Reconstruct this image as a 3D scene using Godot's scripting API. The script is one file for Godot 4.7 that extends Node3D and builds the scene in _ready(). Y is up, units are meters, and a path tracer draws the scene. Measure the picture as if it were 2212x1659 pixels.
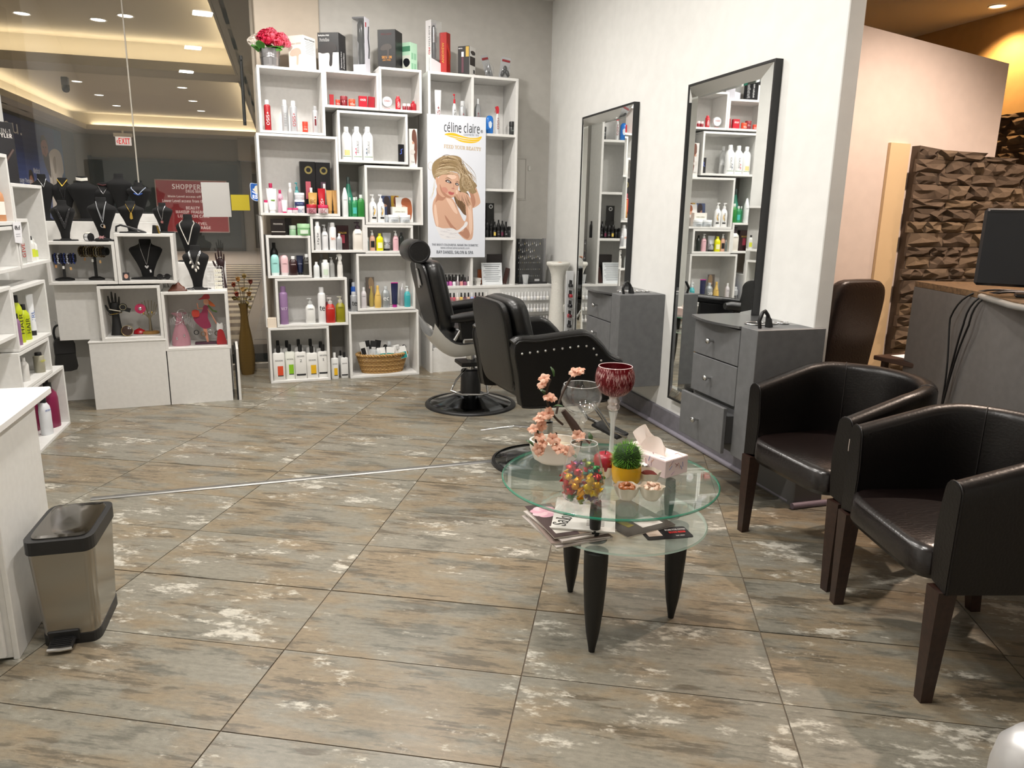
extends Node3D
# A hair salon in a mall: display shelf of products, jewellery cubes by the shop glass, styling stations, waiting chairs and a glass coffee table.

const BACK_TURN := 21.5
const SIDE_TURN := 17.0
var BO := Vector3(-2.003, 0, -5.985)
var RO := Vector3(1.47, 0, -3.55)
var mats := {}
var meshes := {}
var names := {}
var rng := RandomNumberGenerator.new()

# ---------------------------------------------------------------- mesh builder
class MB:
	var v := PackedVector3Array()
	var n := PackedVector3Array()
	var t := PackedVector2Array()
	var ix := PackedInt32Array()
	var xf := Transform3D.IDENTITY

	func at(p: Vector3, rot := Vector3.ZERO, sc := Vector3.ONE) -> MB:
		xf = Transform3D(Basis.from_euler(rot * PI / 180.0).scaled_local(sc), p)
		return self

	func put(p: Vector3, q: Vector3, uv := Vector2.ZERO) -> int:
		v.append(xf * p)
		n.append((xf.basis.inverse().transposed() * q).normalized())
		t.append(uv)
		return v.size() - 1

	# a flat convex polygon, turned to face away from c
	func face(pts: Array, c: Vector3, uvs: Array = []) -> void:
		var q := Vector3.ZERO
		for i in range(1, pts.size() - 1):
			q += (pts[i] - pts[0]).cross(pts[i + 1] - pts[0])
		var m := Vector3.ZERO
		for p in pts:
			m += p
		m /= pts.size()
		var flip: bool = q.dot(m - c) < 0.0
		if flip:
			q = -q
		q = q.normalized()
		var ids := []
		for i in pts.size():
			var uv := Vector2.ZERO
			if uvs.size() > i:
				uv = uvs[i]
			else:
				var p: Vector3 = pts[i]
				if absf(q.y) > 0.7:
					uv = Vector2(p.x, p.z)
				elif absf(q.x) > 0.7:
					uv = Vector2(p.z, -p.y)
				else:
					uv = Vector2(p.x, -p.y)
			ids.append(put(pts[i], q, uv))
		for i in range(1, pts.size() - 1):
			if flip:
				ix.append_array([ids[0], ids[i], ids[i + 1]])
			else:
				ix.append_array([ids[0], ids[i + 1], ids[i]])

	func box(c: Vector3, s: Vector3, b := 0.0) -> MB:
		var h := s * 0.5
		var e := h - Vector3(b, b, b)
		for a in 3:
			var a1 := (a + 1) % 3
			var a2 := (a + 2) % 3
			for sg in [-1.0, 1.0]:
				var pts := []
				for k in [[-1, -1], [1, -1], [1, 1], [-1, 1]]:
					var p := Vector3.ZERO
					p[a] = sg * h[a]
					p[a1] = k[0] * e[a1]
					p[a2] = k[1] * e[a2]
					pts.append(c + p)
				face(pts, c)
			if b > 0.0:
				for s1 in [-1.0, 1.0]:
					for s2 in [-1.0, 1.0]:
						var pts := []
						for k in [[0, -1], [1, -1], [1, 1], [0, 1]]:
							var p := Vector3.ZERO
							p[a1] = s1 * (h[a1] if k[0] == 0 else e[a1])
							p[a2] = s2 * (e[a2] if k[0] == 0 else h[a2])
							p[a] = k[1] * e[a]
							pts.append(c + p)
						face(pts, c)
		if b > 0.0:
			for sx in [-1.0, 1.0]:
				for sy in [-1.0, 1.0]:
					for sz in [-1.0, 1.0]:
						face([c + Vector3(sx * h.x, sy * e.y, sz * e.z), c + Vector3(sx * e.x, sy * h.y, sz * e.z), c + Vector3(sx * e.x, sy * e.y, sz * h.z)], c)
		return self

	# profile points (radius, height); pw > 2 squares the section, kx and kz stretch it
	func lathe(pr: Array, seg := 16, kx := 1.0, kz := 1.0, pw := 2.0) -> MB:
		var np := pr.size()
		var sn := []
		for i in np - 1:
			var d: Vector2 = pr[i + 1] - pr[i]
			sn.append(Vector2(d.y, -d.x).normalized())
		for i in np - 1:
			var na: Vector2 = sn[i]
			var nb: Vector2 = sn[i]
			if i > 0 and sn[i - 1].dot(sn[i]) > 0.55:
				na = (sn[i - 1] + sn[i]).normalized()
			if i < np - 2 and sn[i + 1].dot(sn[i]) > 0.55:
				nb = (sn[i + 1] + sn[i]).normalized()
			var base := v.size()
			for k in seg + 1:
				var an := TAU * k / seg
				var c := cos(an)
				var s := sin(an)
				var ex := 2.0 / pw
				var cx := signf(c) * pow(absf(c), ex)
				var cz := signf(s) * pow(absf(s), ex)
				var gx := signf(c) * pow(absf(c), 2.0 - ex) / kx
				var gz := signf(s) * pow(absf(s), 2.0 - ex) / kz
				var gl := maxf(sqrt(gx * gx + gz * gz), 1e-6)
				for e in 2:
					var p: Vector2 = pr[i + e]
					var q := na if e == 0 else nb
					put(Vector3(cx * p.x * kx, p.y, cz * p.x * kz), Vector3(gx / gl * q.x, q.y, gz / gl * q.x), Vector2(float(k) / seg, p.y))
			for k in seg:
				var a := base + 2 * k
				ix.append_array([a, a + 3, a + 1, a, a + 2, a + 3])
		return self

	# a swept round tube; r is a number or an array of radii
	func tube(pts: Array, r, seg := 8, cap := true) -> MB:
		var np := pts.size()
		var up := Vector3.UP
		var d0: Vector3 = (pts[1] - pts[0]).normalized()
		if absf(d0.dot(up)) > 0.9:
			up = Vector3.RIGHT
		var base := v.size()
		for i in np:
			var d: Vector3 = (pts[mini(i + 1, np - 1)] - pts[maxi(i - 1, 0)])
			if d.length() < 1e-9:
				d = d0
			d = d.normalized()
			var x := (up - d * up.dot(d)).normalized()
			var y := d.cross(x)
			up = x
			var rr: float = r[i] if r is Array else r
			for k in seg + 1:
				var an := TAU * k / seg
				var q := x * cos(an) + y * sin(an)
				put(pts[i] + q * rr, q, Vector2(float(k) / seg, float(i) / np))
		for i in np - 1:
			for k in seg:
				var a := base + i * (seg + 1) + k
				var b := a + seg + 1
				ix.append_array([a, b + 1, a + 1, a, b, b + 1])
		if cap:
			for e in [0, np - 1]:
				var c: Vector3 = pts[e]
				var o: Vector3 = pts[1] if e == 0 else pts[np - 2]
				var ring := []
				for k in seg:
					ring.append(xf.affine_inverse() * v[base + e * (seg + 1) + k])
				face(ring, o + (o - c) * 0.0)
		return self

	# extrude a 2D outline (x, y) along z by d, centred
	func prism(poly: PackedVector2Array, d: float, z0 := 0.0) -> MB:
		var tri := Geometry2D.triangulate_polygon(poly)
		var cw := Geometry2D.is_polygon_clockwise(poly)
		var hz := d * 0.5
		for s in [-1.0, 1.0]:
			var base := v.size()
			for p in poly:
				put(Vector3(p.x, p.y, z0 + s * hz), Vector3(0, 0, s), Vector2(p.x, -p.y))
			for i in range(0, tri.size(), 3):
				var a := tri[i]
				var b := tri[i + 1]
				var c := tri[i + 2]
				var ar := (poly[b] - poly[a]).cross(poly[c] - poly[a])
				if (ar > 0.0) == (s > 0.0):
					ix.append_array([base + a, base + c, base + b])
				else:
					ix.append_array([base + a, base + b, base + c])
		var np := poly.size()
		for i in np:
			var p := poly[i]
			var q := poly[(i + 1) % np]
			var e := q - p
			var nn := Vector3(e.y, -e.x, 0).normalized()
			if cw:
				nn = -nn
			var a := put(Vector3(p.x, p.y, z0 - hz), nn, Vector2(0, 0))
			put(Vector3(q.x, q.y, z0 - hz), nn, Vector2(1, 0))
			put(Vector3(q.x, q.y, z0 + hz), nn, Vector2(1, 1))
			put(Vector3(p.x, p.y, z0 + hz), nn, Vector2(0, 1))
			if cw:
				ix.append_array([a, a + 1, a + 2, a, a + 2, a + 3])
			else:
				ix.append_array([a, a + 2, a + 1, a, a + 3, a + 2])
		return self

	# a surface from a function of (u, v) in 0..1, smooth
	func surf(fn: Callable, nu: int, nv: int, flip := false) -> MB:
		var g := []
		for j in nv + 1:
			for i in nu + 1:
				g.append(fn.call(float(i) / nu, float(j) / nv))
		var base := v.size()
		for j in nv + 1:
			for i in nu + 1:
				var a: Vector3 = g[j * (nu + 1) + mini(i + 1, nu)] - g[j * (nu + 1) + maxi(i - 1, 0)]
				var b: Vector3 = g[mini(j + 1, nv) * (nu + 1) + i] - g[maxi(j - 1, 0) * (nu + 1) + i]
				var q := a.cross(b)
				if q.length() < 1e-12:
					q = Vector3.UP
				q = q.normalized() * (-1.0 if flip else 1.0)
				put(g[j * (nu + 1) + i], q, Vector2(float(i) / nu, float(j) / nv))
		for j in nv:
			for i in nu:
				var a := base + j * (nu + 1) + i
				var b := a + nu + 1
				if flip:
					ix.append_array([a, a + 1, b + 1, a, b + 1, b])
				else:
					ix.append_array([a, b + 1, a + 1, a, b, b + 1])
		return self

	func mesh() -> ArrayMesh:
		var ar := []
		ar.resize(Mesh.ARRAY_MAX)
		ar[Mesh.ARRAY_VERTEX] = v
		ar[Mesh.ARRAY_NORMAL] = n
		ar[Mesh.ARRAY_TEX_UV] = t
		ar[Mesh.ARRAY_INDEX] = ix
		var m := ArrayMesh.new()
		m.add_surface_from_arrays(Mesh.PRIMITIVE_TRIANGLES, ar)
		return m

# ---------------------------------------------------------------- scene helpers
func fb(x: float, y: float, z: float) -> Vector3:
	return BO + Vector3(x, y, z).rotated(Vector3.UP, deg_to_rad(BACK_TURN))

func fr(x: float, y: float, z: float) -> Vector3:
	return RO + Vector3(x, y, z).rotated(Vector3.UP, deg_to_rad(SIDE_TURN))

func numbered(called: String) -> String:
	if not names.has(called):
		names[called] = 0
		return called
	names[called] += 1
	return "%s_%03d" % [called, names[called]]

func thing(called: String, label: String, category: String, at: Vector3, turn := 0.0, group := "") -> Node3D:
	var o := Node3D.new()
	o.name = numbered(called)
	add_child(o)
	o.position = at
	o.rotation_degrees.y = turn
	o.set_meta("label", label)
	o.set_meta("category", category)
	if group != "":
		o.set_meta("group", group)
	return o

func setting(called: String, at := Vector3.ZERO, turn := 0.0) -> Node3D:
	var o := Node3D.new()
	o.name = numbered(called)
	add_child(o)
	o.position = at
	o.rotation_degrees.y = turn
	o.set_meta("kind", "structure")
	return o

func part(parent: Node3D, called: String, mesh, mat: Material, at := Vector3.ZERO, rot := Vector3.ZERO) -> MeshInstance3D:
	var o := MeshInstance3D.new()
	o.mesh = mesh.mesh() if mesh is MB else mesh
	o.material_override = mat
	o.name = called
	o.position = at
	o.rotation_degrees = rot
	o.cast_shadow = GeometryInstance3D.SHADOW_CASTING_SETTING_ON
	parent.add_child(o, true)
	return o

func slab(s: Vector3, b := 0.0) -> ArrayMesh:
	var k := "box%s%s" % [s, b]
	if not meshes.has(k):
		meshes[k] = MB.new().box(Vector3.ZERO, s, b).mesh()
	return meshes[k]

func hexc(c) -> Color:
	return c if c is Color else Color.html(c)

func mat(c, rough := 0.5, metal := 0.0, kw := {}) -> StandardMaterial3D:
	var k := "%s|%s|%s|%s" % [c, rough, metal, kw]
	if mats.has(k):
		return mats[k]
	var m := StandardMaterial3D.new()
	m.albedo_color = hexc(c)
	m.roughness = rough
	m.metallic = metal
	if kw.has("alpha"):
		m.transparency = BaseMaterial3D.TRANSPARENCY_ALPHA
		m.albedo_color.a = kw.alpha
	if kw.has("pane"):
		m.transparency = BaseMaterial3D.TRANSPARENCY_ALPHA
		m.albedo_color.a = kw.pane
	if kw.has("spec"):
		m.metallic_specular = kw.spec
	if kw.has("glow"):
		m.emission_enabled = true
		m.emission = hexc(c)
		m.emission_energy_multiplier = kw.glow
	if kw.has("coat"):
		m.clearcoat_enabled = true
		m.clearcoat = kw.coat
		m.clearcoat_roughness = 0.1
	if kw.has("refract"):
		m.refraction_enabled = true
		m.refraction_scale = kw.refract
	if kw.has("back"):
		m.backlight_enabled = true
		m.backlight = hexc(kw.back)
	if kw.has("rim"):
		m.rim_enabled = true
		m.rim = kw.rim
	if kw.has("noise"):
		grain(m, kw.noise)
	mats[k] = m
	return m

# fine relief and tone from a noise: [frequency, relief in cm, tone strength]
func grain(m: StandardMaterial3D, g: Array) -> void:
	if g[2] > 0.0:
		m.albedo_texture = noise_map(g[2])
	if g[1] > 0.0:
		m.heightmap_enabled = true
		m.heightmap_texture = noise_map(0.0)
		m.heightmap_scale = g[1]
	m.uv1_triplanar = true
	m.uv1_world_triplanar = g.size() > 3
	m.uv1_scale = Vector3.ONE * g[0]

func noise_map(tone: float) -> NoiseTexture2D:
	var k := "noise%s" % tone
	if not meshes.has(k):
		var fn := FastNoiseLite.new()
		fn.seed = 7
		fn.frequency = 0.02
		fn.fractal_octaves = 4
		var tx := NoiseTexture2D.new()
		tx.width = 256
		tx.height = 256
		tx.seamless = true
		tx.noise = fn
		if tone > 0.0:
			var gr := Gradient.new()
			gr.set_color(0, Color(1.0 - tone, 1.0 - tone, 1.0 - tone))
			gr.set_color(1, Color.WHITE)
			tx.color_ramp = gr
		meshes[k] = tx
	return meshes[k]

func v3(x: float, y: float, z: float) -> Vector3:
	return Vector3(x, y, z)

func v2(x: float, y: float) -> Vector2:
	return Vector2(x, y)

var font_plain := SystemFont.new()
var font_bold := SystemFont.new()
var font_serif := SystemFont.new()

# raised lettering fitted to width w and height h (0 keeps the proportion), centred at p, facing +z
func letters(parent: Node3D, s: String, w: float, h: float, m: Material, p: Vector3, rot := Vector3.ZERO, f: Font = null, called := "lettering") -> MeshInstance3D:
	var tm := TextMesh.new()
	tm.text = s
	tm.font = f if f else font_plain
	tm.font_size = 24
	tm.pixel_size = 0.01
	tm.depth = 0.004
	tm.curve_step = 2.0
	var bb := tm.get_aabb()
	var k := w / maxf(bb.size.x, 0.001)
	var kh := k if h <= 0.0 else h / maxf(bb.size.y, 0.001)
	var o := part(parent, called, tm, m, p, rot)
	o.scale = Vector3(k, kh, 0.15)
	var c := bb.get_center()
	o.position = p - o.basis * c
	return o

func circle(r: float, seg := 24, c := Vector2.ZERO, k := Vector2.ONE) -> PackedVector2Array:
	var a := PackedVector2Array()
	for i in seg:
		a.append(c + Vector2(cos(TAU * i / seg), sin(TAU * i / seg)) * r * k)
	return a

# a smooth closed outline through the given points
func smooth(pts: Array, sub := 5) -> PackedVector2Array:
	var a := PackedVector2Array()
	var m := pts.size()
	for i in m:
		for k in sub:
			a.append(pts[i].cubic_interpolate(pts[(i + 1) % m], pts[(i + m - 1) % m], pts[(i + 2) % m], float(k) / sub))
	return a

func rounded(w: float, h: float, r: float, seg := 4) -> PackedVector2Array:
	var a := PackedVector2Array()
	for q in 4:
		var c := Vector2((w * 0.5 - r) * [1, -1, -1, 1][q], (h * 0.5 - r) * [1, 1, -1, -1][q])
		for i in seg + 1:
			var an := PI * 0.5 * (q + float(i) / seg)
			a.append(c + Vector2(cos(an), sin(an)) * r)
	return a

# ---------------------------------------------------------------- pictures painted into images
func fill_poly(im: Image, pts: PackedVector2Array, c: Color) -> void:
	var y0 := 1e9
	var y1 := -1e9
	for p in pts:
		y0 = minf(y0, p.y)
		y1 = maxf(y1, p.y)
	for y in range(maxi(0, int(y0)), mini(im.get_height(), int(y1) + 1)):
		var xs := []
		for i in pts.size():
			var a := pts[i]
			var b := pts[(i + 1) % pts.size()]
			if (a.y <= y + 0.5) != (b.y <= y + 0.5):
				xs.append(a.x + (y + 0.5 - a.y) / (b.y - a.y) * (b.x - a.x))
		xs.sort()
		for i in range(0, xs.size() - 1, 2):
			var xa := maxi(0, int(round(xs[i])))
			var xb := mini(im.get_width(), int(round(xs[i + 1])))
			if xb > xa:
				im.fill_rect(Rect2i(xa, y, xb - xa, 1), c)

func stroke(im: Image, pts: Array, w: float, c: Color) -> void:
	var a := PackedVector2Array()
	var b := PackedVector2Array()
	for i in pts.size():
		var d: Vector2 = (pts[mini(i + 1, pts.size() - 1)] - pts[maxi(i - 1, 0)]).normalized()
		var q := Vector2(-d.y, d.x) * w * 0.5 * (1.0 - 0.75 * absf(2.0 * i / maxf(1.0, pts.size() - 1) - 1.0))
		a.append(pts[i] + q)
		b.append(pts[i] - q)
	b.reverse()
	a.append_array(b)
	fill_poly(im, a, c)

func bend(a: Vector2, b: Vector2, c: Vector2, d: Vector2, k := 10) -> Array:
	var o := []
	for i in k + 1:
		o.append(a.bezier_interpolate(b, c, d, float(i) / k))
	return o

func printed(im: Image, rough := 0.4) -> StandardMaterial3D:
	im.generate_mipmaps()
	var m := StandardMaterial3D.new()
	m.albedo_texture = ImageTexture.create_from_image(im)
	m.roughness = rough
	return m

# a flat sheet facing +z with the picture upright on it
func sheet(w: float, h: float) -> ArrayMesh:
	var b := MB.new()
	var x := w * 0.5
	var y := h * 0.5
	b.face([Vector3(-x, -y, 0), Vector3(x, -y, 0), Vector3(x, y, 0), Vector3(-x, y, 0)], Vector3(0, 0, -1), [Vector2(0, 1), Vector2(1, 1), Vector2(1, 0), Vector2(0, 0)])
	return b.mesh()

# ---------------------------------------------------------------- the scene
func _ready() -> void:
	rng.seed = 21
	font_plain.font_names = ["Droid Sans"]
	font_bold.font_names = ["Droid Sans"]
	font_bold.font_weight = 700
	font_serif.font_names = ["Droid Serif"]
	camera_and_light()
	salon_floor()
	salon_shell()
	mall()
	shop_glass()
	right_room()
	wall_shelves()
	left_shelf()
	jewellery_cubes()
	mirrors_and_stations()
	front_counter()
	barber_chair()
	salon_chair()
	tub_chairs()
	reception()
	coffee_table()
	waste_bin()
	poster()
	shelf_top_boxes()
	products()
	corner_display()
	jewellery()
	station_details()
	table_things()
	small_things()

func camera_and_light() -> void:
	var cam := Camera3D.new()
	cam.name = "camera"
	add_child(cam)
	cam.fov = 2.0 * rad_to_deg(atan(829.5 / 1580.0))
	cam.near = 0.05
	cam.far = 200.0
	var pitch := 0.2301
	var roll := 0.0181
	var f := v3(0, -sin(pitch), -cos(pitch))
	var u := v3(0, cos(pitch), -sin(pitch))
	var r := Vector3.RIGHT
	var r2 := r * cos(roll) + u * sin(roll)
	var u2 := u * cos(roll) - r * sin(roll)
	cam.transform = Transform3D(Basis(r2, u2, -f), v3(0, 1.4365, 0))
	cam.current = true

	var we := WorldEnvironment.new()
	we.name = "environment"
	var e := Environment.new()
	e.background_mode = Environment.BG_COLOR
	e.background_color = Color(0.02, 0.02, 0.02)
	e.tonemap_mode = Environment.TONE_MAPPER_LINEAR
	e.tonemap_exposure = 1.0
	e.sdfgi_enabled = true
	e.ssao_enabled = true
	e.ssil_enabled = true
	we.environment = e
	add_child(we)

	# the salon's own recessed downlights, above the frame
	var k := 0
	for p in [[-2.9, -2.5], [-1.55, -2.5], [-2.9, -0.7], [-1.55, -0.7], [-2.9, 1.1], [-1.55, 1.1]]:
		downlight(fr(p[0], 3.33, p[1]), SIDE_TURN, 0.09, Color(1.0, 0.98, 0.955), 3.6, ["over the barber chair", "over the salon chair", "over the open floor", "over the coffee table", "behind the counter", "behind the camera"][k], "salon ceiling downlights", 0.0)
		k += 1

# a recessed ceiling lamp: trim ring, glowing lens and the light it gives
func downlight(at: Vector3, turn: float, r: float, c: Color, energy: float, where: String, group: String, angle := 68.0) -> void:
	var o := thing("ceiling_downlight", "round recessed ceiling downlight " + where, "light", at, turn, group)
	part(o, "trim_ring", mb_cached("ring%s" % r, func(): return MB.new().lathe([v2(r, -0.001), v2(r * 1.25, -0.012), v2(r * 1.3, -0.001)], 24)), mat("f2f0ec", 0.5))
	part(o, "lens", mb_cached("lens%s" % r, func(): return MB.new().lathe([v2(0, -0.008), v2(r * 1.05, -0.006), v2(r * 1.05, -0.001)], 24)), mat(c, 0.4, 0.0, {"glow": 6.0}))
	if angle == 0.0:
		var al := AreaLight3D.new()
		al.name = "downlight_beam"
		al.light_color = c
		al.light_energy = energy
		al.area_size = v2(r * 2.0, r * 2.0)
		al.area_range = 30.0
		al.area_attenuation = 2.0
		al.shadow_enabled = true
		al.position = v3(0, -0.02, 0)
		al.rotation_degrees = v3(-90, 0, 0)
		o.add_child(al)
		return
	var l := SpotLight3D.new()
	l.name = "downlight_beam"
	l.light_color = c
	l.light_energy = energy
	l.light_size = r
	l.spot_range = 30.0
	l.spot_attenuation = 2.0
	l.spot_angle = angle
	l.spot_angle_attenuation = 0.6
	l.shadow_enabled = true
	l.position = v3(0, -0.02, 0)
	l.rotation_degrees = v3(-90, 0, 0)
	o.add_child(l)

func mb_cached(k: String, f: Callable) -> ArrayMesh:
	if not meshes.has(k):
		meshes[k] = f.call().mesh()
	return meshes[k]

# ---------------------------------------------------------------- floor
func tile_image(sd: int, warm: float, pale: float, dark: float) -> Image:
	var w := 640
	var h := 320
	var a := FastNoiseLite.new()
	a.seed = sd
	a.frequency = 1.0
	a.fractal_octaves = 5
	a.fractal_gain = 0.58
	var b := FastNoiseLite.new()
	b.seed = sd + 100
	b.frequency = 1.0
	b.fractal_octaves = 6
	b.fractal_gain = 0.7
	var g := FastNoiseLite.new()
	g.seed = sd + 200
	g.frequency = 1.0
	g.fractal_octaves = 2
	var data := PackedByteArray()
	data.resize(w * h * 3)
	var grey := v3(131, 127, 115)
	var tan := v3(134, 121, 100)
	var brown := v3(86, 79, 67)
	var slate := v3(93, 91, 82)
	var cream := v3(193, 189, 177)
	var i := 0
	for y in h:
		var fy := y / 320.0
		for x in w:
			var fx := x / 320.0
			var s1 := a.get_noise_2d(fx * 0.8 + 7.0, fy * 2.0)
			var s2 := a.get_noise_2d(fx * 0.9 - 9.0, fy * 17.0 + 5.0)
			var s3 := b.get_noise_2d(fx * 0.9 + 31.0, fy * 3.4 + 9.0)
			var p1 := b.get_noise_2d(fx * 1.1 + 3.0, fy * 2.2)
			var p2 := b.get_noise_2d(fx * 9.0, fy * 22.0 + 20.0)
			var c := grey.lerp(tan, clampf(0.12 + s1 * 2.0 + warm, 0.0, 1.0))
			var d := clampf((s3 * 1.7 + s2 * 1.0 - 0.20 + dark) * 1.5, 0.0, 0.78)
			c = c.lerp(brown if s1 > -0.05 else slate, d)
			c = c.lerp(cream, clampf((p1 * 2.2 + p2 * 0.5 + s2 * 0.25 - 0.46 + pale) * 1.6, 0.0, 0.88))
			c *= 1.0 + p2 * 0.12 + s2 * 0.10 + g.get_noise_2d(x * 0.41, y * 0.41) * 0.07
			data[i] = clampi(int(c.x), 0, 255)
			data[i + 1] = clampi(int(c.y), 0, 255)
			data[i + 2] = clampi(int(c.z), 0, 255)
			i += 3
	return Image.create_from_data(w, h, false, Image.FORMAT_RGB8, data)

func salon_floor() -> void:
	var tm := []
	for i in 9:
		var m := printed(tile_image(11 + i * 17, [0.1, 0.55, -0.15, 0.3, 0.65, 0.0, 0.4, -0.2, 0.2][i], [-0.05, -0.3, 0.1, -0.35, -0.2, 0.16, -0.4, -0.1, 0.0][i], [0.0, 0.0, -0.1, 0.05, 0.0, -0.1, 0.12, 0.02, 0.1][i]), 0.34)
		m.metallic_specular = 0.45
		tm.append(m)
	var o := setting("floor")
	# the salon's outline on the floor
	var reg := PackedVector2Array()
	for p in [fb(2.75, 0, -0.42), fb(0.52, 0, -0.42), fb(0.5, 0, -0.74), fb(-6.0, 0, -0.74), fr(-5.2, 0, 4.0), fr(4.3, 0, 4.0), fr(4.3, 0, -4.4), fr(-0.4, 0, -4.4)]:
		reg.append(v2(p.x, p.z))
	var bed := MB.new()
	var q := PackedVector2Array()
	for p in reg:
		q.append(v2(p.x, -p.y))
	bed.at(v3(0, -0.0535, 0), v3(-90, 0, 0)).prism(q, 0.1)
	part(o, "grout_bed", bed, mat("6b5f52", 0.9))
	var yaw := 0.14776
	var org := v2(-1.4765, -2.69)
	var ax := v2(cos(yaw), sin(yaw))
	var ay := v2(sin(yaw), -cos(yaw))
	var gap := 0.0022
	var count := 0
	for row in range(-9, 14):
		for col in range(-6, 9):
			var c0 := org + ax * (0.8 * col) + ay * (0.401 * row)
			var rect := PackedVector2Array([c0 + ax * gap + ay * gap, c0 + ax * (0.8 - gap) + ay * gap, c0 + ax * (0.8 - gap) + ay * (0.401 - gap), c0 + ax * gap + ay * (0.401 - gap)])
			var mid := c0 + ax * 0.4 + ay * 0.2
			if mid.y > 0.9 or mid.x < -6.0:
				continue
			for piece in Geometry2D.intersect_polygons(rect, reg):
				var v := (col * 7 + row * 5 + (row * row + col * col * 3) % 11 + 90) % 9
				var turn := (col + row * 3 + 60) % 2 == 0
				var b := MB.new()
				var pc := PackedVector2Array(piece)
				var flat: bool = Geometry2D.is_polygon_clockwise(pc)
				if flat:
					pc.reverse()
				var lift := 0.0006 * float((col * 3 + row * 5 + 80) % 3)
				var top := []
				var tuv := []
				for p in pc:
					top.append(v3(p.x - mid.x, lift, p.y - mid.y))
					var d := p - c0
					var uv := v2(d.dot(ax) / 0.8, d.dot(ay) / 0.401)
					tuv.append(Vector2.ONE - uv if turn else uv)
				b.face(top, v3(0, -1, 0), tuv)
				for i in top.size():
					var a: Vector3 = top[i]
					var z: Vector3 = top[(i + 1) % top.size()]
					var dn := v3(0, -0.0036 - lift, 0)
					b.face([a, z, z + dn, a + dn], v3(0, -0.002, 0), [tuv[i], tuv[(i + 1) % top.size()], tuv[(i + 1) % top.size()], tuv[i]])
				part(o, "tile", b, tm[v], v3(mid.x, 0, mid.y))
				count += 1
	# the metal joint strip across the floor
	var s := thing("floor_transition_strip", "narrow silver metal strip running across the tiled floor", "trim", Vector3.ZERO)
	s.set_meta("kind", "structure")
	s.name = "trim_1"
	var p0 := v3(-2.10, 0.003, -3.43)
	var p1 := v3(0.35, 0.003, -4.27)
	var ln := p0.distance_to(p1)
	var st := MB.new().prism(PackedVector2Array([v2(-0.02, 0), v2(0.02, 0), v2(0.013, 0.005), v2(-0.013, 0.005)]), ln)
	var si := part(s, "metal_strip", st, mat("8e8d8a", 0.42, 0.8), (p0 + p1) * 0.5)
	si.rotation.y = atan2(p1.x - p0.x, p1.z - p0.z)

# ---------------------------------------------------------------- salon walls and ceiling
func salon_shell() -> void:
	var white := mat("e9e9e6", 0.55, 0.0, {"noise": [1.3, 0.02, 0.035, 1]})
	var grey := mat("c4c1bb", 0.6, 0.0, {"noise": [1.6, 0.03, 0.05, 1]})
	var o := setting("wall_back", fb(1.6, 1.665, -0.46), BACK_TURN)
	part(o, "plaster", slab(v3(2.2, 3.33, 0.1)), grey)
	o = setting("wall_corner_pier", fb(0.285, 1.665, -0.575), BACK_TURN)
	part(o, "plaster", slab(v3(0.51, 3.33, 0.37), 0.006), mat("c9bcab", 0.6, 0.0, {"noise": [1.6, 0.03, 0.04, 1]}))
	o = setting("wall_right", fr(0.045, 1.665, -2.03), SIDE_TURN)
	part(o, "plaster", slab(v3(0.09, 3.33, 4.06), 0.004), white)
	o = setting("wall_left", fr(-4.40, 1.665, 0.3), SIDE_TURN)
	part(o, "plaster", slab(v3(0.1, 3.33, 7.4)), white)
	o = setting("wall_rear", fr(-0.1, 1.665, 4.05), SIDE_TURN)
	part(o, "plaster", slab(v3(8.6, 3.33, 0.1)), white)
	# ceiling over salon and spa, cut along the shop glass
	var reg := PackedVector2Array()
	for p in [fr(4.3, 0, 4.1), fr(-4.5, 0, 4.1), fr(-4.5, 0, -1.0), fb(-2.6, 0, -0.72), fb(3.0, 0, -0.72), fr(4.3, 0, -4.6)]:
		reg.append(v2(p.x, -p.z))
	o = setting("ceiling", v3(0, 3.39, 0))
	part(o, "plaster", MB.new().at(Vector3.ZERO, v3(-90, 0, 0)).prism(reg, 0.12), mat("e4e2de", 0.7))
	# grey skirting with its rounded foot along the right wall
	o = setting("baseboard_right", fr(-0.012, 0, -1.99), SIDE_TURN)
	part(o, "board", slab(v3(0.024, 0.14, 3.98), 0.003), mat("75737a", 0.5, 0.0, {"noise": [3.0, 0.02, 0.12]}), v3(0, 0.07, 0))
	part(o, "foot_mould", MB.new().tube([v3(-0.018, 0.016, -1.99), v3(-0.018, 0.016, 1.99)], 0.016, 10), mat("86828c", 0.5))
	# grey box at the foot of the wall end with a white cord
	o = setting("trim_wall_end", fr(0.04, 0, -0.16), SIDE_TURN)
	part(o, "base_block", slab(v3(0.17, 0.235, 0.42), 0.003), mat("5c5b5a", 0.55), v3(0, 0.1175, 0))
	part(o, "foot_mould", MB.new().tube([v3(-0.105, 0.016, 0.226), v3(0.10, 0.016, 0.226)], 0.016, 10), mat("857684", 0.5))
	# painted-over service hatch in the back wall
	var h := thing("wall_access_panel", "grey painted access panel in the back wall beside tall shelf", "panel", fb(2.29, 1.75, -0.409), BACK_TURN)
	part(h, "frame", MB.new().box(v3(0, 0.19, 0), v3(0.27, 0.012, 0.01)).box(v3(0, -0.19, 0), v3(0.27, 0.012, 0.01)).box(v3(0.13, 0, 0), v3(0.012, 0.38, 0.01)).box(v3(-0.13, 0, 0), v3(0.012, 0.38, 0.01)), mat("bdbab4", 0.6))
	part(h, "door", slab(v3(0.24, 0.36, 0.006), 0.002), mat("c2bfb9", 0.6))
	part(h, "latch", slab(v3(0.025, 0.045, 0.012), 0.003), mat("cfcdc8", 0.5), v3(0.16, 0.1, 0.004))

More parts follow.
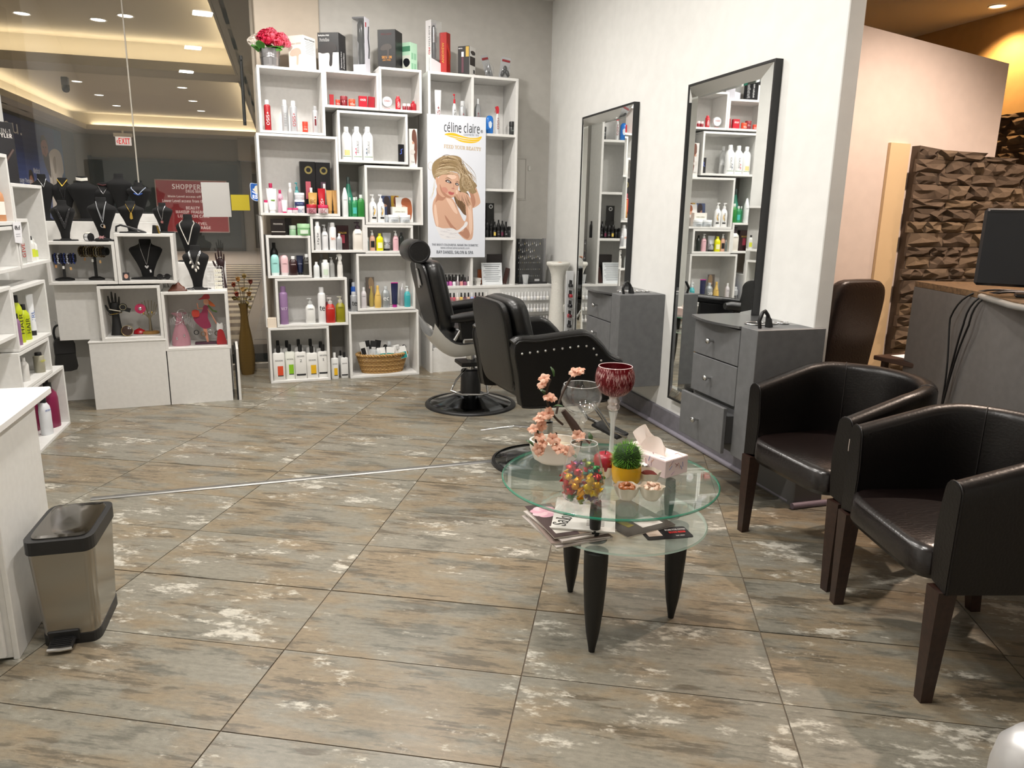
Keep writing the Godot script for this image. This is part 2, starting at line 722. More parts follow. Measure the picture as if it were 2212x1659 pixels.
# ---------------------------------------------------------------- the mall behind the glass (all in the side frame)
func mall() -> void:
	var soff := mat("b9b3a8", 0.7)
	var lid := mat("cfc8bb", 0.75)
	var o := setting("floor_mall", fr(-3.0, -0.05, -15.0), SIDE_TURN)
	part(o, "screed", slab(v3(16.0, 0.1, 19.4)), mat("8d8278", 0.6))
	for i in 38:
		part(o, "paver", slab(v3(5.4, 0.012, 0.30), 0.002), mat("c9bca6" if i % 2 == 0 else "6f655c", 0.3), v3(-2.7, 0.052, 9.5 - 0.31 * i - 0.3))
	for i in 24:
		part(o, "paver", slab(v3(0.9, 0.012, 0.60), 0.002), mat("9b9590", 0.3), v3(0.6, 0.052, 9.4 - 0.61 * i - 0.3))
	# soffit: bands around two raised coves
	o = setting("ceiling_mall", fr(0, 3.6, 0), SIDE_TURN)
	var t := 0.1
	# [x0, x1, z0, z1]
	for b in [[-3.1, 4.0, -24.0, -4.2], [-9.0, -7.95, -24.0, -4.2], [-7.95, -3.1, -11.75, -10.95], [-7.95, -3.1, -24.0, -22.3], [-7.95, -3.1, -4.6, -4.2]]:
		part(o, "soffit", slab(v3(b[1] - b[0], t, b[3] - b[2])), soff, v3((b[0] + b[1]) * 0.5, t * 0.5, (b[2] + b[3]) * 0.5))
	part(o, "cove_lid", slab(v3(5.8, 0.06, 20.0)), lid, v3(-5.5, 0.5, -13.7))
	for b in [[-3.0, -3.05, -24, -4.2], [-8.3, -8.35, -24, -4.2]]:
		part(o, "cove_side", slab(v3(0.05, 0.5, 19.8)), lid, v3(b[0], 0.25, -14.1))
	for z in [-11.35, -22.5, -4.45]:
		part(o, "cove_side", slab(v3(5.3, 0.4, 0.05)), lid, v3(-5.65, 0.3, z))
	# upstand lips that hide the cove lamps
	for b in [[-5.5, -10.95, 4.8, 0.03], [-5.5, -11.75, 4.8, 0.03], [-5.5, -22.3, 4.8, 0.03]]:
		part(o, "cove_lip", slab(v3(b[2], 0.14, 0.03)), soff, v3(b[0], 0.07, b[1]))
	for x in [-3.12, -7.93]:
		part(o, "cove_lip", slab(v3(0.03, 0.14, 17.0)), soff, v3(x, 0.07, -13.8))
	# cove lamps
	var k := 0
	for b in [[-5.5, -11.1, 4.6, 0.05], [-5.5, -11.6, 4.6, 0.05], [-5.5, -22.42, 4.6, 0.05], [-3.07, -8.0, 0.04, 6.0], [-3.07, -17.0, 0.04, 10.0], [-8.1, -17.0, 0.05, 10.0], [-8.1, -8.0, 0.05, 6.0]]:
		var c := thing("cove_lamp", "warm white strip lamp glowing inside the mall ceiling cove, " + ["before the crossbeam", "behind the crossbeam", "along the far edge", "near the right edge, front cove", "along the right edge, rear cove", "along the left edge, rear cove", "along the left edge, front cove"][k], "light", fr(b[0], 3.72, b[1]), SIDE_TURN, "mall cove lamps")
		part(c, "strip", slab(v3(b[2], 0.02, b[3])), mat("fff0d2", 0.5, 0.0, {"glow": 1.6}))
		var l := AreaLight3D.new()
		l.name = "cove_glow"
		l.light_color = Color(1.0, 0.92, 0.76)
		l.area_size = v2(b[2], b[3])
		l.light_energy = 0.28 * maxf(b[2], b[3])
		l.area_range = 40.0
		l.shadow_enabled = true
		l.position = v3(0, 0.015, 0)
		l.rotation_degrees = v3(90, 0, 0)
		c.add_child(l)
		k += 1
	k = 0
	for p in [[-5.89, -9.88], [-4.92, -9.88], [-4.49, -9.48], [-6.68, -16.17], [-6.68, -18.23], [-6.68, -20.23], [-4.55, -16.14], [-4.57, -18.37], [-4.58, -20.41]]:
		downlight(fr(p[0], 4.07, p[1]), SIDE_TURN, 0.09, Color(1.0, 0.97, 0.92), 9.0, "in the mall ceiling, " + ["front left", "front middle", "front right", "rear left row, nearest", "rear left row, middle", "rear left row, farthest", "rear right row, nearest", "rear right row, middle", "rear right row, farthest"][k], "mall ceiling downlights", 60.0)
		k += 1
	var cam := thing("security_camera", "small dark dome security camera hanging under the mall ceiling", "camera", fr(-6.8, 4.07, -15.7), SIDE_TURN)
	part(cam, "mount", slab(v3(0.13, 0.16, 0.13), 0.01), mat("4a4744", 0.5), v3(0, -0.08, 0))
	part(cam, "dome", MB.new().lathe([v2(0, -0.31), v2(0.05, -0.295), v2(0.078, -0.25), v2(0.08, -0.16)], 16), mat("1c1b1b", 0.15))
	# walls of the mall
	o = setting("wall_mall_left", fr(-8.75, 1.8, -14.0), SIDE_TURN)
	part(o, "panel", slab(v3(0.2, 3.6, 20.0)), mat("6a6560", 0.6))
	o = setting("wall_mall_far", fr(-2.5, 1.8, -24.0), SIDE_TURN)
	part(o, "panel", slab(v3(13.0, 3.6, 0.3)), mat("8a8075", 0.7))
	o = setting("wall_mall_right", fr(4.1, 1.8, -14.0), SIDE_TURN)
	part(o, "panel", slab(v3(0.2, 3.6, 20.0)), mat("8a8075", 0.7))
	# shuttered storefront across the hall: dark glass in a frame
	o = setting("window_1", fr(-6.05, 0, -23.82), SIDE_TURN)
	part(o, "pane", slab(v3(4.3, 2.75, 0.03)), mat("3f4346", 0.12), v3(0, 1.45, 0))
	for x in [-2.2, 2.2]:
		part(o, "frame", slab(v3(0.1, 2.95, 0.08)), mat("3a3532", 0.4), v3(x, 1.48, 0))
	for y in [0.06, 2.86]:
		part(o, "frame", slab(v3(4.5, 0.1, 0.08)), mat("3a3532", 0.4), v3(0, y, 0))
	# bank front with doors at the right
	o = setting("window_2", fr(-2.2, 0, -23.8), SIDE_TURN)
	part(o, "pane", slab(v3(2.6, 2.5, 0.03)), mat("4a4038", 0.15), v3(0, 1.3, 0))
	for x in [-1.3, -0.62, 0.05, 0.72, 1.3]:
		part(o, "frame", slab(v3(0.07, 2.6, 0.08)), mat("8d8377", 0.35, 0.4), v3(x, 1.3, 0))
	for y in [0.05, 2.62]:
		part(o, "frame", slab(v3(2.7, 0.12, 0.08)), mat("8d8377", 0.35, 0.4), v3(0, y, 0))
	part(o, "lower_panel", slab(v3(0.6, 0.75, 0.04)), mat("2c3c6c", 0.4), v3(-0.29, 0.55, 0.02))
	# curved bulkhead over the bank
	o = setting("trim_bulkhead", fr(-2.6, 0, -22.9), SIDE_TURN)
	var arc := PackedVector2Array()
	for i in 13:
		var a := PI * 0.5 * i / 12.0
		arc.append(v2(-1.6 * cos(a) + 0.4, 1.0 - 1.0 * sin(a)))
	arc.append(v2(2.5, 0.0))
	arc.append(v2(2.5, 1.0))
	var bk := PackedVector2Array()
	for p in arc:
		bk.append(v2(p.x, p.y - 1.0))
	part(o, "fascia", MB.new().at(v3(0, 3.25, 0), v3(90, 0, 0)).prism(bk, 0.7), mat("9a9084", 0.7))
	# exit sign
	var s := thing("exit_sign", "white exit sign with red letters hanging from the mall ceiling", "sign", fr(-6.95, 3.2, -22.2), SIDE_TURN)
	part(s, "bracket", slab(v3(0.5, 0.1, 0.1), 0.005), mat("d8d3ca", 0.5), v3(0, 0.27, 0))
	part(s, "hanger", slab(v3(0.05, 0.12, 0.03)), mat("d8d3ca", 0.5), v3(0, 0.34, 0))
	part(s, "face_plate", slab(v3(0.42, 0.24, 0.06), 0.004), mat("efe6e0", 0.4, 0.0, {"glow": 0.5}), v3(0, 0.1, 0))
	letters(s, "‹EXIT", 0.36, 0.17, mat("d8262c", 0.5, 0.0, {"glow": 0.6}), v3(0, 0.1, 0.034), Vector3.ZERO, font_bold)
	# bank signs
	s = thing("bank_shield_sign", "blue lit shield sign with white letters on the bank front", "sign", fr(-3.35, 1.95, -23.72), SIDE_TURN)
	part(s, "shield", MB.new().prism(smooth([v2(-0.16, 0.26), v2(0, 0.262), v2(0.16, 0.26), v2(0.165, 0.0), v2(0.15, -0.19), v2(0, -0.27), v2(-0.15, -0.19), v2(-0.165, 0.0)]), 0.05), mat("0f5fb8", 0.4, 0.0, {"glow": 0.9}))
	part(s, "border", MB.new().prism(smooth([v2(-0.18, 0.28), v2(0, 0.282), v2(0.18, 0.28), v2(0.185, 0.0), v2(0.17, -0.2), v2(0, -0.29), v2(-0.17, -0.2), v2(-0.185, 0.0)]), 0.03), mat("dfeaf6", 0.4, 0.0, {"glow": 0.7}), v3(0, 0, -0.015))
	letters(s, "RBC", 0.25, 0.13, mat("ffffff", 0.4, 0.0, {"glow": 1.2}), v3(0, -0.15, 0.03), Vector3.ZERO, font_bold)
	part(s, "emblem", MB.new().prism(smooth([v2(-0.02, 0.2), v2(0.07, 0.21), v2(0.11, 0.13), v2(0.06, 0.07), v2(0.1, 0.0), v2(0.02, -0.04), v2(-0.05, 0.02), v2(-0.11, 0.1), v2(-0.06, 0.12)]), 0.02), mat("f4ead0", 0.4, 0.0, {"glow": 1.0}), v3(0, 0, 0.03))
	part(s, "stripe", MB.new().prism(PackedVector2Array([v2(-0.13, 0.04), v2(-0.13, 0.0), v2(0.02, -0.08), v2(0.05, -0.06)]), 0.02), mat("ffffff", 0.4, 0.0, {"glow": 1.0}), v3(0, 0, 0.03))
	s = thing("meeting_sign", "glowing blue lettering beside the blue shield sign on bank front", "sign", fr(-2.0, 1.93, -23.72), SIDE_TURN)
	letters(s, "meeting", 1.72, 0.50, mat("2f7cf0", 0.4, 0.0, {"glow": 2.0}), Vector3.ZERO, Vector3.ZERO, font_bold)
	part(s, "yellow_arc", MB.new().tube(bend3(v3(-0.42, 0.24, 0), v3(-0.3, 0.36, 0), v3(-0.1, 0.36, 0), v3(0.0, 0.24, 0)), 0.035, 6), mat("f2d23c", 0.4, 0.0, {"glow": 1.6}))
	# red drugstore notice
	s = thing("drugstore_notice", "red drugstore notice with white text on the dark storefront", "sign", fr(-5.35, 1.45, -23.72), SIDE_TURN)
	part(s, "board", slab(v3(2.12, 1.66, 0.04), 0.005), mat("a5202c", 0.5, 0.0, {"glow": 0.12}))
	part(s, "border", MB.new().box(v3(0, 0.82, 0), v3(2.16, 0.03, 0.05)).box(v3(0, -0.82, 0), v3(2.16, 0.03, 0.05)).box(v3(1.07, 0, 0), v3(0.03, 1.66, 0.05)).box(v3(-1.07, 0, 0), v3(0.03, 1.66, 0.05)), mat("d9b9b4", 0.5))
	var wt := mat("f3dedb", 0.5, 0.0, {"glow": 0.25})
	letters(s, "SHOPPERS", 0.95, 0.16, wt, v3(-0.1, 0.62, 0.025), Vector3.ZERO, font_bold)
	letters(s, "DRUG MART", 0.55, 0.09, wt, v3(0.1, 0.48, 0.025), Vector3.ZERO, font_bold)
	part(s, "roundel", MB.new().prism(circle(0.11, 20), 0.01), mat("8fb0c4", 0.5), v3(0.56, 0.58, 0.025))
	var ty := [0.3, 0.17, -0.05, -0.18, -0.31, -0.55, -0.68]
	var ts := ["Main Level access off Yonge St.", "Lower Level access from the Concourse", "BEAUTY", "MAKEUP  FRAGRANCE", "LUXE SKIN CARE", "LOWER LEVEL", "LEVEL 1 STORAGE"]
	for i in 7:
		letters(s, ts[i], [1.45, 1.8, 0.42, 1.05, 0.95, 0.8, 1.0][i], 0.095, wt, v3(0, ty[i], 0.025), Vector3.ZERO, font_bold)
	mall_advert()

func bend3(a: Vector3, b: Vector3, c: Vector3, d: Vector3, k := 10) -> Array:
	var o := []
	for i in k + 1:
		o.append(a.bezier_interpolate(b, c, d, float(i) / k))
	return o

# the large blue advertisement along the mall's left wall
func mall_advert() -> void:
	var im := Image.create(1024, 512, false, Image.FORMAT_RGB8)
	im.fill(Color("3d4c80"))
	for i in 40:
		im.fill_rect(Rect2i(0, i * 13, 1024, 6), Color("3a487a") if i % 2 == 0 else Color("405086"))
	# a man with a dark beard in a white top, a small second portrait, and a blue and red field
	fill_poly(im, PackedVector2Array([v2(940, 0), v2(1024, 0), v2(1024, 512), v2(965, 512), v2(930, 250)]), Color("2c5286"))
	fill_poly(im, smooth([v2(848, 190), v2(875, 120), v2(940, 92), v2(1000, 110), v2(1012, 190), v2(985, 230), v2(1000, 330), v2(1000, 512), v2(850, 512), v2(856, 300)]), Color("d4cfca"))
	fill_poly(im, smooth([v2(905, 150), v2(935, 130), v2(930, 200), v2(912, 205)]), Color("a8a098"))
	fill_poly(im, smooth([v2(880, 190), v2(895, 260), v2(890, 330), v2(878, 260)]), Color("b4aca4"))
	fill_poly(im, smooth([v2(802, 92), v2(812, 56), v2(840, 48), v2(864, 66), v2(870, 120), v2(866, 180), v2(842, 196), v2(816, 160)]), Color("946350"))
	fill_poly(im, smooth([v2(812, 132), v2(840, 140), v2(868, 118), v2(872, 175), v2(868, 232), v2(846, 216), v2(822, 178)]), Color("3a2a26"))
	fill_poly(im, smooth([v2(802, 84), v2(814, 50), v2(842, 42), v2(868, 62), v2(872, 92), v2(850, 64), v2(822, 68)]), Color("3f2c27"))
	for e in [v2(824, 98), v2(848, 96)]:
		fill_poly(im, circle(5, 10, e, v2(1.0, 0.9)), Color("2a1e1c"))
	fill_poly(im, smooth([v2(832, 104), v2(838, 100), v2(842, 128), v2(832, 130)]), Color("7d5242"))
	fill_poly(im, smooth([v2(980, 330), v2(1024, 300), v2(1024, 512), v2(970, 512)]), Color("a33a44"))
	fill_poly(im, smooth([v2(660, 260), v2(668, 226), v2(686, 222), v2(698, 250), v2(698, 300), v2(680, 318), v2(664, 296)]), Color("8f6654"))
	fill_poly(im, smooth([v2(658, 258), v2(664, 218), v2(688, 212), v2(702, 240), v2(698, 258), v2(682, 234), v2(668, 240)]), Color("2b2422"))
	var s := thing("mall_advertisement", "large blue wall advertisement with bearded man in white in the mall", "poster", fr(-8.635, 2.02, -17.6), SIDE_TURN)
	part(s, "print", sheet(9.4, 2.95), printed(im, 0.5), v3(0.022, 0, 0), v3(0, 90, 0))
	part(s, "backing", slab(v3(0.04, 2.98, 9.45), 0.004), mat("2d3757", 0.5))
	letters(s, "in you.", 2.6, 0.40, mat("e8eaf2", 0.5), v3(0.03, 1.17, 0.11), v3(0, 90, 0))
	letters(s, "Medical", 0.5, 0.14, mat("d5d9e8", 0.5), v3(0.03, 0.26, -2.0), v3(0, 90, 0))
	letters(s, "Massage Therapy", 1.2, 0.15, mat("d5d9e8", 0.5), v3(0.03, -0.03, -0.95), v3(0, 90, 0))

# ---------------------------------------------------------------- shop glass
func shop_glass() -> void:
	var gm := mat("9fb0aa", 0.0, 0.0, {"pane": 0.02})
	var o := setting("window_3", fb(0, 0, -0.7), BACK_TURN)
	var seam := -0.94
	part(o, "pane", slab(v3(0.95, 3.2, 0.012)), gm, v3(-0.46, 1.65, 0))
	part(o, "pane", slab(v3(2.4, 3.2, 0.012)), gm, v3(seam - 0.006 - 1.2, 1.65, 0))
	part(o, "seam", slab(v3(0.010, 3.2, 0.016)), mat("b8b2a6", 0.4), v3(seam, 1.65, 0))
	part(o, "bottom_rail", slab(v3(4.1, 0.05, 0.05), 0.004), mat("a9a49b", 0.3, 0.7), v3(-2.03, 0.025, 0))
	part(o, "top_rail", slab(v3(4.1, 0.08, 0.06), 0.004), mat("a9a49b", 0.3, 0.7), v3(-2.03, 3.29, 0))
	part(o, "edge_channel", slab(v3(0.03, 3.24, 0.04), 0.003), mat("b3a999", 0.4), v3(0.025, 1.65, 0.02))
	# pull handle bar outside
	var h := thing("door_pull_bar", "long black vertical pull bar fixed on the shop glass beside the pier", "handle", fb(-0.075, 2.41, -0.752), BACK_TURN)
	part(h, "bar", MB.new().tube([v3(0, -0.28, 0), v3(0, 0.28, 0)], 0.014, 10), mat("26262a", 0.35))
	for y in [0.25, -0.25]:
		part(h, "standoff", MB.new().tube([v3(0, y, 0), v3(0, y, 0.046)], 0.009, 8), mat("26262a", 0.35))
	# papers taped on the glass
	var pz := -0.69
	var s := thing("white_paper_notice", "blank white paper sheet taped on the shop glass", "paper", fb(-0.349, 1.50, pz), BACK_TURN)
	part(s, "sheet", slab(v3(0.225, 0.29, 0.002)), mat("d7d5d2", 0.7), Vector3.ZERO, v3(0, 0, 1))
	s = thing("yellow_paper_notice", "small yellow paper sheet taped on glass beside white sheet", "paper", fb(-0.155, 1.48, pz), BACK_TURN)
	part(s, "sheet", slab(v3(0.15, 0.133, 0.002)), mat("ddc936", 0.7), Vector3.ZERO, v3(0, 0, 1))

# ---------------------------------------------------------------- the spa corner at the right
func right_room() -> void:
	var ochre := mat("c9a873", 0.65, 0.0, {"noise": [1.5, 0.02, 0.05, 1]})
	var o := setting("wall_spa", fr(4.11, 1.665, -1.6), SIDE_TURN)
	part(o, "plaster", slab(v3(0.1, 3.33, 6.0)), ochre)
	o = setting("wall_spa_back", fr(2.2, 1.665, -4.25), SIDE_TURN)
	part(o, "plaster", slab(v3(4.2, 3.33, 0.1)), ochre)
	# pale partition with a slanting top
	var px := v3(1.9, 0, -4.6)
	o = setting("wall_partition", px, 23.0)
	part(o, "plaster", MB.new().prism(PackedVector2Array([v2(-0.35, 0), v2(1.46, 0), v2(1.435, 2.445), v2(-0.35, 2.575)]), 0.07, -0.035), mat("e0d2ca", 0.6, 0.0, {"noise": [1.5, 0.02, 0.04, 1]}))
	part(o, "side_return", slab(v3(0.17, 1.90, 0.02)), mat("dcc29a", 0.6), v3(0.53, 0.95, 0.012))
	stone_wall(px)
	downlight(fr(3.79, 3.33, -2.67), SIDE_TURN, 0.06, Color(1.0, 0.80, 0.56), 4.0, "near the ochre wall at the right", "spa downlights", 60.0)
	downlight(fr(1.25, 3.33, 0.15), SIDE_TURN, 0.06, Color(1.0, 0.90, 0.82), 10.0, "above the pale partition", "spa downlights", 60.0)
	downlight(fr(3.3, 3.33, 0.2), SIDE_TURN, 0.06, Color(1.0, 0.88, 0.78), 6.0, "above the reception desk", "spa downlights", 60.0)
	# carved picture on the ochre wall
	var s := thing("carved_wall_plaque", "narrow dark carved plaque on the ochre wall behind partition", "plaque", fr(4.05, 1.72, -3.2), SIDE_TURN)
	part(s, "board", slab(v3(0.02, 0.62, 0.22), 0.003), mat("5d4c38", 0.6))
	part(s, "ring", MB.new().at(v3(-0.012, 0.15, 0), v3(0, 0, 90)).lathe([v2(0.05, 0), v2(0.06, 0.006), v2(0.07, 0)], 20), mat("b09668", 0.5))
	part(s, "ring", MB.new().at(v3(-0.012, 0.15, 0), v3(0, 0, 90)).lathe([v2(0.02, 0), v2(0.026, 0.006), v2(0.033, 0)], 20), mat("b09668", 0.5))

func stone_mesh(sd: int, w: float, h: float, d: float) -> MB:
	var r := RandomNumberGenerator.new()
	r.seed = sd
	var nx := 4
	var ny := 3
	var g := []
	for j in ny + 1:
		for i in nx + 1:
			var edge: bool = i == 0 or j == 0 or i == nx or j == ny
			var x := (float(i) / nx - 0.5) * w + (0.0 if i == 0 or i == nx else r.randf_range(-0.4, 0.4) * w / nx)
			var y := (float(j) / ny - 0.5) * h + (0.0 if j == 0 or j == ny else r.randf_range(-0.4, 0.4) * h / ny)
			var z := d * (r.randf_range(0.25, 0.6) if edge else r.randf_range(0.6, 1.15))
			if j == ny:
				z = d * r.randf_range(0.5, 1.0)
			g.append(v3(x, y, z))
	var b := MB.new()
	for j in ny:
		for i in nx:
			var a: Vector3 = g[j * (nx + 1) + i]
			var c: Vector3 = g[j * (nx + 1) + i + 1]
			var e: Vector3 = g[(j + 1) * (nx + 1) + i + 1]
			var f: Vector3 = g[(j + 1) * (nx + 1) + i]
			var ctr := v3(0, 0, -1)
			if r.randf() < 0.5:
				b.face([a, c, e], ctr)
				b.face([a, e, f], ctr)
			else:
				b.face([a, c, f], ctr)
				b.face([c, e, f], ctr)
	var hw := w * 0.5
	var hh := h * 0.5
	for i in nx:
		var a: Vector3 = g[i]
		var c: Vector3 = g[i + 1]
		b.face([a, c, v3(c.x, -hh, 0), v3(a.x, -hh, 0)], Vector3.ZERO)
		a = g[ny * (nx + 1) + i]
		c = g[ny * (nx + 1) + i + 1]
		b.face([a, c, v3(c.x, hh, 0), v3(a.x, hh, 0)], Vector3.ZERO)
	for j in ny:
		var a: Vector3 = g[j * (nx + 1)]
		var c: Vector3 = g[(j + 1) * (nx + 1)]
		b.face([a, c, v3(-hw, c.y, 0), v3(-hw, a.y, 0)], Vector3.ZERO)
		a = g[j * (nx + 1) + nx]
		c = g[(j + 1) * (nx + 1) + nx]
		b.face([a, c, v3(hw, c.y, 0), v3(hw, a.y, 0)], Vector3.ZERO)
	return b

func stone_wall(px: Vector3) -> void:
	var cols := [mat("8f7a66", 0.85, 0.0, {"noise": [9.0, 0.5, 0.25]}), mat("9c866e", 0.85, 0.0, {"noise": [9.0, 0.5, 0.25]}), mat("7f6c5a", 0.85, 0.0, {"noise": [9.0, 0.5, 0.25]}), mat("a58d70", 0.85, 0.0, {"noise": [9.0, 0.5, 0.25]})]
	for wall in 2:
		var o: Node3D
		var r := RandomNumberGenerator.new()
		r.seed = 5 + wall
		if wall == 0:
			o = setting("wall_stone", px, 23.0)
		else:
			o = setting("wall_stone_side", fr(4.05, 0, -2.25), SIDE_TURN - 90.0)
		var x0 := 0.645 if wall == 0 else -0.6
		var x1 := 2.2 if wall == 0 else 0.8
		part(o, "core", MB.new().prism(PackedVector2Array([v2(x0 + 0.01, 0.0), v2(x1, 0.0), v2(x1, 1.77 if wall == 0 else 2.35), v2(x0 + 0.01, 1.89 if wall == 0 else 2.35)]), 0.08, 0.02), mat("5a4c40", 0.9))
		var y := 0.45
		var row := 0
		while y < 2.4:
			var h: float = [0.072, 0.09, 0.06, 0.08][(row * 3 + wall) % 4]
			var x := x0 + r.randf_range(-0.02, 0.015)
			while x < x1:
				var w := r.randf_range(0.13, 0.34)
				var top := 1.915 - 0.09 * (x + w * 0.5 - x0) if wall == 0 else 2.4
				if y + h * 0.5 < top:
					var k := r.randi_range(0, 15)
					var d := r.randf_range(0.03, 0.055)
					var hh := minf(h, top - y)
					var key := "stone%d" % k
					if not meshes.has(key):
						meshes[key] = stone_mesh(k + 40, 1.0, 1.0, 1.0).mesh()
					var s := part(o, "stone", meshes[key], cols[r.randi_range(0, 3)], v3(x + w * 0.5, y + hh * 0.5, 0.055))
					s.scale = v3(w - 0.003, hh - 0.003, d)
				x += w
			y += h
			row += 1

# ---------------------------------------------------------------- white cube shelving
# an open box seen from +z: x0..x1, y0..y1 in its frame, front at z = 0
func cube(o: Node3D, x0: float, x1: float, y0: float, y1: float, d: float, m: Material, th := 0.02, floor_only := false) -> void:
	var w := x1 - x0
	var h := y1 - y0
	var cx := (x0 + x1) * 0.5
	var cy := (y0 + y1) * 0.5
	part(o, "bottom_panel", slab(v3(w, th, d), 0.0015), m, v3(cx, y0 + th * 0.5, -d * 0.5))
	part(o, "top_panel", slab(v3(w, th, d), 0.0015), m, v3(cx, y1 - th * 0.5, -d * 0.5))
	part(o, "side_panel", slab(v3(th, h - 2 * th, d), 0.0015), m, v3(x0 + th * 0.5, cy, -d * 0.5))
	part(o, "side_panel", slab(v3(th, h - 2 * th, d), 0.0015), m, v3(x1 - th * 0.5, cy, -d * 0.5))
	part(o, "back_panel", slab(v3(w - 2 * th, h - 2 * th, 0.008)), m, v3(cx, cy, -d + 0.005))

func wall_shelves() -> void:
	var wm := mat("e6e5e2", 0.42, 0.0, {"noise": [4.0, 0.01, 0.03]})
	var g := "white cube boxes of the product wall"
	var D := 0.30
	# [x0, x1, y0, y1, label]
	var c := [
		[0.006, 0.508, 2.010, 2.503, "white open shelf box holding red and silver spray cans, top left"],
		[0.508, 0.944, 2.229, 2.513, "white open shelf box with red jars and boxes, top middle"],
		[0.946, 1.301, 2.229, 2.568, "white open shelf box with white round tin, top right"],
		[0.602, 1.178, 1.814, 2.214, "white open shelf box holding three tall white litre bottles"],
		[-0.026, 0.600, 1.381, 2.008, "large white open shelf box crowded with tubes, jars and black boxes"],
		[0.809, 1.302, 1.316, 1.798, "white open shelf box holding white pump bottles and hair cards"],
		[0.356, 0.800, 1.085, 1.379, "white open shelf box with cream pump bottle and white spray cans"],
		[0.004, 0.350, 0.880, 1.224, "white open shelf box with aqua and pink oval bottles"],
		[0.800, 1.212, 1.078, 1.314, "white open shelf box with a bright yellow bottle"],
		[0.720, 1.225, 0.590, 1.076, "white open shelf box with gold bottles and magenta tube"],
		[0.054, 0.636, 0.474, 0.877, "white open shelf box with purple can and red pump bottle"],
		[-0.022, 0.470, 0.0, 0.472, "white open shelf box on floor full of white litre bottles"],
		[0.640, 1.252, 0.0, 0.585, "white open shelf box on floor holding the wicker basket"],
	]
	for a in c:
		var o := thing("shelf_box", a[4], "shelf", fb(0, 0, 0), BACK_TURN, g)
		cube(o, a[0], a[1], a[2] + 0.0005, a[3] - 0.0005, D, wm)
	# filler boards between boxes
	var o := thing("shelf_side_board", "tall white board closing the left side of the shelf wall", "board", fb(-0.012, 0.4725, -0.15), BACK_TURN)
	part(o, "board", slab(v3(0.018, 0.90, 0.28), 0.001), wm, v3(-0.011, 0.453, -0.01))
	o = thing("shelf_end_board", "narrow white step block at the left edge of shelf wall", "board", fb(0.014, 0.4725, 0), BACK_TURN)
	part(o, "block", slab(v3(0.072, 0.08, 0.06), 0.001), mat("e6d8c6", 0.5), v3(0, 0.04, -0.04))
	# right-hand unit
	o = thing("tall_bookcase", "tall white bookcase with divider behind the large poster", "shelf", fb(0, 0, 0), BACK_TURN)
	var x0 := 1.360
	var x1 := 2.172
	var zf := -0.02
	var d := 0.32
	part(o, "side_panel", slab(v3(0.022, 2.57 - 0.02, d), 0.0015), wm, v3(x0 + 0.011, 1.275, zf - d * 0.5))
	part(o, "side_panel", slab(v3(0.022, 2.57 - 0.785, d), 0.0015), wm, v3(x1 - 0.011, 0.785 + (2.55 - 0.785) * 0.5, zf - d * 0.5))
	part(o, "divider", slab(v3(0.022, 2.55 - 0.785, d), 0.0015), wm, v3(1.752, 0.785 + (2.55 - 0.785) * 0.5, zf - d * 0.5))
	part(o, "top_panel", slab(v3(x1 - x0, 0.022, d), 0.0015), wm, v3((x0 + x1) * 0.5, 2.56, zf - d * 0.5))
	part(o, "back_panel", slab(v3(x1 - x0 - 0.05, 1.75, 0.008)), wm, v3((x0 + x1) * 0.5, 1.67, zf - d + 0.006))
	for y in [2.106, 1.640, 1.214]:
		part(o, "shelf_board", slab(v3(0.366, 0.022, d - 0.01), 0.0015), wm, v3(1.5675, y - 0.011, zf - d * 0.5))
		part(o, "shelf_board", slab(v3(0.394, 0.022, d - 0.01), 0.0015), wm, v3(1.9575, y - 0.011, zf - d * 0.5))
	# base counter under it, wider to the right
	o = thing("nail_counter", "long low white counter under the bookcase with polish racks", "counter", fb(0, 0, 0), BACK_TURN)
	part(o, "top_panel", slab(v3(1.17, 0.022, 0.34), 0.0015), wm, v3(1.97, 0.774, zf - 0.165))
	part(o, "front_panel", slab(v3(1.17, 0.26, 0.02), 0.0015), wm, v3(1.97, 0.632, zf - 0.012))
	part(o, "lower_panel", slab(v3(1.17, 0.20, 0.02), 0.0015), wm, v3(1.97, 0.10, zf - 0.03))
	part(o, "shelf_board", slab(v3(1.15, 0.02, 0.29), 0.0015), wm, v3(1.97, 0.21, zf - 0.165))
	part(o, "back_panel", slab(v3(1.17, 0.76, 0.012)), wm, v3(1.97, 0.382, zf - 0.33))
	part(o, "end_panel", slab(v3(0.02, 0.762, 0.32), 0.0015), wm, v3(2.545, 0.381, zf - 0.165))

